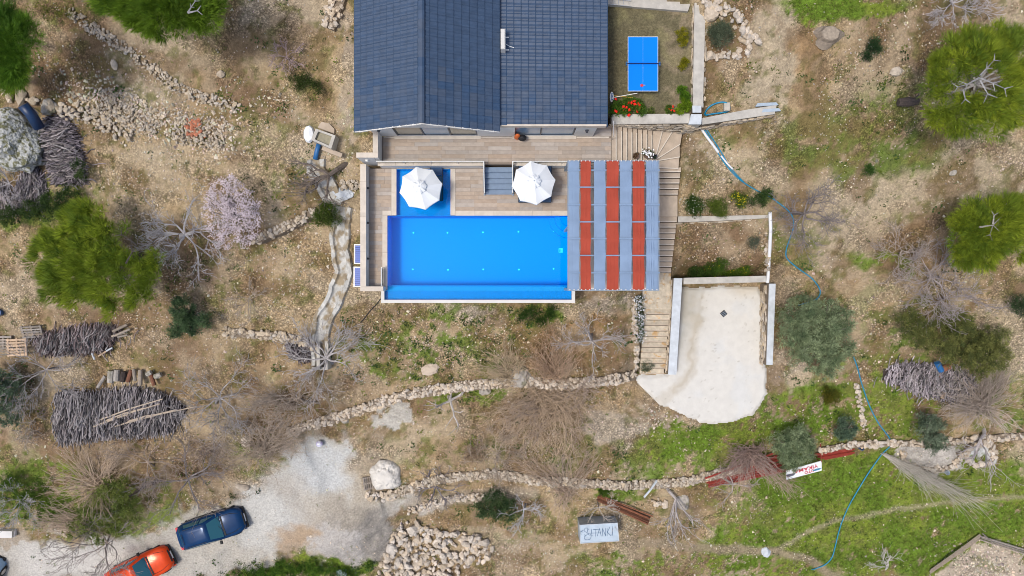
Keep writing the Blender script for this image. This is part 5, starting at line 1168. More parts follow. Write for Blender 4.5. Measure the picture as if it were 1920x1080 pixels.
# ------------------------------------------------------------------ dry stone walls
def resample(pts, step):
    out = []; 
    for i in range(len(pts) - 1):
        a, b = Vector((*pts[i], 0)), Vector((*pts[i + 1], 0)); n = max(1, int((b - a).length / step))
        for k in range(n): q = a.lerp(b, k / n); out.append((q.x, q.y))
    out.append(tuple(pts[-1])); return out
def dry_wall(name, label, pxl, width, h, size=.26, nmax=290, smk='stone', drop=.5, core=True, cat='wall', pxstep=14, wob=.1, dens_=1.8):
    pts = resample(pxl, pxstep); W_p = [hit(a, b) for a, b in pts]
    if len(W_p) > 3:
        W_p = [W_p[0]] + [(W_p[i - 1] + W_p[i] * 2 + W_p[i + 1]) / 4 for i in range(1, len(W_p) - 1)] + [W_p[-1]]
    t = thing(name, label, cat, tuple(W_p[len(W_p) // 2]))
    if core:
        m = MB(); V_ = []
        for i, p in enumerate(W_p):
            d = (W_p[min(i + 1, len(W_p) - 1)] - W_p[max(i - 1, 0)]); d.z = 0; d.normalize(); nn = Vector((-d.y, d.x, 0))
            w = width * (.42 + wob * random.uniform(-1, 1)); zt2 = max(float(gz(*(p + nn * .3)[:2])), float(gz(*(p - nn * .3)[:2]))) + h * .75
            V_.append([p + nn * w * 1.25 + Vector((0, 0, -.7)), Vector(((p + nn * w).x, (p + nn * w).y, zt2)), Vector(((p - nn * w).x, (p - nn * w).y, zt2)), p - nn * w * 1.25 + Vector((0, 0, -.9))])
        m.grid(np.array([[tuple(q) for q in r] for r in V_]), flip=True)
        for r, fl in ((0, False), (-1, True)): m.add([tuple(q) for q in V_[r]], [(0, 1, 2, 3) if not fl else (3, 2, 1, 0)])
        part('wall_core', m, M['mortar'], t)
    segs = [(W_p[i], W_p[i + 1]) for i in range(len(W_p) - 1)]; Ls = [(b - a).length for a, b in segs]; tot = sum(Ls)
    rows = max(1, round(width / (size * .75))); cnt = int(tot / (size * .82) * rows * dens_); recs = []
    for k in range(cnt):
        s = random.random() * tot; i = 0
        while i < len(Ls) - 1 and s > Ls[i]: s -= Ls[i]; i += 1
        a, b = segs[i]; d = (b - a); d.z = 0; d.normalize(); nn = Vector((-d.y, d.x, 0)); r = random.uniform(-.5, .5) * width * .95
        p = a.lerp(b, s / max(Ls[i], .01)) + nn * r
        gh = max(float(gz(p.x, p.y)), float(gz(*(a.lerp(b, .5) + nn * .3)[:2])) - (drop if r < -width * .38 else 0) * random.random())
        z = gh + h * (1 - (abs(r) / width * 2) ** 3 * .5) * random.uniform(.75, 1.0)
        sc = size * math.exp(random.gauss(0, .24)); recs.append((p.x, p.y, z, sc))
    recs.sort(key=lambda q: -q[3])
    for x_, y_, z_, sc in recs[:nmax]:
        piece('stone', random.choice(SM[smk]), t, (x_, y_, z_), (random.uniform(-.4, .4), random.uniform(-.4, .4), random.uniform(0, 6.28)), (sc * random.uniform(.9, 1.35), sc * random.uniform(.75, 1.1), sc * random.uniform(.7, 1)))
    rest = recs[nmax:]
    if rest:
        A = np.array(rest); nR = len(A); bc = {'stone': C3(.42, .36, .285), 'rock': C3(.50, .43, .35), 'brick': C3(.42, .16, .09)}[smk]
        Vr, Fr, Cr = scatter(STONES[2][0], STONES[2][1], rotm(nR, .35, (1.15, .9, .85), .2, A[:, 3]), A[:, :3] - np.array(ORG[t.name]), bc * RNG.uniform(.65, 1.3, (nR, 1)))
        o = link('small_stones', tri_mesh('small_stones', Vr, Fr, Cr, M['scat']), t); o['kind'] = 'stuff'
    return t
dry_wall('dry_stone_wall', 'dry stone wall curving below the pool up to the cement yard', [(540,808),(600,790),(640,778),(700,758),(760,738),(850,724),(960,714),(1060,720),(1130,712),(1190,702)], .62, .24, .21, smk='rock', dens_=1.9)
dry_wall('dry_stone_wall', 'long low dry stone wall running along the middle of the lower terraces', [(735,925),(800,902),(860,892),(930,888),(1000,898),(1080,902),(1180,906),(1270,900),(1330,892),(1385,874)], .58, .18, .195, smk='stone')
dry_wall('dry_stone_wall', 'narrow dry stone wall above the green meadow at the right', [(1530,842),(1570,836),(1620,832),(1680,830),(1740,830),(1800,824),(1860,820),(1935,816)], .42, .2, .23, smk='rock')
dry_wall('dry_stone_wall', 'short rubble wall beside the cement track under the tarpaulin heap', [(688,928),(720,930),(760,920),(800,900)], .6, .2, .26, smk='rock', core=False)
dry_wall('dry_stone_wall', 'second short rubble wall below the long dry stone wall', [(765,958),(800,948),(840,935),(885,930),(940,930)], .45, .15, .22, smk='rock', core=False)
dry_wall('dry_stone_wall', 'grey stone wall running left from the end of the cement channel', [(425,622),(470,626),(520,630),(580,640),(600,660)], .5, .2, .24)
dry_wall('dry_stone_wall', 'pale stone bank slanting between blossom tree and cement channel', [(478,452),(510,440),(545,425),(575,408),(596,396)], .5, .2, .2)
dry_wall('dry_stone_wall', 'pale stone heap wall left of the roof at the top edge', [(640,-20),(634,10),(625,35),(618,55)], .8, .35, .28, smk='rock')
dry_wall('dry_stone_wall', 'diagonal line of stones crossing the upper left slope', [(130,20),(160,45),(200,70),(240,95),(275,120),(310,150),(345,172),(400,190),(450,205)], .6, .05, .16, core=False, dens_=1.1)
dry_wall('dry_stone_wall', 'row of pale boulders above the mossy outcrop at the left edge', [(-10,165),(30,180),(70,192),(100,202),(135,206)], .5, .12, .42, core=False, dens_=.9)
dry_wall('dry_stone_wall', 'curved line of pale rocks arching round the lavender bush bed', [(1310,5),(1335,12),(1360,22),(1385,38),(1402,60),(1412,85)], .75, .16, .32, core=False, smk='rock')
dry_wall('dry_stone_wall', 'straight row of pale rocks closing the lavender bush bed below', [(1322,104),(1345,108),(1375,106),(1405,96)], .4, .12, .26, core=False, smk='rock')
dry_wall('dry_stone_wall', 'narrow line of stones standing upright of the meadow wall', [(1604,718),(1609,745),(1614,775),(1620,806)], .28, .1, .22, smk='rock', core=False)
dry_wall('dry_stone_wall', 'row of stones edging the white flower bed beside the stone steps', [(1189,560),(1189,600),(1190,640),(1196,668),(1194,695)], .28, .15, .2, core=False, smk='rock')
dry_wall('dry_stone_wall', 'stones dropped along the white pipe right of the planting bed', [(1438,430),(1434,470),(1430,510)], .35, .05, .22, core=False, dens_=.8)
def ring_px(cx, cy, rx, ry, n=20, a0=0, a1=360, rot=0): return [(cx + rx * math.cos(math.radians(a0 + (a1 - a0) * k / n)), cy + ry * math.sin(math.radians(a0 + (a1 - a0) * k / n))) for k in range(n + 1)]
dry_wall('tree_ring', 'large oval ring of pale stones round a patch of grey mortar', ring_px(1745, 855, 55, 26, 18, -20, 195), .36, .14, .24, smk='rock', cat='stone ring')
dry_wall('tree_ring', 'small ring of ochre stones around a white cement disc', ring_px(1836, 850, 28, 24, 14), .36, .12, .27, smk='rock', cat='stone ring')
dry_wall('stone_heap', 'small heap of light stones against the boulder row', [(120,200),(170,205),(215,235),(250,255)], 1.4, .05, .2, core=False, cat='heap', dens_=.9)
dry_wall('stone_heap', 'scatter of broken stones left of the bricks', [(185,190),(240,200),(300,240)], 1.6, .03, .15, core=False, cat='heap', dens_=1.0)
dry_wall('stone_heap', 'heap of gravel sized stones around the red brick rubble', [(325,240),(370,245),(420,255)], 1.7, .05, .14, core=False, cat='heap', dens_=1.1)
dry_wall('stone_heap', 'stones heaped below the round concrete of the dead tree', [(640,350),(665,345),(680,350)], .6, .05, .2, core=False, cat='heap')
dry_wall('stone_heap', 'row of squared blocks stacked by the fallen branch near the tank', [(1218,938),(1235,940),(1250,945)], .5, .1, .26, core=False, cat='heap', smk='rock', dens_=.9)
dry_wall('stone_heap', 'heap of small pale stones at the end of the ivory road edge', [(95,985),(115,992),(130,1000)], .6, .1, .2, core=False, cat='heap')
dry_wall('brick_heap', 'small heap of broken red bricks among the white stones', [(350,240),(365,243),(378,240)], 1.0, .12, .19, core=False, smk='brick', cat='bricks', dens_=1.3)
# rock pile
rp = thing('rock_pile', 'large pile of angular pale quarry rocks beside the grey sand heap', 'rocks', tuple(hit(815, 1035)))
RPP = [(738,985),(770,975),(800,985),(815,995),(840,990),(870,995),(900,1005),(925,1030),(915,1050),(880,1060),(850,1100),(700,1100),(710,1060),(725,1040),(735,1010)]
cnt = 0; recs = []
while cnt < 430:
    u_, v_ = random.uniform(700, 930), random.uniform(970, 1100)
    if inside(np.array([u_]), np.array([v_]), RPP)[0]:
        lay = cnt / 430; q = hit(u_, v_); sc = math.exp(random.gauss(-.93, .27)); recs.append((q.x, q.y, q.z + .08 + .40 * lay * random.random(), sc)); cnt += 1
recs.sort(key=lambda q: -q[3] - q[2] * .5)
for x_, y_, z_, sc in recs[:290]: piece('rock', random.choice(SM['rock']), rp, (x_, y_, z_), (random.uniform(-.8, .8), random.uniform(-.8, .8), random.uniform(0, 6.28)), (sc * random.uniform(.9, 1.4), sc * random.uniform(.75, 1.1), sc * random.uniform(.8, 1.1)))
A = np.array(recs[290:]); Vr, Fr, Cr = scatter(STONES[4][0], STONES[4][1], rotm(len(A), .6, (1.15, .9, .9), .25, A[:, 3]), A[:, :3] - np.array(ORG[rp.name]), C3(.60, .52, .44) * RNG.uniform(.7, 1.2, (len(A), 1)))
o = link('small_rocks', tri_mesh('small_rocks', Vr, Fr, Cr, M['scat']), rp); o['kind'] = 'stuff'
# boulders -------------------------------------------------------------------
def boulder(label, u_, v_, sx, sy, sz, mt='boulder', rz=0, seed=1, name='boulder', cat='boulder', lift=0):
    v, f = ico_proto(2, .0, 0); rr = random.Random(seed); off = rr.uniform(0, 50)
    n1 = fbm(v[:, 0] * 2 + off, v[:, 1] * 2 + v[:, 2] * 3, 1.3, 3, seed); v = v * (1 + (n1 - .5)[:, None] * .75)
    v = np.round(v * 7) / 7 * .35 + v * .65
    q = hit(u_, v_, sz * .2); m = MB(); m.add(v * np.array((sx, sy, sz)) * 2, [tuple(a) for a in f]); o = single(name, m, M[mt], label, cat); o.location = (q.x, q.y, q.z + lift); o.rotation_euler = (0, 0, rz); return o
boulder('large mossy weathered outcrop at the left edge beside the brushwood', 30, 265, 1.35, 1.75, 1.3, 'bluerock', .2, 3)
boulder('white crusty weathered rock lump on the left outcrop', 35, 285, .55, .6, 1.5, 'bluerock', .9, 8)
boulder('big round sandy boulder set in the dry stone wall below the pool', 975, 704, .62, .62, .5, 'boulder', 0, 12)
boulder('flat tan broken boulder in the weeds below the pool', 806, 692, .55, .38, .18, 'travert', .3, 5)
boulder('grey boulder under the middle of the dry stone wall', 909, 733, .40, .25, .3, 'boulder', -.2, 6)
boulder('small dark grey boulder below the left part of the dry stone wall', 647, 788, .26, .20, .2, 'boulder', 0, 7)
boulder('pale rock with a reddish face beside the end of the cement track', 455, 913, .40, .22, .25, 'rock', -.2, 9)
boulder('pale boulder at the left end of the long dry stone wall', 463, 827, .36, .30, .3, 'rock', .2, 21)
boulder('small white stone above the brown footpath at the meadow edge', 1436, 1035, .27, .30, .2, 'concblue', .2, 13)
boulder('round ochre boulder in the lavender bed wall', 1331, 104, .28, .25, .25, 'rock', .2, 14)
boulder('large pink tinted boulder in the curved rock line', 1335, 25, .42, .36, .3, 'rock', .4, 15)
boulder('pair of grey weathered rocks in the grass left of the large right pine', 1680, 135, .30, .25, .2, 'rock', .2, 16)
boulder('flat grey slab in the scrub right of the rusty bars', 1278, 940, .45, .55, .2, 'boulder', .5, 17)
boulder('rounded grey boulder among the upper left stones', 92, 200, .42, .42, .3, 'boulder', .2, 18)
boulder('isolated white rock on the bare earth of the upper left', 214, 121, .16, .26, .15, 'rock', .3, 19)
boulder('isolated white rock at the top of the bare slope left of the roof', 414, 139, .22, .2, .15, 'rock', .3, 20)
boulder('dark stump like rock on the left of the right hand sandy slope', 1385 + 402, 324, .18, .15, .15, 'boulder', .3, 22)
boulder('white cement lump under the dead tree by the trough', 645, 362, .55, .35, .22, 'concblue', .1, 23, cat='lump')
boulder('pale boulder beside the squared blocks near the fallen branch', 1281, 948, .3, .28, .3, 'rock', .2, 24)
# tarpaulin heap, sand lump, ball
tpq = hit(722, 892); tp_ = thing('tarp_heap', 'heap covered by a crumpled white tarpaulin at the track edge', 'tarpaulin', tuple(tpq))
sp = .06; X_, Y_ = np.meshgrid(np.arange(-1.05, 1.06, sp), np.arange(-1.05, 1.06, sp), indexing='ij'); r_ = np.sqrt((X_ / 1.0) ** 2 + (Y_ / 1.0) ** 2) + (fbm(X_ + 5, Y_, 1.6, 3, 91) - .5) * .5
Hh = .75 * np.clip(1 - r_ ** 2, 0, 1) ** .55; rid = np.abs(fbm(X_, Y_, 2.2, 3, 92) - .5) * .7; Hh = Hh - rid * (r_ > .45) * .6 - .06
Hh = np.where((np.abs(X_) < .42) & (np.abs(Y_ + .0) < .45), np.maximum(Hh, .62 - .5 * np.maximum(np.abs(X_ * .7 + Y_ * .7), np.abs(X_ * .7 - Y_ * .7))), Hh)
ZG = gz(X_ + tpq.x, Y_ + tpq.y) - tpq.z; m = MB(); m.grid(np.stack([X_, Y_, np.where(Hh > -.05, ZG + Hh, ZG - .15)], -1)); part('tarp_sheet', m, M['tarp'], tp_, world=False, sm=False)
def pallet(label, u_, v_, w, d, rz, h=.0, n=7, dark=False, tilt=0, mt='palewood'):
    q = hit(u_, v_, h); t = thing('pallet', label, 'pallet', tuple(q), rz=rz); t.rotation_euler = (tilt, 0, rz)
    for k in range(n): m = MB(); m.box((0, -d / 2 + d * (k + .5) / n, .13), (w, d / n * .55, .022)); part('slat', m, M[mt], t, world=False)
    for k in range(3): m = MB(); m.box((-w * .44 + k * w * .44, 0, .07), (.09, d, .09)); part('bearer', m, M[mt], t, world=False)
    for k in range(4): m = MB(); m.box((0, -d / 2 + d * (k + .5) / 4, .012), (w, .09, .018)); part('slat', m, M[mt], t, world=False)
    return t
pallet('pale new wooden pallet lying on brushwood at the left edge', 34, 651, 1.15, 1.05, .05, .35, 6)
pallet('weathered grey pallet leaning behind the pale new pallet', 62, 621, 1.2, .75, .05, .3, 5, mt='wood', tilt=.3)
pallet('grey pallet half buried left of the pale new pallet', 8, 642, 1.0, .8, .0, .2, 5, mt='wood')
pallet('small pale pallet leaning on the white tarpaulin heap', 692, 905, .8, .75, 1.7, .1, 6, mt='wood', tilt=.25)
q = hit(599, 832, .25); bl = thing('beach_ball', 'small lilac and white ball lying on the grey track', 'ball', tuple(q))
v, f = ico_proto(2, 0, 0); m = MB(); m.add(v * .42, [tuple(a) for a in f]); part('ball', m, mat('ball_lilac', (.45, .42, .62), .4, col2=(.7, .72, .8), nz2=(2.2, .45, .5)), bl, world=False, sm=True)
# solar panels by the parapet
def panel(label, v0, v1, px1):
    q0 = hit(672, (v0 + v1) / 2, .5); z = q0.z; xa = P(663, 0, z).x if px1 == 0 else P(px1, 0, z).x; xb = P(679, 0, z).x + .25; ya, yb = P(0, v1, z).y, P(0, v0, z).y
    t = thing('slatted_panel', label, 'panel', ((xa + xb) / 2, (ya + yb) / 2, z - .4))
    m = MB()
    for a_, b_, c_, d_ in ((xa, xb, ya, ya + .06), (xa, xb, yb - .06, yb), (xa, xa + .06, ya + .06, yb - .06), (xb - .06, xb, ya + .06, yb - .06)): m.box(((a_ + b_) / 2, (c_ + d_) / 2, z), (b_ - a_, d_ - c_, .05))
    part('frame', m, M['whitemetal'], t)
    for k in range(9):
        m = MB(); w_ = (yb - ya - .14) / 9; m.box(((xa + xb) / 2, ya + .07 + w_ * (k + .5), z), (xb - xa - .12, w_ * .78, .03)); part('slat', m, mat('cobalt_slat', (.008, .06, .36), .35) if 'cobalt' not in M else M['cobalt'], t)
    m = MB(); m.box(((xa + xb) / 2, (ya + yb) / 2, z - .03), (xb - xa - .12, yb - ya - .12, .012)); part('backing', m, M['net'], t)
    for sx in (xa + .03, xb - .03):
        for sy in (ya + .05, yb - .05): m = MB(); m.box((sx, sy, z - .28), (.04, .04, .5)); part('leg', m, M['whitemetal'], t)
M['cobalt'] = mat('cobalt_slat', (.01, .075, .42), .35)
panel('upper blue slatted panel in white frame against the pool parapet', 458, 495, 664); panel('lower blue slatted panel in white frame against the pool parapet', 500, 538, 663)
# water trough
zr_ = .85; tro = thing('water_trough', 'tilted rectangular concrete trough holding murky water', 'trough', tuple(hit(605, 262)))
oc = [P(592, 241, zr_), P(629, 254, zr_), P(621, 279, zr_), P(583, 262, zr_)]; cx_ = sum((p for p in oc), Vector()) / 4
ic = [cx_ + (p - cx_) * .70 for p in oc]
m = MB()
for k in range(4):
    a, b, c_, d_ = oc[k], oc[(k + 1) % 4], ic[(k + 1) % 4], ic[k]; m.prism([(a.x, a.y), (b.x, b.y), (c_.x, c_.y), (d_.x, d_.y)], -.4, zr_)
part('trough_wall', m, M['conc'], tro); m = MB(); m.prism([(p.x, p.y) for p in ic], zr_ - .8, zr_ - .18); part('murky_water', m, M['dirt'], tro)
m = MB(); a = P(612, 285, .5); single('stone_beam', MB().box((P(613, 282, .4).x + .25, P(0, 284, .4).y, .25), (1.1, .22, .22), -.38), M['travert'], 'narrow stone beam lying below the concrete trough', 'beam')
single('stone_slab', MB().prism([tuple(hit(*p))[:2] for p in ((597,240),(603,229),(618,232),(628,243),(628,252),(612,246))], .0, float(gz(*hit(612,240)[:2])) + .14), M['travert'], 'pale flat stone slab behind the concrete trough', 'slab')
single('cloth_bundle', MB().lathe([(.05, 0), (.3, .05), (.25, .2), (.05, .28)], 9, tuple(hit(580, 252)), ry=1.6), M['canvas'], 'crumpled pale blue sheet left of the concrete trough', 'sheet')
m = MB(); m.tube([hit(598, 270, .3), hit(594, 285, .25), hit(591, 299, .2)], .13, 10); single('blue_pipe', m, M['pipeb'], 'short thick blue pipe running down from the concrete trough', 'pipe', sm=True)
m = MB(); m.tube([hit(43, 197, 1.4), hit(58, 214, 1.2), hit(74, 240, .9)], .27, 12); single('blue_drum', m, M['pipedark'], 'long dark blue rolled tube behind the mossy outcrop', 'tube', sm=True)
# concrete channel
def channel(label, pxl, w, bank, name='cement_channel'):
    pts = resample(pxl, 9); Wp = [hit(a, b) for a, b in pts]; V_ = []; t = thing(name, label, 'channel', tuple(Wp[len(Wp) // 2]))
    for i, p in enumerate(Wp):
        d = Wp[min(i + 1, len(Wp) - 1)] - Wp[max(i - 1, 0)]; d.z = 0; d.normalize(); nn = Vector((-d.y, d.x, 0)); j = lambda k: (float(fbm(np.array(p.x * 1.0 + k * 9), np.array(p.y), 1.5, 3, 5)) - .5) * .35
        prof = [(-1.0, -.25), (-.92, .05), (-.85, .22), (-.5, .24), (-.38, .05), (-.3, .0), (.3, .0), (.4, .06), (.52, .24), (.85, .22), (.92, .05), (1.0, -.25)]
        row = []
        for a, b in prof:
            q = p + nn * (a * w / 2 + j(int(a > 0))); q.z = float(gz(q.x, q.y)) + .07 + b * bank / .24 + j(3) * .15 * (abs(a) > .4); row.append(q)
        V_.append(row)
    V_ = np.array([[tuple(q) for q in r] for r in V_]); m = MB(); m.grid(V_, flip=True); part('channel_bed', m, mat('mortar_channel', (.46, .455, .43), .9, nz=(3, .3), bump=(7, .6), col2=(.27, .22, .15), nz2=(2.0, .47, .60)), t)
    return t
channel('pale cement channel running down the slope left of the pool', [(643,388),(640,420),(637,445),(641,480),(645,510),(640,535),(628,560),(612,590),(604,620),(600,655),(602,685)], 1.12, .19)
channel('upper cement channel below the trough passing under the dead tree', [(592,300),(594,320),(606,338),(614,356),(622,375),(634,388)], 1.15, .15)
m = MB(); 
for k, (a, b) in enumerate(((597, 668), (613, 668))): q = P(a, b, float(hit(a, b).z) + .55); m.box((q.x, q.y, q.z - .3), (.18, 1.5, .7))
q = hit(604, 689); m.box((q.x, q.y, q.z + .18), (.9, .16, .7)); single('cement_basin', m, M['conc'], 'open cement basin at the lower end of the channel', 'basin')
# hoses and cables ----------------------------------------------------------
def hose(label, pxl, r, mt, h=.06, name='hose', cat='hose', sub=5, z=None):
    pts = []; n_ = len(pxl)
    for i in range(n_ - 1):
        p0, p1, p2, p3 = [np.array(pxl[max(0, min(n_ - 1, i + k))], float) for k in (-1, 0, 1, 2)]
        for k in range(sub):
            t = k / sub; q = .5 * ((2 * p1) + (-p0 + p2) * t + (2 * p0 - 5 * p1 + 4 * p2 - p3) * t * t + (-p0 + 3 * p1 - 3 * p2 + p3) * t ** 3); pts.append(tuple(q))
    pts.append(pxl[-1]); W = [hit(a, b, h) for a, b in pts]; m = MB(); m.tube(W, r, 6); return single(name, m, M[mt], label, cat, sm=True, loc=tuple(W[0]))
hose('blue hose winding from the corner pier down to the bare tree', [(1318,238),(1330,258),(1345,285),(1362,310),(1385,335),(1415,355),(1445,370),(1462,382),(1478,395),(1487,410),(1487,430),(1480,450),(1474,470),(1476,485),(1495,502),(1520,520),(1533,535),(1538,548),(1532,560),(1515,567),(1497,572)], .032, 'hose')
hose('second blue hose lying beside the white pipe', [(1322,238),(1336,260),(1352,285),(1370,315),(1395,342)], .03, 'hose', h=.08)
hose('blue hose crossing the green meadow on the right', [(1600,668),(1608,690),(1616,720),(1630,760),(1645,790),(1658,808),(1668,822),(1670,835),(1655,850),(1640,870),(1625,892),(1608,920),(1592,948),(1580,975),(1572,1000),(1566,1025),(1560,1045),(1548,1058),(1530,1066),(1522,1068)], .033, 'hose')
hose('coiled blue hose lying on the walled terrace corner', [(1321,215),(1325,206),(1335,197),(1350,192),(1362,193),(1368,200),(1366,208),(1355,211),(1340,213),(1322,216)], .045, 'hose', h=.12)
hose('white plastic pipe slanting down from the corner pier', [(1313,238),(1325,256),(1337,272),(1347,286)], .075, 'pipew', h=.15, name='plastic_pipe', cat='pipe')
hose('thin white pipe end beside the blue hose', [(1352,292),(1363,306),(1374,317)], .05, 'pipew', h=.12, name='plastic_pipe', cat='pipe')
hose('thin dark cable curling from the corner of the overflow channel', [(714,560),(706,570),(694,583),(682,598),(676,605)], .025, 'tyre', name='cable', cat='cable')
q = hit(1362, 201, .1); m = MB(); m.box((q.x, q.y, q.z + .05), (.32, .45, .25), .0, bev=.04); single('stone_block', m, M['conc'], 'upright grey stone block inside the coiled blue hose', 'block')
# loose metal -----------------------------------------------------------------
def bars(name, label, cat, a0, a1, b0, b1, n, r, mt, h=.3, box_=True, group=None):
    """bundle between two cross lines a (start) and b (end) in picture, each from first to last bar"""
    c = hit((a0[0] + b0[0]) / 2, (a0[1] + b0[1]) / 2); t = thing(name, label, cat, tuple(c))
    for k in range(n):
        s = (k + .5) / n + random.uniform(-.04, .04); pa = (a0[0] + (a1[0] - a0[0]) * s + random.uniform(-3, 3), a0[1] + (a1[1] - a0[1]) * s); pb = (b0[0] + (b1[0] - b0[0]) * s + random.uniform(-5, 5), b0[1] + (b1[1] - b0[1]) * s)
        hh = h * random.uniform(.4, 1); A_, B_ = hit(*pa, hh), hit(*pb, hh * random.uniform(.8, 1.1)); m = MB()
        m.tube([A_, B_], r, 4); part('bar', m, M[mt], t)
    return t
bars('steel_bars', 'long stack of red oxide steel bars under the bare brush', 'steel bars', (1322, 897), (1332, 914), (1455, 850), (1475, 884), 17, .055, 'redsteel', .4)
bars('steel_bars', 'neat stack of red steel beams right of the sign board', 'steel bars', (1522, 852), (1545, 862), (1598, 840), (1602, 852), 7, .05, 'redsteel', .3)
bars('rusty_bars', 'crossed stack of rusty steel channels lying above the water tank', 'steel bars', (1123, 929), (1120, 940), (1220, 968), (1212, 985), 12, .045, 'rust', .35)
m = MB(); m.tube([hit(1208, 932, .5), hit(1220, 918, .7), hit(1231, 902, .9)], .07, 6); single('gutter', m, M['concblue'], 'grey blue gutter leaning on the dry stone wall above the rusty bars', 'gutter')
def bucket(label, u_, v_, r, h, mt):
    q = hit(u_, v_); t = thing('bucket', label, 'bucket', tuple(q)); m = MB(); m.lathe([(r * .8, 0), (r, h), (r * 1.08, h), (r * 1.08, h + .03), (r * .9, h + .03), (r * .72, .03)], 14, cap=True); part('bucket_body', m, M[mt], t, world=False); return t
bucket('dark blue bucket beside the narrow wall above the meadow', 1609, 837, .14, .45, 'bluebucket'); bucket('small grey bucket below the large oval stone ring', 1771, 884, .13, .3, 'galv'); bucket('blue plastic tub at the left edge above the pallets', 2, 586, .22, .3, 'bluebucket')
# timber frame bottom right
pts_ = [(1744, 1066), (1838, 1002), (1932, 1034)]
tf = thing('timber_frame', 'weathered timber frame around a gravel bed at the lower right corner', 'frame', tuple(hit(1838, 1040)))
for a, b in zip(pts_[:-1], pts_[1:]):
    for k in range(3):
        A_, B_ = hit(a[0] + random.uniform(-3, 3), a[1] + 3 + k * 3, .22), hit(b[0], b[1] + k * 4, .22); m = MB(); m.tube([A_, A_.lerp(B_, .5) + Vector((0, 0, .02)), B_], .05, 4); part('board', m, M['wood'], tf)
m = MB(); A_, B_ = hit(1842, 1000, .3), hit(1861, 1017, .3); m.tube([A_, B_], .04, 4); part('board', m, M['wood'], tf)
# stumps and logs -------------------------------------------------------------
q = hit(1552, 67); sm_ = thing('tree_stump', 'wide grey tree stump with spreading roots in the upper right', 'stump', tuple(q))
V_ = []
for r_, z_ in ((.75, -.05), (.52, .15), (.46, .32), (.42, .36)):
    V_.append([(r_ * (1 + .22 * math.sin(3 * a + 1) * (z_ < .1) + .08 * math.sin(7 * a)) * math.cos(a), r_ * .82 * (1 + .22 * math.sin(3 * a + 1) * (z_ < .1)) * math.sin(a), z_) for a in np.linspace(0, 2 * math.pi, 25)])
m = MB(); m.grid(np.array(V_), flip=False); part('bark', m, M['wood'], sm_, world=False); m = MB(); m.add(V_[-1][:-1], [tuple(range(24))]); part('cut_face', m, M['cutwood'], sm_, world=False)
A_ = hit(1684, 192, .25); B_ = hit(1722, 190, .3); m = MB(); m.tube([A_, A_.lerp(B_, .5), B_], [.20, .25, .17], 10); m.tube([A_.lerp(B_, .7), A_.lerp(B_, .8) + Vector((.1, .3, .25))], [.07, .04], 6); single('fallen_log', m, M['darklog'], 'short dark log lying left of the large pine', 'log')
def log_row(label, recs):
    t = thing('log_stack', label, 'logs', tuple(hit(recs[0][0], recs[0][1])))
    for u_, v_, l, r, a, mt in recs:
        q = hit(u_, v_, .35); d = Vector((math.cos(a), math.sin(a), 0)) * l / 2; m = MB(); m.tube([q - d, q, q + d], [r * .95, r, r * .9], 9); part('log', m, M[mt], t)
log_row('row of thick upright cut logs along the top of the big brushwood stack', [(208,706,.7,.2,1.5,'boulder'),(219,704,.65,.18,1.5,'wood'),(231,706,.6,.17,1.4,'soilm'),(243,705,.7,.13,1.3,'rust'),(252,703,.7,.1,1.7,'wood'),(263,708,.9,.13,1.55,'wood'),(279,700,.3,.14,.5,'boulder'),(286,712,.7,.12,1.9,'rust'),(296,704,.4,.15,.4,'boulder'),(190,716,.8,.1,1.0,'wood')])
log_row('thick pale branch and boards dropped on the middle brushwood row', [(138,640,1.1,.10,.35,'concblue'),(197,660,.9,.05,.55,'palewood'),(205,655,.4,.05,.5,'concblue'),(175,668,.4,.06,-1.2,'concblue'),(195,668,.8,.05,-.9,'wood')])
log_row('grey split planks at the right end of the middle brushwood row', [(225,615,.9,.08,.45,'wood'),(232,622,.8,.07,.4,'wood'),(222,627,.8,.07,.3,'wood'),(230,630,.6,.06,.2,'wood')])
log_row('mixed planks and stump pieces on the right hand brushwood heap', [(1803,705,.9,.12,.7,'wood'),(1812,698,.9,.11,-.8,'wood'),(1770,738,.6,.12,1.2,'palewood'),(1790,715,.5,.2,.1,'boulder'),(1762,703,.9,.08,1.4,'rust'),(1772,690,.5,.2,.4,'rust')])
m = MB(); m.tube([hit(1757, 680, .7), hit(1765, 695, .6)], .17, 8); single('blue_canister', m, M['pipeb'], 'small blue canister stuck in the right hand brushwood heap', 'canister')
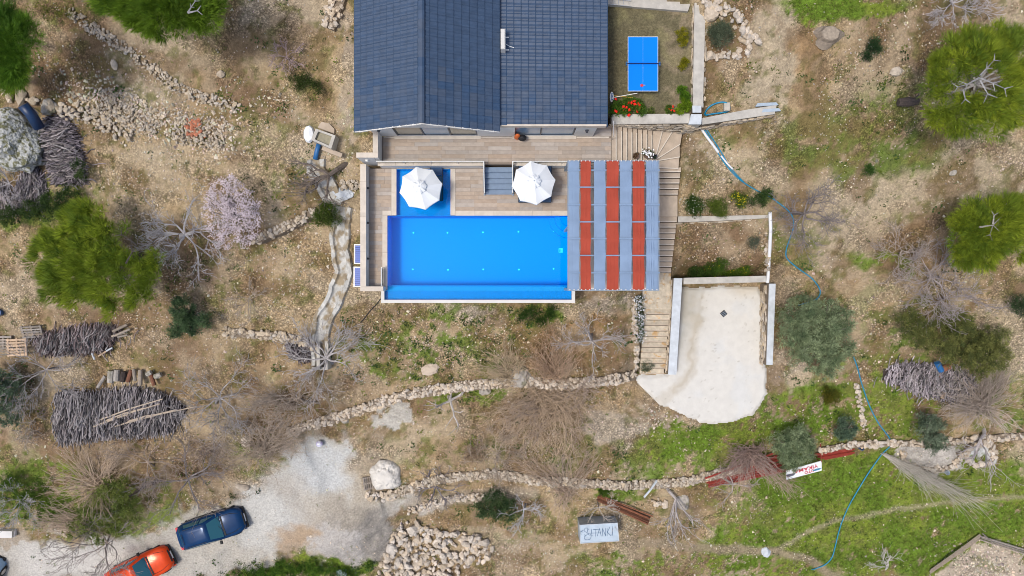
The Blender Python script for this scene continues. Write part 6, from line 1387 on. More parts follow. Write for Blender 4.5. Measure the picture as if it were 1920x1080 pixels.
# brushwood piles ----------------------------------------------------------
STK = []
for k in range(6):
    m = MB(); r = random.Random(k); b = [r.uniform(-.09, .09) for _ in range(4)]
    m.tube([(-.5, 0, 0), (-.17, b[0], b[1] * .4), (.17, b[2], b[3] * .4), (.5, 0, 0)], [.024, .021, .017, .011], 4); STK.append(m)
STKM = [m.mesh('stick', M['stick']) for m in STK]
def brush(label, poly, ang, n, nparts, h=.8, ln=(.8, 1.5), spread=.3, base=(.185, .165, .165), core=True):
    u0, u1 = min(p[0] for p in poly), max(p[0] for p in poly); v0, v1 = min(p[1] for p in poly), max(p[1] for p in poly)
    t = thing('brushwood_stack', label, 'firewood', tuple(hit((u0 + u1) / 2, (v0 + v1) / 2))); org = ORG[t.name]
    us = RNG.uniform(u0, u1, n * 4); vs = RNG.uniform(v0, v1, n * 4); ok = inside(us, vs, poly); us, vs = us[ok][:n], vs[ok][:n]; n = len(us)
    zref = org.z; k_ = (H - zref) / F; X_ = (us - 960) * k_; Y_ = (540 - vs) * k_; PW = [((a - 960) * k_, (540 - b) * k_) for a, b in poly]
    dd, _, _ = seg_dist(X_, Y_, PW, True); hh = h * np.clip(dd / .7, 0, 1) ** .6; lay = RNG.uniform(.35, 1, n) ** .7; Z_ = gz(X_, Y_) + hh * lay
    a_ = ang + RNG.normal(0, spread, n); L_ = RNG.uniform(ln[0], ln[1], n) * np.clip(.45 + dd, .5, 1); el = RNG.normal(0, .10, n)
    ex = np.stack([np.cos(a_) * np.cos(el), np.sin(a_) * np.cos(el), np.sin(el)], -1); ey = np.stack([-np.sin(a_), np.cos(a_), np.zeros(n)], -1); ez = np.cross(ex, ey)
    th = RNG.uniform(.6, 1.6, n); R = np.stack([ex * L_[:, None], ey * th[:, None], ez * th[:, None]], -1)
    if core and n > 500:      # loose ends straying past the edge of the stack
        k_o = int(n * .10); X_[:k_o] += RNG.normal(0, .45, k_o); Y_[:k_o] += RNG.normal(0, .35, k_o); Z_[:k_o] = gz(X_[:k_o], Y_[:k_o]) + RNG.uniform(.05, .35, k_o)
    order = np.argsort(-lay * hh - .3 * (th > 1.2)); top = order[:nparts]; rest = order[nparts:]
    for i in top:
        Mx = Matrix.Identity(4)
        for r in range(3):
            for c in range(3): Mx[r][c] = R[i, r, c]
        Mx.translation = (X_[i], Y_[i], Z_[i] + .03); piece('stick', random.choice(STKM), t, None, M=Mx)
    if len(rest):
        # triangular cheap sticks
        pv = []; 
        for x_, o_ in ((-.5, 0), (0, .05), (.5, 0)):
            for q in range(3): pv.append((x_, o_ + .021 * math.cos(q * 2.094), .021 * math.sin(q * 2.094)))
        pf = []
        for s_ in range(2):
            for q in range(3): a0 = s_ * 3 + q; a1 = s_ * 3 + (q + 1) % 3; pf += [(a0, a1, a1 + 3), (a0, a1 + 3, a0 + 3)]
        br = RNG.uniform(.25, 1, (len(rest), 1)) ** 1.6 * 2.6; Cc = np.array(base) * br
        Vr, Fr, Cr = scatter(np.array(pv), np.array(pf), R[rest], np.stack([X_, Y_, Z_], -1)[rest] - np.array(org), np.clip(Cc, 0, 1))
        o = link('stick_mass', tri_mesh('stick_mass', Vr, Fr, Cr, M['stickm']), t); o['kind'] = 'stuff'
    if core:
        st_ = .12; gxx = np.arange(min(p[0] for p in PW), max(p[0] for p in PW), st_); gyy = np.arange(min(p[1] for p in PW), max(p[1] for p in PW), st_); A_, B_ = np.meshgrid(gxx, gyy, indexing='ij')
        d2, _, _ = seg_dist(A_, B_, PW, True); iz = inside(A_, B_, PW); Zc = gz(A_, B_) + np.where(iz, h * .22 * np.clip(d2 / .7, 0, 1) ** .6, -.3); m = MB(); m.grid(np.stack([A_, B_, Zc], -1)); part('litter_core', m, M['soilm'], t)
    return t
brush('biggest brushwood stack of grey cut branches at the lower left', [(112,740),(150,728),(200,732),(260,722),(320,735),(358,765),(335,795),(325,812),(270,820),(200,822),(150,830),(105,838),(98,800),(95,780),(115,768)], math.radians(82), 1900, 270, 1.0, (.7, 1.3), .25, base=(.20, .185, .19))
brush('middle brushwood row between pallets and left pine', [(62,628),(110,622),(160,610),(212,608),(235,620),(215,640),(205,655),(160,662),(110,664),(72,664)], math.radians(80), 900, 180, .7, (.6, 1.2), .35, base=(.17, .135, .135))
brush('dark upper brushwood stack right of the mossy outcrop', [(82,240),(100,222),(135,222),(150,245),(160,290),(160,345),(120,348),(90,345),(85,300)], math.radians(5), 900, 150, .6, (.6, 1.1), .45, base=(.14, .125, .14))
brush('small brushwood stack below the mossy outcrop', [(45,330),(70,315),(92,330),(95,380),(70,395),(35,385),(28,355)], math.radians(80), 420, 90, .5, (.6, 1.1), .4, base=(.17, .155, .175))
brush('scattered brushwood at the left edge below the outcrop', [(-10,345),(20,340),(40,370),(35,400),(-10,405)], math.radians(-50), 200, 40, .4, (.7, 1.3), .5, core=False)
brush('right hand brushwood heap under the olive green bush', [(1655,690),(1690,678),(1750,682),(1800,690),(1830,715),(1830,745),(1790,755),(1740,745),(1690,728),(1655,715)], math.radians(75), 1000, 190, .8, (.5, 1.1), .5, base=(.20, .18, .195))
brush('dark twig heap beside the lower end of the cement channel', [(538,640),(585,642),(592,678),(560,682),(542,668)], math.radians(20), 260, 60, .4, (.4, .9), .6, base=(.09, .075, .085))
q = hit(10, 1001, .3); single('white_block', MB().box((q.x, q.y, q.z - .1), (1.0, .42, .45), .0), M['white'], 'white block at the left edge beside the cement track', 'block')
m = MB(); m.tube([hit(243, 928, .3), hit(268, 913, .45), hit(302, 902, .4)], [.13, .12, .09], 8); single('fallen_log', m, M['darklog'], 'dark fallen log on the bank above the cement track', 'log')
single('blue_sheet', MB().box(tuple(hit(640, 1074, .2)), (.62, .36, .12), .05), M['galv'], 'folded grey blue sheet among stones at the bottom edge', 'sheet')
# long pale poles over the big stack
lp = thing('pole_bundle', 'long pale peeled poles laid across the biggest brushwood stack', 'poles', tuple(hit(240, 780)))
for a, b, c, d in ((185,788,305,748),(190,795,300,757),(195,790,270,765),(215,800,330,768),(230,795,370,762),(175,800,240,778),(240,790,305,775)):
    m = MB(); A_, B_ = hit(a, b, 1.05), hit(c, d, 1.15); m.tube([A_, A_.lerp(B_, .5) + Vector((.03, .08, .03)), B_], [.045, .04, .03], 5); part('pole', m, M['travert'], lp)
# ------------------------------------------------------------------ plants
NEED = (np.array([(-.06, 0, 0), (.06, 0, 0), (0, 1, .15), (.06, .0, .02), (-.06, .0, .02), (.35, .85, .3), (-.35, .85, .3)]), np.array([(0, 1, 2), (0, 3, 5), (1, 4, 6)]))
def orient(dirs, roll=None):
    """rotation whose y column = dirs"""
    d = dirs / np.linalg.norm(dirs, axis=1, keepdims=True); n = len(d); r = RNG.normal(0, 1, (n, 3)); x = np.cross(d, r); x /= np.linalg.norm(x, axis=1, keepdims=True); z = np.cross(x, d); return np.stack([x, d, z], -1)
LEAF = (np.array([(-.5, 0, 0), (0, -.9, .0), (.5, 0, 0), (0, .9, 0)]) * np.array([.36, .6, 1]), np.array([(0, 1, 2), (0, 2, 3)]))
def foliage_arrays(clumps, n_per, ln, wid, colf, proto=NEED, spread=.35, up=.35, outw=None):
    """clumps (m,4): x,y,z,r"""
    m_ = len(clumps); idx = np.repeat(np.arange(m_), n_per); n = len(idx); d = RNG.normal(0, 1, (n, 3)); d /= np.linalg.norm(d, axis=1, keepdims=True)
    d[:, 2] = np.abs(d[:, 2]) * .6 + up * RNG.uniform(0, 1, n) - .1
    rr = RNG.uniform(0, 1, n) ** .5 * clumps[idx, 3]; T_ = clumps[idx, :3] + d * rr[:, None] * np.array([1, 1, .7])
    dd = d.copy()
    if outw is not None: dd = dd + outw[idx] * .8
    R = orient(dd); s = ln * RNG.uniform(.7, 1.3, n); R = R * np.stack([s * wid, s, s], -1)[:, None, :] if False else R * np.array([wid, 1, 1])[None, None, :] * s[:, None, None]
    cl = RNG.uniform(0, 1, m_)[idx]; C = colf(cl, RNG.uniform(0, 1, n)); return scatter(proto[0], proto[1], R, T_, np.clip(C, 0, 1))
def segs_mesh(name, segs, colr, parent, m_=None, sides=4, kind=None):
    """segs: list (p0,p1,r0,r1)"""
    S = np.array([[*a, *b, r0, r1] for a, b, r0, r1 in segs]); p0 = S[:, :3]; p1 = S[:, 3:6]; d = p1 - p0; L = np.linalg.norm(d, axis=1, keepdims=True) + 1e-9; d = d / L
    ref = np.where(np.abs(d[:, 2:3]) > .9, np.array([[1, 0, 0.]]), np.array([[0, 0, 1.]])); x = np.cross(d, ref); x /= np.linalg.norm(x, axis=1, keepdims=True); y = np.cross(x, d)
    V = []
    for e, pp, rr in ((0, p0, S[:, 6]), (1, p1, S[:, 7])):
        for k in range(sides): a = 2 * math.pi * k / sides; V.append(pp + (x * math.cos(a) + y * math.sin(a)) * rr[:, None])
    V = np.stack(V, 1); n = len(S); Fp = []
    for k in range(sides): a0 = k; a1 = (k + 1) % sides; Fp += [(a1, a0, a0 + sides, a1 + sides)]
    Fp = np.array(Fp)[None] + (np.arange(n) * 2 * sides)[:, None, None]
    C = np.repeat(np.clip(np.array(colr) * RNG.uniform(.75, 1.3, (n, 1)), 0, 1), 2 * sides, 0)
    off = np.array(ORG.get(parent.name, Vector())) if parent else 0
    o = link(name, tri_mesh(name, V.reshape(-1, 3) - off, Fp.reshape(-1, 4), C, m_ or M['bark']), parent)
    if kind: o['kind'] = kind
    return o
def pine(label, base_px, crown, R, zc, n_cl=260, npc=80, hue=(.10, .17, .015), hue2=(.035, .085, .012), holes=(), seed=1, elong=None, trunk=True, name='pine_tree', limbs=7, ncol=(.30, .28, .27), deadl=(), dcol=(.27, .265, .27)):
    """crown: list of (px,py,rpx) lobes; zc height above ground of crown centre"""
    g = hit(*base_px); t = thing(name, label, 'tree', tuple(g)); rr = random.Random(seed); cl = []; ow = []
    zt = g.z + zc; kk = (H - zt) / F; tot = sum(r[2] ** 2 for r in crown)
    cc_ = np.mean([[*P(a, b, zt)] for a, b, _ in crown], 0)
    for (a, b, r) in crown:
        c = P(a, b, zt); rw = r * kk
        for k in range(max(6, int(n_cl * r * r / tot))):
            th = rr.uniform(0, 6.283); q = math.sqrt(rr.random()); x_ = c.x + rw * q * math.cos(th); y_ = c.y + rw * q * math.sin(th)
            if float(fbm(np.array(x_), np.array(y_), .8, 2, seed)) < .36 and q > .35: continue
            if any((x_ - P(h[0], h[1], zt).x) ** 2 + (y_ - P(h[0], h[1], zt).y) ** 2 < (h[2] * kk) ** 2 for h in holes): continue
            z_ = zt + rw * .55 * math.sqrt(max(0, 1 - q * q)) * rr.uniform(.1, 1) - rw * .15 * rr.random()
            cl.append((x_, y_, z_, rr.uniform(.20, .42))); ow.append((x_ - cc_[0], y_ - cc_[1], .25 * rw))
    cl = np.array(cl); ow = np.array(ow); ow = ow / (np.linalg.norm(ow, axis=1, keepdims=True) + .1)
    if elong is not None: ow = ow * .4 + np.array(elong)[None]
    h1, h2 = np.array(hue), np.array(hue2); zn = (cl[:, 2] - cl[:, 2].min()) / (np.ptp(cl[:, 2]) + .01)
    def cf(c, r): return (h2 + (h1 - h2) * (.15 + .85 * c)[:, None]) * (.7 + .6 * r)[:, None]
    V, Fc, C = foliage_arrays(cl, npc, .31, .5, cf, spread=.3, outw=ow, up=.5)
    link('crown', tri_mesh('crown', V - np.array(g), Fc, C, M['leaf']), t)
    sg_ = []; top = Vector((cc_[0], cc_[1], zt)); p = Vector(g) - Vector((0, 0, .3)); pts = [p]
    for k in range(1, 6): pts.append(p.lerp(top, k / 5) + Vector((rr.uniform(-.15, .15), rr.uniform(-.15, .15), 0)))
    for k in range(5): sg_.append((pts[k], pts[k + 1], .24 - .035 * k, .24 - .035 * (k + 1)))
    segs_mesh('trunk', sg_, (.12, .09, .07), t, sides=8)
    for pl in deadl:
        zz = zt + crown[0][2] * kk * .62; pp = [Vector(P(a, b, zz)) for a, b in pl]; ds = []
        for k in range(len(pp) - 1):
            ds.append((pp[k], pp[k + 1], .05 / (1 + k), .045 / (2 + k)))
            e_ = (pp[k + 1] - pp[k]); ds.append((pp[k + 1], pp[k + 1] + e_ * .5 + Vector((-e_.y, e_.x, .05)) * .4, .03, .01)); ds.append((pp[k + 1], pp[k + 1] + e_ * .4 - Vector((-e_.y, e_.x, .05)) * .5, .025, .01))
        segs_mesh('dead_limb', ds, dcol, t)
    br = []
    for k in range(limbs * 3):
        tgt = Vector(cl[rr.randrange(len(cl))][:3]); s = pts[rr.choice([3, 4, 5])]; mid = s.lerp(tgt, .5) + Vector((rr.uniform(-.2, .2), rr.uniform(-.2, .2), .05)); br += [(s, mid, .06, .04), (mid, tgt, .04, .018)]
    segs_mesh('branches', br, ncol, t)
    return t, top
pine('large yellow green pine leaning over the left slope', (262, 478), [(160,430,48),(125,480,58),(190,480,60),(230,520,58),(130,520,55),(165,550,40),(200,450,50),(110,455,30),(195,575,26),(280,510,24),(85,470,26),(80,500,26),(262,545,28),(150,405,24),(110,540,30),(290,488,16)], 2.6, 3.2, 450, 66, (.32, .40, .035), (.07, .145, .02), holes=[(252, 458, 24), (275, 478, 14)], seed=4, elong=(-.7, .0, .1), deadl=[[(236,494),(248,472),(258,457),(285,455),(322,452)],[(256,460),(245,450),(228,440)]], dcol=(.075, .065, .06))
pine('pine crown cut by the left end of the top edge', (10, 60), [(15,30,45),(30,75,42),(10,110,40),(-10,70,50),(22,135,25)], 2.4, 4.5, 330, 60, (.15, .29, .025), (.045, .11, .018), seed=5)
pine('small bright pine sapling crown under the top left pine', (10, 150), [(15,130,22),(40,140,20),(20,150,18)], 1, 2.0, 90, 55, (.22, .33, .025), (.07, .14, .018), seed=6)
pine('dark green pine hanging in from the top edge', (310, 0), [(230,5,40),(270,10,45),(310,25,45),(285,45,22),(350,15,45),(385,30,32),(395,5,30),(210,-10,30),(330,-10,50)], 2.4, 4.2, 430, 60, (.20, .32, .025), (.06, .13, .018), holes=[(358, 20, 7)], seed=7, deadl=[[(352,24),(358,14),(366,2)],[(352,24),(370,20)]])
tR, topR = pine('round bright pine with white dead limbs at the upper right', (1815, 190), [(1785,115,42),(1840,100,50),(1885,110,48),(1770,165,45),(1900,160,45),(1800,215,42),(1850,220,42),(1890,200,40),(1755,200,30),(1870,75,26),(1830,240,25),(1770,230,24),(1905,85,30)], 2.6, 4.0, 420, 62, (.34, .41, .035), (.075, .155, .02), holes=[(1845,140,13),(1865,155,9),(1800,170,10),(1828,165,6)], seed=8, deadl=[[(1838,142),(1850,128),(1864,113)],[(1838,146),(1862,156),(1884,166)],[(1836,146),(1814,158),(1796,163)],[(1806,168),(1810,186)],[(1838,150),(1852,176)]])
pine('bushy bright pine cut by the right edge', (1870, 440), [(1815,410,32),(1820,450,36),(1850,465,38),(1895,400,35),(1905,445,42),(1870,430,30),(1810,480,22),(1915,380,20),(1865,385,14)], 2.2, 3.2, 400, 60, (.34, .41, .035), (.075, .155, .02), holes=[(1858,424,8),(1868,410,5)], seed=9, deadl=[[(1836,426),(1862,422),(1856,440)],[(1862,420),(1864,404)]], dcol=(.28,.26,.24))
# bare branches ---------------------------------------------------------------
def bare(label, base_px, cen_px, rpx, h, n_main=7, depth=3, colr=(.30, .28, .29), seed=1, kind='bare_tree', r0=.09, arc=0, fan=None, droop=.0, wob=.35, cat='tree', spread=.55, trunk=True, flat=.25, extra=None, lean=None):
    rr = random.Random(seed); g = hit(*base_px); t = thing(kind, label, cat, tuple(g)); c = P(*cen_px, g.z + h * .55); kk = (H - c.z) / F; Rw = rpx * kk; out = []; tr = []
    fork = Vector((g.x + (c.x - g.x) * .8, g.y + (c.y - g.y) * .8, g.z + h * .32))
    if trunk:
        m1 = Vector(g).lerp(fork, .5) + Vector((rr.uniform(-.1, .1), rr.uniform(-.1, .1), 0)); tr += [(Vector(g) - Vector((0, 0, .3)), m1, r0 * 1.6, r0 * 1.3), (m1, fork, r0 * 1.3, r0 * 1.1)]
    def grow(p, d, L, r, lev):
        n = 5 if lev < 3 else 3
        for i in range(n):
            d = (d + Vector((rr.gauss(0, wob * .6), rr.gauss(0, wob * .6), rr.gauss(0, wob * .25) - droop))).normalized(); q = p + d * (L / n); r2 = max(.009, r * .86); out.append((tuple(p), tuple(q), r, r2))
            if lev < depth and (i > 0 or lev > 1) and rr.random() < (.85 if lev < 3 else .55):
                for _ in range(1 if rr.random() < .75 else 2):
                    ax = Vector((rr.gauss(0, 1), rr.gauss(0, 1), rr.gauss(0, .4))); nd = (d + ax.normalized() * spread * rr.uniform(.7, 1.4)).normalized(); nd.z = nd.z * .75 + .05; grow(q, nd.normalized(), L * rr.uniform(.45, .68), r2 * .62, lev + 1)
            p = q; r = r2
    for k in range(n_main):
        a = 2 * math.pi * (k + rr.uniform(-.3, .3)) / n_main if fan is None else math.radians(rr.uniform(*fan))
        d = Vector((math.cos(a), math.sin(a), flat + rr.uniform(0, .4)))
        if lean: d = d + Vector(lean)
        grow(fork, d.normalized(), Rw * rr.uniform(.62, .85), r0 * .8, 1)
    if tr: segs_mesh('trunk', tr, np.array(colr) * .85, t, sides=7)
    segs_mesh('branches', out, colr, t); return t, out
bare('silvery leafless tree left of the blossoming almond', (335,445), (342,437), 88, 3.0, 9, 4, (.37,.36,.375), 3, r0=.07, wob=.45)
bare('leafless grey tree standing over the lower end of the cement channel', (625,685), (605,670), 78, 2.8, 9, 4, (.36,.34,.34), 8, r0=.07, lean=(.05,.25,0))
bare('leafless twisted tree right of the blue hose bend', (1485,400), (1520,400), 80, 3.0, 7, 4, (.20,.175,.17), 12, r0=.07, wob=.5)
bare('pale leafless tree on the brown bank left of the stone steps', (1110,625), (1112,645), 56, 2.4, 8, 4, (.36,.33,.32), 14, r0=.07, lean=(0,-.2,0))
bare('grey leafless tree right of the biggest brushwood stack', (400,760), (410,745), 75, 2.6, 8, 4, (.31,.29,.285), 17, r0=.06, wob=.5)
bare('grey leafless shrub above the biggest brushwood stack by the left edge', (110,690), (75,695), 75, 1.8, 8, 4, (.29,.27,.27), 19, r0=.04)
bare('dark forked leafless tree at the end of the lower left bank', (365,890), (345,905), 80, 2.4, 6, 4, (.19,.17,.17), 23, r0=.07)
bare('bare tree shedding thin twigs over the cement track', (215,985), (190,1030), 88, 2.6, 7, 4, (.24,.21,.20), 25, r0=.05, lean=(0,-.5,0))
bare('small pale leafless tree above the water tank', (985,945), (982,960), 42, 2.0, 6, 3, (.38,.38,.40), 27, r0=.045, lean=(0,-.3,0))
bare('thin pale leafless twigs leaning over the water tank', (1120,940), (1125,958), 40, 2.4, 5, 3, (.40,.36,.32), 29, r0=.03, lean=(0,-.3,0))
bare('dead tree trunk fallen across the upper cement channel', (655,300), (605,335), 75, 1.4, 6, 3, (.17,.14,.12), 31, r0=.10, fan=(150,300))
bare('grey tangled leafless shrub right of the centre below the bright pine', (1770,520), (1745,520), 75, 1.8, 9, 4, (.30,.265,.265), 33, r0=.045)
bare('mauve grey leafless bush above the olive green bush', (1760,560), (1780,560), 70, 1.8, 9, 4, (.30,.265,.26), 34, r0=.04)
bare('ashy leafless bush at the top right edge', (1785,-5), (1790,5), 66, 1.6, 10, 4, (.37,.35,.36), 35, r0=.04)
bare('small dead white branch in the meadow at the bottom', (1660,1075), (1668,1062), 42, .9, 5, 3, (.48,.45,.43), 36, r0=.045, fan=(10,170))
bare('grey branching fallen limb below the small stone ring', (1850,800), (1840,830), 70, 1.4, 5, 3, (.38,.35,.35), 37, r0=.08, fan=(200,340))
bare('weathered grey tree limb leaning over the long dry stone wall', (840,742), (845,755), 60, 1.6, 4, 2, (.42,.39,.37), 38, r0=.09, wob=.5)
bare('fallen grey tree limb by the squared stone blocks', (1245,905), (1275,945), 75, 1.6, 5, 3, (.36,.33,.32), 39, r0=.08, fan=(220,350))
bare('dead dark tree at the left start of the long dry stone wall', (800,905), (820,915), 48, 1.6, 6, 3, (.19,.17,.18), 40, r0=.07)
bare('pinkish leafless bush on the slope left of the roof', (540,110), (535,105), 34, .9, 9, 3, (.33,.25,.25), 41, r0=.025)
bare('grey bush at the left edge beside the lower bank', (15,960), (40,935), 55, 1.4, 8, 4, (.36,.35,.37), 42, r0=.03)
bare('low grey thorn bush at the bottom left of the outcrop', (5,340), (15,345), 38, 1.2, 8, 3, (.36,.34,.35), 43, r0=.03)
bare('crooked white branch on the slope of brown weeds', (1345,890), (1385,915), 50, 1.6, 4, 3, (.34,.31,.29), 44, r0=.05)
def whips(label, base_px, tips, n, h, colr=(.36, .27, .20), seed=1, r0=.022, bow=.25, cat='shrub', name='bare_shrub', core=True, jit=14, sub=3, sp0=.35):
    """many long thin shoots from the base to scattered tips"""
    rr = random.Random(seed); g = hit(*base_px); t = thing(name, label, cat, tuple(g)); out = []
    for k in range(n):
        a, b, w = rr.choice(tips); u_ = a + rr.gauss(0, w); v_ = b + rr.gauss(0, w); tz = g.z + h * rr.uniform(.4, 1); tip = P(u_, v_, tz)
        s = Vector(g) + Vector((rr.gauss(0, sp0), rr.gauss(0, sp0 * .6), rr.uniform(0, .4) * h)); d = tip - s; side = Vector((-d.y, d.x, 0)) * rr.gauss(0, bow * .5) + Vector((0, 0, h * .25)); pts = []
        for i in range(7): q = i / 6; pts.append(s + d * q + side * (4 * q * (1 - q)) * .5)
        for i in range(6): out.append((tuple(pts[i]), tuple(pts[i + 1]), r0 * (1 - i * .13), r0 * (1 - (i + 1) * .13)))
        for _ in range(sub):
            i = rr.choice([2, 3, 4, 5]); p = pts[i]; dd = (d.normalized() + Vector((rr.gauss(0, .5), rr.gauss(0, .5), rr.gauss(0, .3)))).normalized() * d.length * rr.uniform(.15, .35); out.append((tuple(p), tuple(p + dd * .5), r0 * .5, r0 * .4)); out.append((tuple(p + dd * .5), tuple(p + dd + Vector((rr.gauss(0, .05), rr.gauss(0, .05), -.03))), r0 * .4, .006))
    segs_mesh('shoots', out, colr, t, sides=3); return t
whips('wide pinkish brown multi stemmed bush below the pool terrace wall', (1025,740), [(930,760,16),(900,790,14),(960,800,18),(1020,810,20),(1060,770,18),(1100,740,14),(980,690,18),(1010,660,14),(1060,680,18),(940,830,18),(1000,850,16),(1060,850,14),(1090,800,18)], 300, 2.2, (.40,.305,.215), 51, r0=.016, bow=.6, sp0=.9)
whips('straw coloured shoots rising left of the leafless tree on the brown bank', (1040,705), [(1000,650,12),(1030,620,10),(1060,640,12),(990,680,12),(1080,660,12)], 70, 1.8, (.40,.28,.19), 52)
whips('tan arching shoots leaning across the lower stone wall', (1060,915), [(1000,850,14),(1060,840,14),(1110,860,12),(960,870,14),(1050,960,16),(1080,950,16),(1030,900,16)], 110, 1.9, (.39,.30,.23), 53)
whips('tan straggly bush left of the start of the lower track', (500,840), [(430,800,16),(470,780,14),(520,780,14),(560,800,12),(520,860,14),(450,850,16),(480,880,14),(560,830,10)], 140, 2.0, (.36,.29,.23), 54)
whips('tan arching shoots fanning over the lower left bank', (195,905), [(120,850,16),(90,880,14),(150,830,14),(110,920,14),(240,850,14),(210,840,14),(150,950,16),(200,960,14)], 120, 2.0, (.40,.31,.23), 55)
whips('second fan of tan shoots above the cement track at left', (185,975), [(90,960,14),(80,990,10),(120,1000,12),(160,1010,14),(130,980,16),(210,1020,14),(60,970,10)], 110, 1.8, (.37,.29,.22), 56)
whips('grey brown brush growing over the red steel bars', (1400,845), [(1370,880,14),(1400,900,16),(1440,870,14),(1375,850,10),(1430,840,10),(1450,890,12),(1350,895,8),(1480,920,8)], 190, 1.7, (.29,.21,.18), 57)
whips('straw and grey tangled bush right of the right hand brushwood', (1825,760), [(1780,740,16),(1800,710,14),(1850,690,14),(1890,700,14),(1890,740,16),(1860,790,14),(1800,790,14),(1900,800,14),(1770,770,14),(1840,730,20)], 220, 2.2, (.38,.32,.27), 58, r0=.024)
whips('pale broom like felled branch lying on the green meadow', (1655,850), [(1780,935,10),(1800,930,8),(1830,945,8),(1740,920,10),(1760,900,10),(1850,955,5)], 85, .5, (.36,.335,.29), 59, r0=.015, bow=.08, sp0=.06, name='felled_branch', cat='branch')
whips('dry straw coloured brush between dry wall and pool weeds', (960,700), [(920,660,14),(900,690,12),(950,640,12),(985,670,8),(930,720,12)], 70, 1.2, (.38,.30,.20), 60)
whips('dry brown twigs hanging below the left dry stone wall', (560,760), [(500,740,14),(480,770,14),(540,720,12),(600,730,12),(460,740,14)], 60, 1.2, (.31,.25,.20), 61)
whips('ochre brown dry tuft on the lower bank centre', (890,850), [(870,840,10),(910,835,10),(900,880,10),(860,860,8)], 60, .9, (.30,.22,.15), 62)
whips('tangle of dry reddish twigs left of the dark wall end', (390,840), [(360,820,10),(420,830,10),(380,870,12),(430,860,12),(350,860,10)], 60, 1.0, (.27,.21,.17), 63)
bare('brown leafless tree rising from the fan shaped brush below the pool', (1050,790), (1035,770), 95, 2.6, 9, 4, (.33,.26,.21), 81, r0=.06, wob=.6)
bare('fine twigged brown tree over the left start of the pool side stone wall', (610,760), (545,745), 85, 2.2, 8, 4, (.31,.26,.215), 82, r0=.045, wob=.6)
bare('fine twigged brown tree between the log row and the grey track', (470,815), (470,790), 80, 2.2, 8, 4, (.33,.275,.22), 83, r0=.045, wob=.6)
bare('thin twigged brown tree on the bank below the biggest brushwood stack', (290,880), (270,865), 70, 1.9, 8, 4, (.31,.25,.205), 84, r0=.045, wob=.6)
bare('small grey brown twiggy shrub left of the biggest brushwood stack', (60,800), (55,790), 42, 1.2, 8, 4, (.30,.26,.23), 85, r0=.03, wob=.6)
bare('small twiggy shrub in the brown soil right of the young olive', (470,560), (465,560), 40, 1.0, 7, 3, (.31,.26,.215), 86, r0=.025)
bare('pale brown twiggy tree above the long dry stone wall right of the tarp', (935,870), (930,850), 60, 1.8, 8, 4, (.34,.28,.225), 87, r0=.035, wob=.6)
bare('fine twiggy brown shrub on the dry slope left of the right edge pine', (1690,470), (1690,480), 60, 1.3, 8, 4, (.31,.265,.235), 88, r0=.03, wob=.6)
# olives, shrubs --------------------------------------------------------------
def shrub(label, lobes, h, n_cl, npc, c1, c2, leaf=.10, name='shrub', cat='shrub', seed=1, proto=None, trunk=False, clr=(.14, .3), wid=.6, up=.4, flowers=None, base=None, zscale=.7, group=None):
    rr = random.Random(seed); b = base or (lobes[0][0], lobes[0][1]); g = hit(*b); t = thing(name, label, cat, tuple(g), group=group); cl = []; tot = sum(l[2] ** 2 for l in lobes)
    for a, bb, r in lobes:
        gg = hit(a, bb); zc_ = gg.z + h * .55; kk = (H - zc_) / F; rw = r * kk; c = P(a, bb, zc_)
        for k in range(max(3, int(n_cl * r * r / tot))):
            th = rr.uniform(0, 6.283); q = rr.random() ** .55; z_ = zc_ + h * .45 * math.sqrt(max(0, 1 - q * q)) * rr.uniform(-.3, 1); cl.append((c.x + rw * q * math.cos(th), c.y + rw * q * math.sin(th), z_, rr.uniform(*clr)))
    cl = np.array(cl); c1, c2 = np.array(c1), np.array(c2)
    def cf(c, r): return (c2 + (c1 - c2) * c[:, None]) * (.65 + .7 * r)[:, None]
    V, Fc, C = foliage_arrays(cl, npc, leaf, wid, cf, proto or LEAF, up=up); link('crown' if trunk else 'foliage', tri_mesh('foliage', V - np.array(g), Fc, C, M['leaf']), t)
    if trunk:
        top = Vector((cl[:, 0].mean(), cl[:, 1].mean(), cl[:, 2].mean())); m1 = Vector(g).lerp(top, .5) + Vector((.1, -.1, 0)); segs_mesh('trunk', [(Vector(g) - Vector((0, 0, .2)), m1, .16, .12), (m1, top, .12, .07)], (.17, .15, .13), t, sides=7)
        br = []
        for k in range(26): tg = Vector(cl[rr.randrange(len(cl))][:3]); md = m1.lerp(tg, .5) + Vector((rr.uniform(-.15, .15), rr.uniform(-.15, .15), .08)); br += [(m1, md, .045, .03), (md, tg, .03, .012)]
        segs_mesh('branches', br, (.22, .20, .18), t)
    if flowers:
        fc, nf, fs = flowers; k = RNG.integers(0, len(cl), nf); T_ = cl[k, :3] + np.stack([RNG.normal(0, .1, nf), RNG.normal(0, .1, nf), RNG.uniform(.08, .2, nf)], -1)
        Vf, Ff, Cf = scatter(OCT[0] * np.array([1, 1, .5]), OCT[1], rotm(nf, .3, (1, 1, 1), .3, np.full(nf, fs)), T_ - np.array(g), np.clip(np.array(fc) * RNG.uniform(.8, 1.15, (nf, 1)), 0, 1)); link('blossoms', tri_mesh('blossoms', Vf, Ff, Cf, M['scat']), t)
    return t
OL1, OL2 = (.36, .43, .25), (.12, .175, .09)
shrub('large silvery olive tree right of the cement yard wall', [(1500,600,42),(1540,610,48),(1560,650,38),(1520,660,42),(1490,640,32),(1570,600,26),(1500,575,22),(1545,690,20)], 3.0, 520, 58, OL1, OL2, .17, 'olive_tree', 'tree', 71, trunk=True, clr=(.15,.34), wid=.5, base=(1525,640))
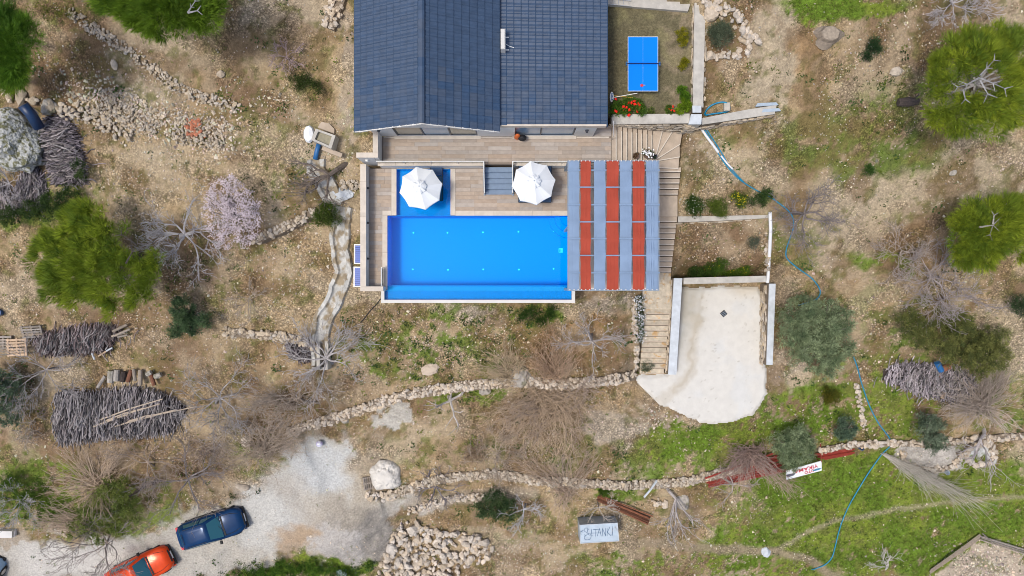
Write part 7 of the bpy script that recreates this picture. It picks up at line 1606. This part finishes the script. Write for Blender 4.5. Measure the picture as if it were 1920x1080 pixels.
shrub('olive tree above the white sign board', [(1485,835,32),(1465,830,22),(1505,840,24),(1480,860,22),(1495,815,20)], 2.4, 230, 62, OL1, OL2, .15, 'olive_tree', 'tree', 72, trunk=True, wid=.5, base=(1483,842))
shrub('small olive tree inside the large oval stone ring', [(1743,805,26),(1735,790,16),(1755,825,16),(1742,835,14)], 2.2, 140, 62, (.25,.31,.21), (.09,.13,.085), .15, 'olive_tree', 'tree', 73, trunk=True, wid=.5)
shrub('small round olive bush beside the upright stone row', [(1582,803,21)], 1.4, 75, 60, (.20,.28,.18), (.07,.12,.08), .14, 'olive_tree', 'tree', 74, trunk=True, wid=.5)
shrub('green bushy young olive tree below the large left pine', [(345,580,20),(350,600,20),(335,620,16),(360,610,18),(385,600,12),(342,560,12)], 1.9, 170, 62, (.14,.22,.10), (.045,.09,.045), .15, 'olive_tree', 'tree', 75, trunk=True, wid=.5)
shrub('olive tree cut by the left edge beside the lower bank', [(10,715,32),(5,760,38),(30,740,26),(-10,730,40),(20,780,22)], 2.6, 300, 60, (.19,.26,.17), (.06,.11,.07), .15, 'olive_tree', 'tree', 76, trunk=True, wid=.5)
shrub('sprawling olive green bush over the right hand brushwood heap', [(1760,640,38),(1800,650,42),(1840,660,38),(1860,640,32),(1720,620,30),(1790,610,30),(1830,690,22),(1700,600,22),(1870,670,20)], 2.2, 520, 55, (.24,.25,.075), (.08,.105,.035), .16, 'shrub', 'bush', 77, wid=.42, base=(1795,650), clr=(.15,.35))
shrub('small dark green bush cut by the right edge', [(1908,568,18),(1920,580,16)], 1.3, 70, 55, (.075,.12,.05), (.03,.06,.03), .1, 'shrub', 'bush', 78)
shrub('dark green scrub below the long dry stone wall', [(925,945,26),(950,955,22),(905,955,16)], 1.2, 150, 50, (.10,.16,.06), (.035,.07,.03), .13, 'shrub', 'bush', 79)
shrub('bright green scrub over the cement channel start', [(612,400,20),(600,412,15),(625,412,15),(618,388,12)], 1.1, 110, 50, (.10,.15,.02), (.045,.08,.015), .1, 'shrub', 'bush', 80)
shrub('mossy green scrubby tree above the cement track at left', [(200,950,34),(240,935,26),(170,970,28),(225,975,28),(190,1000,20),(210,915,24),(255,955,20),(150,985,18)], 2.2, 340, 42, (.25,.29,.075), (.10,.15,.035), .14, 'shrub', 'bush', 81, trunk=True, base=(205,955))
shrub('green scrub strip at the left edge under the leafless bush', [(30,920,28),(70,915,20),(60,940,20),(90,955,18),(20,900,16),(80,975,14)], 1.2, 190, 42, (.09,.17,.02), (.04,.085,.015), .1, 'shrub', 'bush', 82)
shrub('dark green bushes between outcrop brushwood and left pine', [(60,395,18),(100,380,20),(130,365,16),(120,395,16),(20,405,20),(150,310,9),(155,330,10)], 1.2, 240, 45, (.075,.125,.028), (.025,.055,.02), .11, 'shrub', 'bush', 83, base=(80, 392))
shrub('leafy green shrub along the bottom edge left of centre', [(500,1070,16),(530,1068,18),(560,1074,16),(590,1066,18),(620,1072,14),(470,1078,16),(440,1082,14),(650,1080,14),(690,1064,8)], .9, 190, 60, (.10,.20,.02), (.04,.10,.015), .12, 'shrub', 'bush', 84, base=(560,1078))
shrub('round grey green lavender bush inside the rock edged bed', [(1350,66,22),(1345,60,14)], .9, 90, 55, (.20,.235,.15), (.07,.10,.06), .16, 'shrub', 'bush', 85, wid=.28, up=.7)
shrub('upper yellow green round shrub by the lawn wall', [(1280,66,12),(1279,78,9),(1279,86,4)], .7, 60, 55, (.36,.33,.015), (.14,.15,.01), .07, 'shrub', 'bush', 86, clr=(.08,.16))
shrub('lower yellow green round shrub by the lawn wall', [(1281,117,9),(1281,125,8)], .6, 45, 55, (.32,.30,.015), (.14,.15,.01), .07, 'shrub', 'bush', 87, clr=(.08,.16))
shrub('leafy green plant in the lower corner of the lawn wall', [(1279,173,11),(1285,182,9)], .6, 60, 50, (.15,.28,.02), (.05,.13,.01), .09, 'shrub', 'bush', 88, clr=(.08,.16))
shrub('lime green plant beside the corner pier of the lawn', [(1284,200,11),(1276,206,9),(1288,190,9)], .5, 70, 50, (.24,.36,.02), (.10,.18,.01), .09, 'shrub', 'bush', 89, clr=(.08,.16))
shrub('geranium bush full of red flowers beside the house corner', [(1160,200,14),(1180,195,13),(1195,200,12),(1172,208,12),(1200,208,10),(1152,208,9)], .65, 180, 42, (.13,.24,.025), (.04,.10,.012), .10, 'geranium', 'flowers', 90, clr=(.08,.18), flowers=((.75,.025,.015), 20, .19))
shrub('small geranium with one red flower head at the lawn edge', [(1255,206,8)], .4, 25, 40, (.13,.22,.025), (.05,.10,.012), .08, 'geranium', 'flowers', 91, clr=(.06,.12), flowers=((.7,.04,.015), 4, .14))
shrub('tiny green plant at the lawn edge between geraniums', [(1220,207,7)], .3, 16, 36, (.14,.20,.03), (.06,.10,.02), .07, 'shrub', 'plant', 92, clr=(.06,.12))
shrub('dark green shrub dotted with white blossoms right of the stairs', [(1302,388,17),(1295,380,10)], .8, 90, 45, (.07,.13,.02), (.03,.07,.015), .09, 'shrub', 'bush', 93, flowers=((.6,.62,.5), 45, .05))
shrub('light green shrub in the middle of the upper bed right of the stairs', [(1345,388,16),(1352,398,10),(1333,385,10)], .6, 80, 42, (.16,.22,.03), (.06,.10,.02), .1, 'shrub', 'bush', 94)
shrub('yellow flowering plant in the upper bed right of the stairs', [(1390,378,12),(1378,370,8)], .5, 50, 40, (.13,.20,.02), (.05,.10,.015), .09, 'shrub', 'flowers', 95, flowers=((.62,.52,.02), 40, .06))
shrub('dark green shrub at the right end of the upper bed', [(1425,375,12),(1438,365,12),(1412,378,8)], .6, 60, 42, (.07,.13,.03), (.03,.06,.02), .1, 'shrub', 'bush', 96)
shrub('dark shrub at the left of the lower bed above the cement yard', [(1308,508,15),(1300,515,9),(1318,518,9)], .7, 80, 45, (.07,.13,.02), (.025,.06,.015), .1, 'shrub', 'bush', 97)
shrub('tall green shrub in the middle of the lower bed', [(1338,502,15),(1352,496,11),(1330,515,8)], .8, 80, 45, (.10,.18,.02), (.04,.09,.015), .1, 'shrub', 'bush', 98, flowers=((.5,.45,.03), 14, .06))
shrub('trailing green plant with yellow and red flowers in the lower bed', [(1372,512,10),(1388,510,10),(1400,505,9),(1360,514,8)], .5, 80, 45, (.15,.24,.02), (.05,.12,.015), .09, 'shrub', 'flowers', 99, flowers=((.6,.45,.03), 20, .06))
shrub('red flowers at the right end of the lower bed', [(1390,519,5),(1403,517,4)], .4, 14, 16, (.10,.18,.02), (.04,.09,.015), .07, 'geranium', 'flowers', 100, clr=(.05,.1), flowers=((.65,.02,.02), 12, .08))
shrub('thin grey shrub at the right end of the lower bed', [(1412,455,10)], .7, 30, 30, (.14,.17,.12), (.07,.09,.06), .09, 'shrub', 'bush', 101)
shrub('silvery leafy bush overhanging the left of the stone steps', [(1213,680,13),(1206,690,7)], 1.2, 80, 50, (.22,.25,.17), (.08,.11,.06), .09, 'shrub', 'bush', 102, base=(1200, 682))
shrub('dense strip of white daisies left of the stone steps', [(1199,562,9),(1199,578,9),(1199,594,9),(1199,610,9),(1199,626,8),(1199,638,6)], .35, 130, 36, (.05,.10,.03), (.02,.05,.015), .08, 'daisy_bed', 'flowers', 103, clr=(.06,.14), flowers=((.60,.62,.66), 240, .07), base=(1199,600))
shrub('dark round weedy bush below the pool end', [(985,595,14),(1010,600,13),(1030,590,12),(1000,580,8),(1035,578,8)], .5, 110, 40, (.06,.12,.02), (.025,.06,.012), .09, 'shrub', 'weeds', 104)
shrub('yellow green round tussock above the sign board', [(1556,740,17),(1550,750,10)], .7, 60, 60, (.19,.17,.02), (.07,.09,.015), .16, 'tussock', 'plant', 105, wid=.22, up=.9)
shrub('bright green tussock below the long dry stone wall', [(1134,915,13),(1128,905,8)], .6, 50, 60, (.14,.22,.03), (.05,.11,.015), .18, 'tussock', 'plant', 106, wid=.22, up=.9)
shrub('dark spiky tussock on the upper right slope', [(1635,85,12),(1622,105,8),(1645,95,6)], .5, 50, 50, (.05,.11,.04), (.02,.05,.02), .15, 'tussock', 'plant', 107, wid=.25, up=.8)
shrub('green agave like weed on the right slope', [(1626,320,9)], .3, 16, 40, (.08,.17,.03), (.04,.09,.02), .18, 'tussock', 'plant', 108, wid=.25, up=.6)
shrub('loose green scrub on the slope left of the roof', [(570,150,12),(590,160,9),(560,160,8),(600,172,6),(548,150,6)], .45, 80, 40, (.075,.11,.025), (.03,.055,.015), .09, 'shrub', 'bush', 109)
shrub('low green scrub at the left of the outcrop row', [(105,25,26),(130,12,20),(75,15,18),(175,20,20)], .7, 60, 36, (.22,.23,.04), (.09,.11,.03), .1, 'shrub', 'bush', 110)
# flowering almond
alm = shrub('almond tree covered in pale pink blossom on the left slope', [(430,370,36),(455,390,36),(420,410,36),(450,430,34),(410,380,22),(475,405,22),(440,345,18),(465,440,22),(425,455,14)], 2.6, 260, 14, (.20,.17,.16), (.10,.09,.08), .09, 'almond_tree', 'tree', 120, trunk=True, clr=(.15,.35), base=(440,405), flowers=((.60,.52,.56), 5200, .06))
# flower pots
def pot(label, u_, v_, zg, r, fl, c1):
    q = P(u_, v_, zg + .3); t = thing('flower_pot', label, 'flower pot', (q.x, q.y, zg)); m = MB(); m.lathe([(r * .6, 0), (r * .85, r * 1.3), (r * .95, r * 1.3), (r * .95, r * 1.45), (r * .8, r * 1.45)], 14); part('pot', m, M['clay'], t, world=False)
    n = 60; cl = np.array([(random.gauss(0, r * .5), random.gauss(0, r * .5), r * 1.6 + random.uniform(0, .1), .06) for _ in range(14)]); V, Fc, C = foliage_arrays(cl, 24, .07, .7, lambda c, r_: np.array(c1)[None] * (.6 + .8 * r_)[:, None], LEAF); link('plant', tri_mesh('plant', V, Fc, C, M['leaf']), t)
    if fl: T_ = np.stack([RNG.normal(0, r * .55, 34), RNG.normal(0, r * .5, 34), np.full(34, r * 1.6 + .13)], -1); V, Fc, C = scatter(OCT[0] * np.array([1, 1, .4]), OCT[1], rotm(34, .2, (1, 1, 1), .2, np.full(34, .085)), T_, np.tile(C3(.82, .84, .86), (34, 1))); link('blossoms', tri_mesh('blossoms', V, Fc, C, M['scat']), t)
pot('clay pot with dry brown plant on the travertine stairs', 1193, 292, .28, .17, False, (.16, .10, .05)); pot('pot of white flowers on the travertine stairs', 1214, 289, -.02, .26, True, (.05, .11, .03)); pot('small dark pot at the inner turn of the stairs', 1228, 293, -.3, .12, False, (.05, .06, .08))
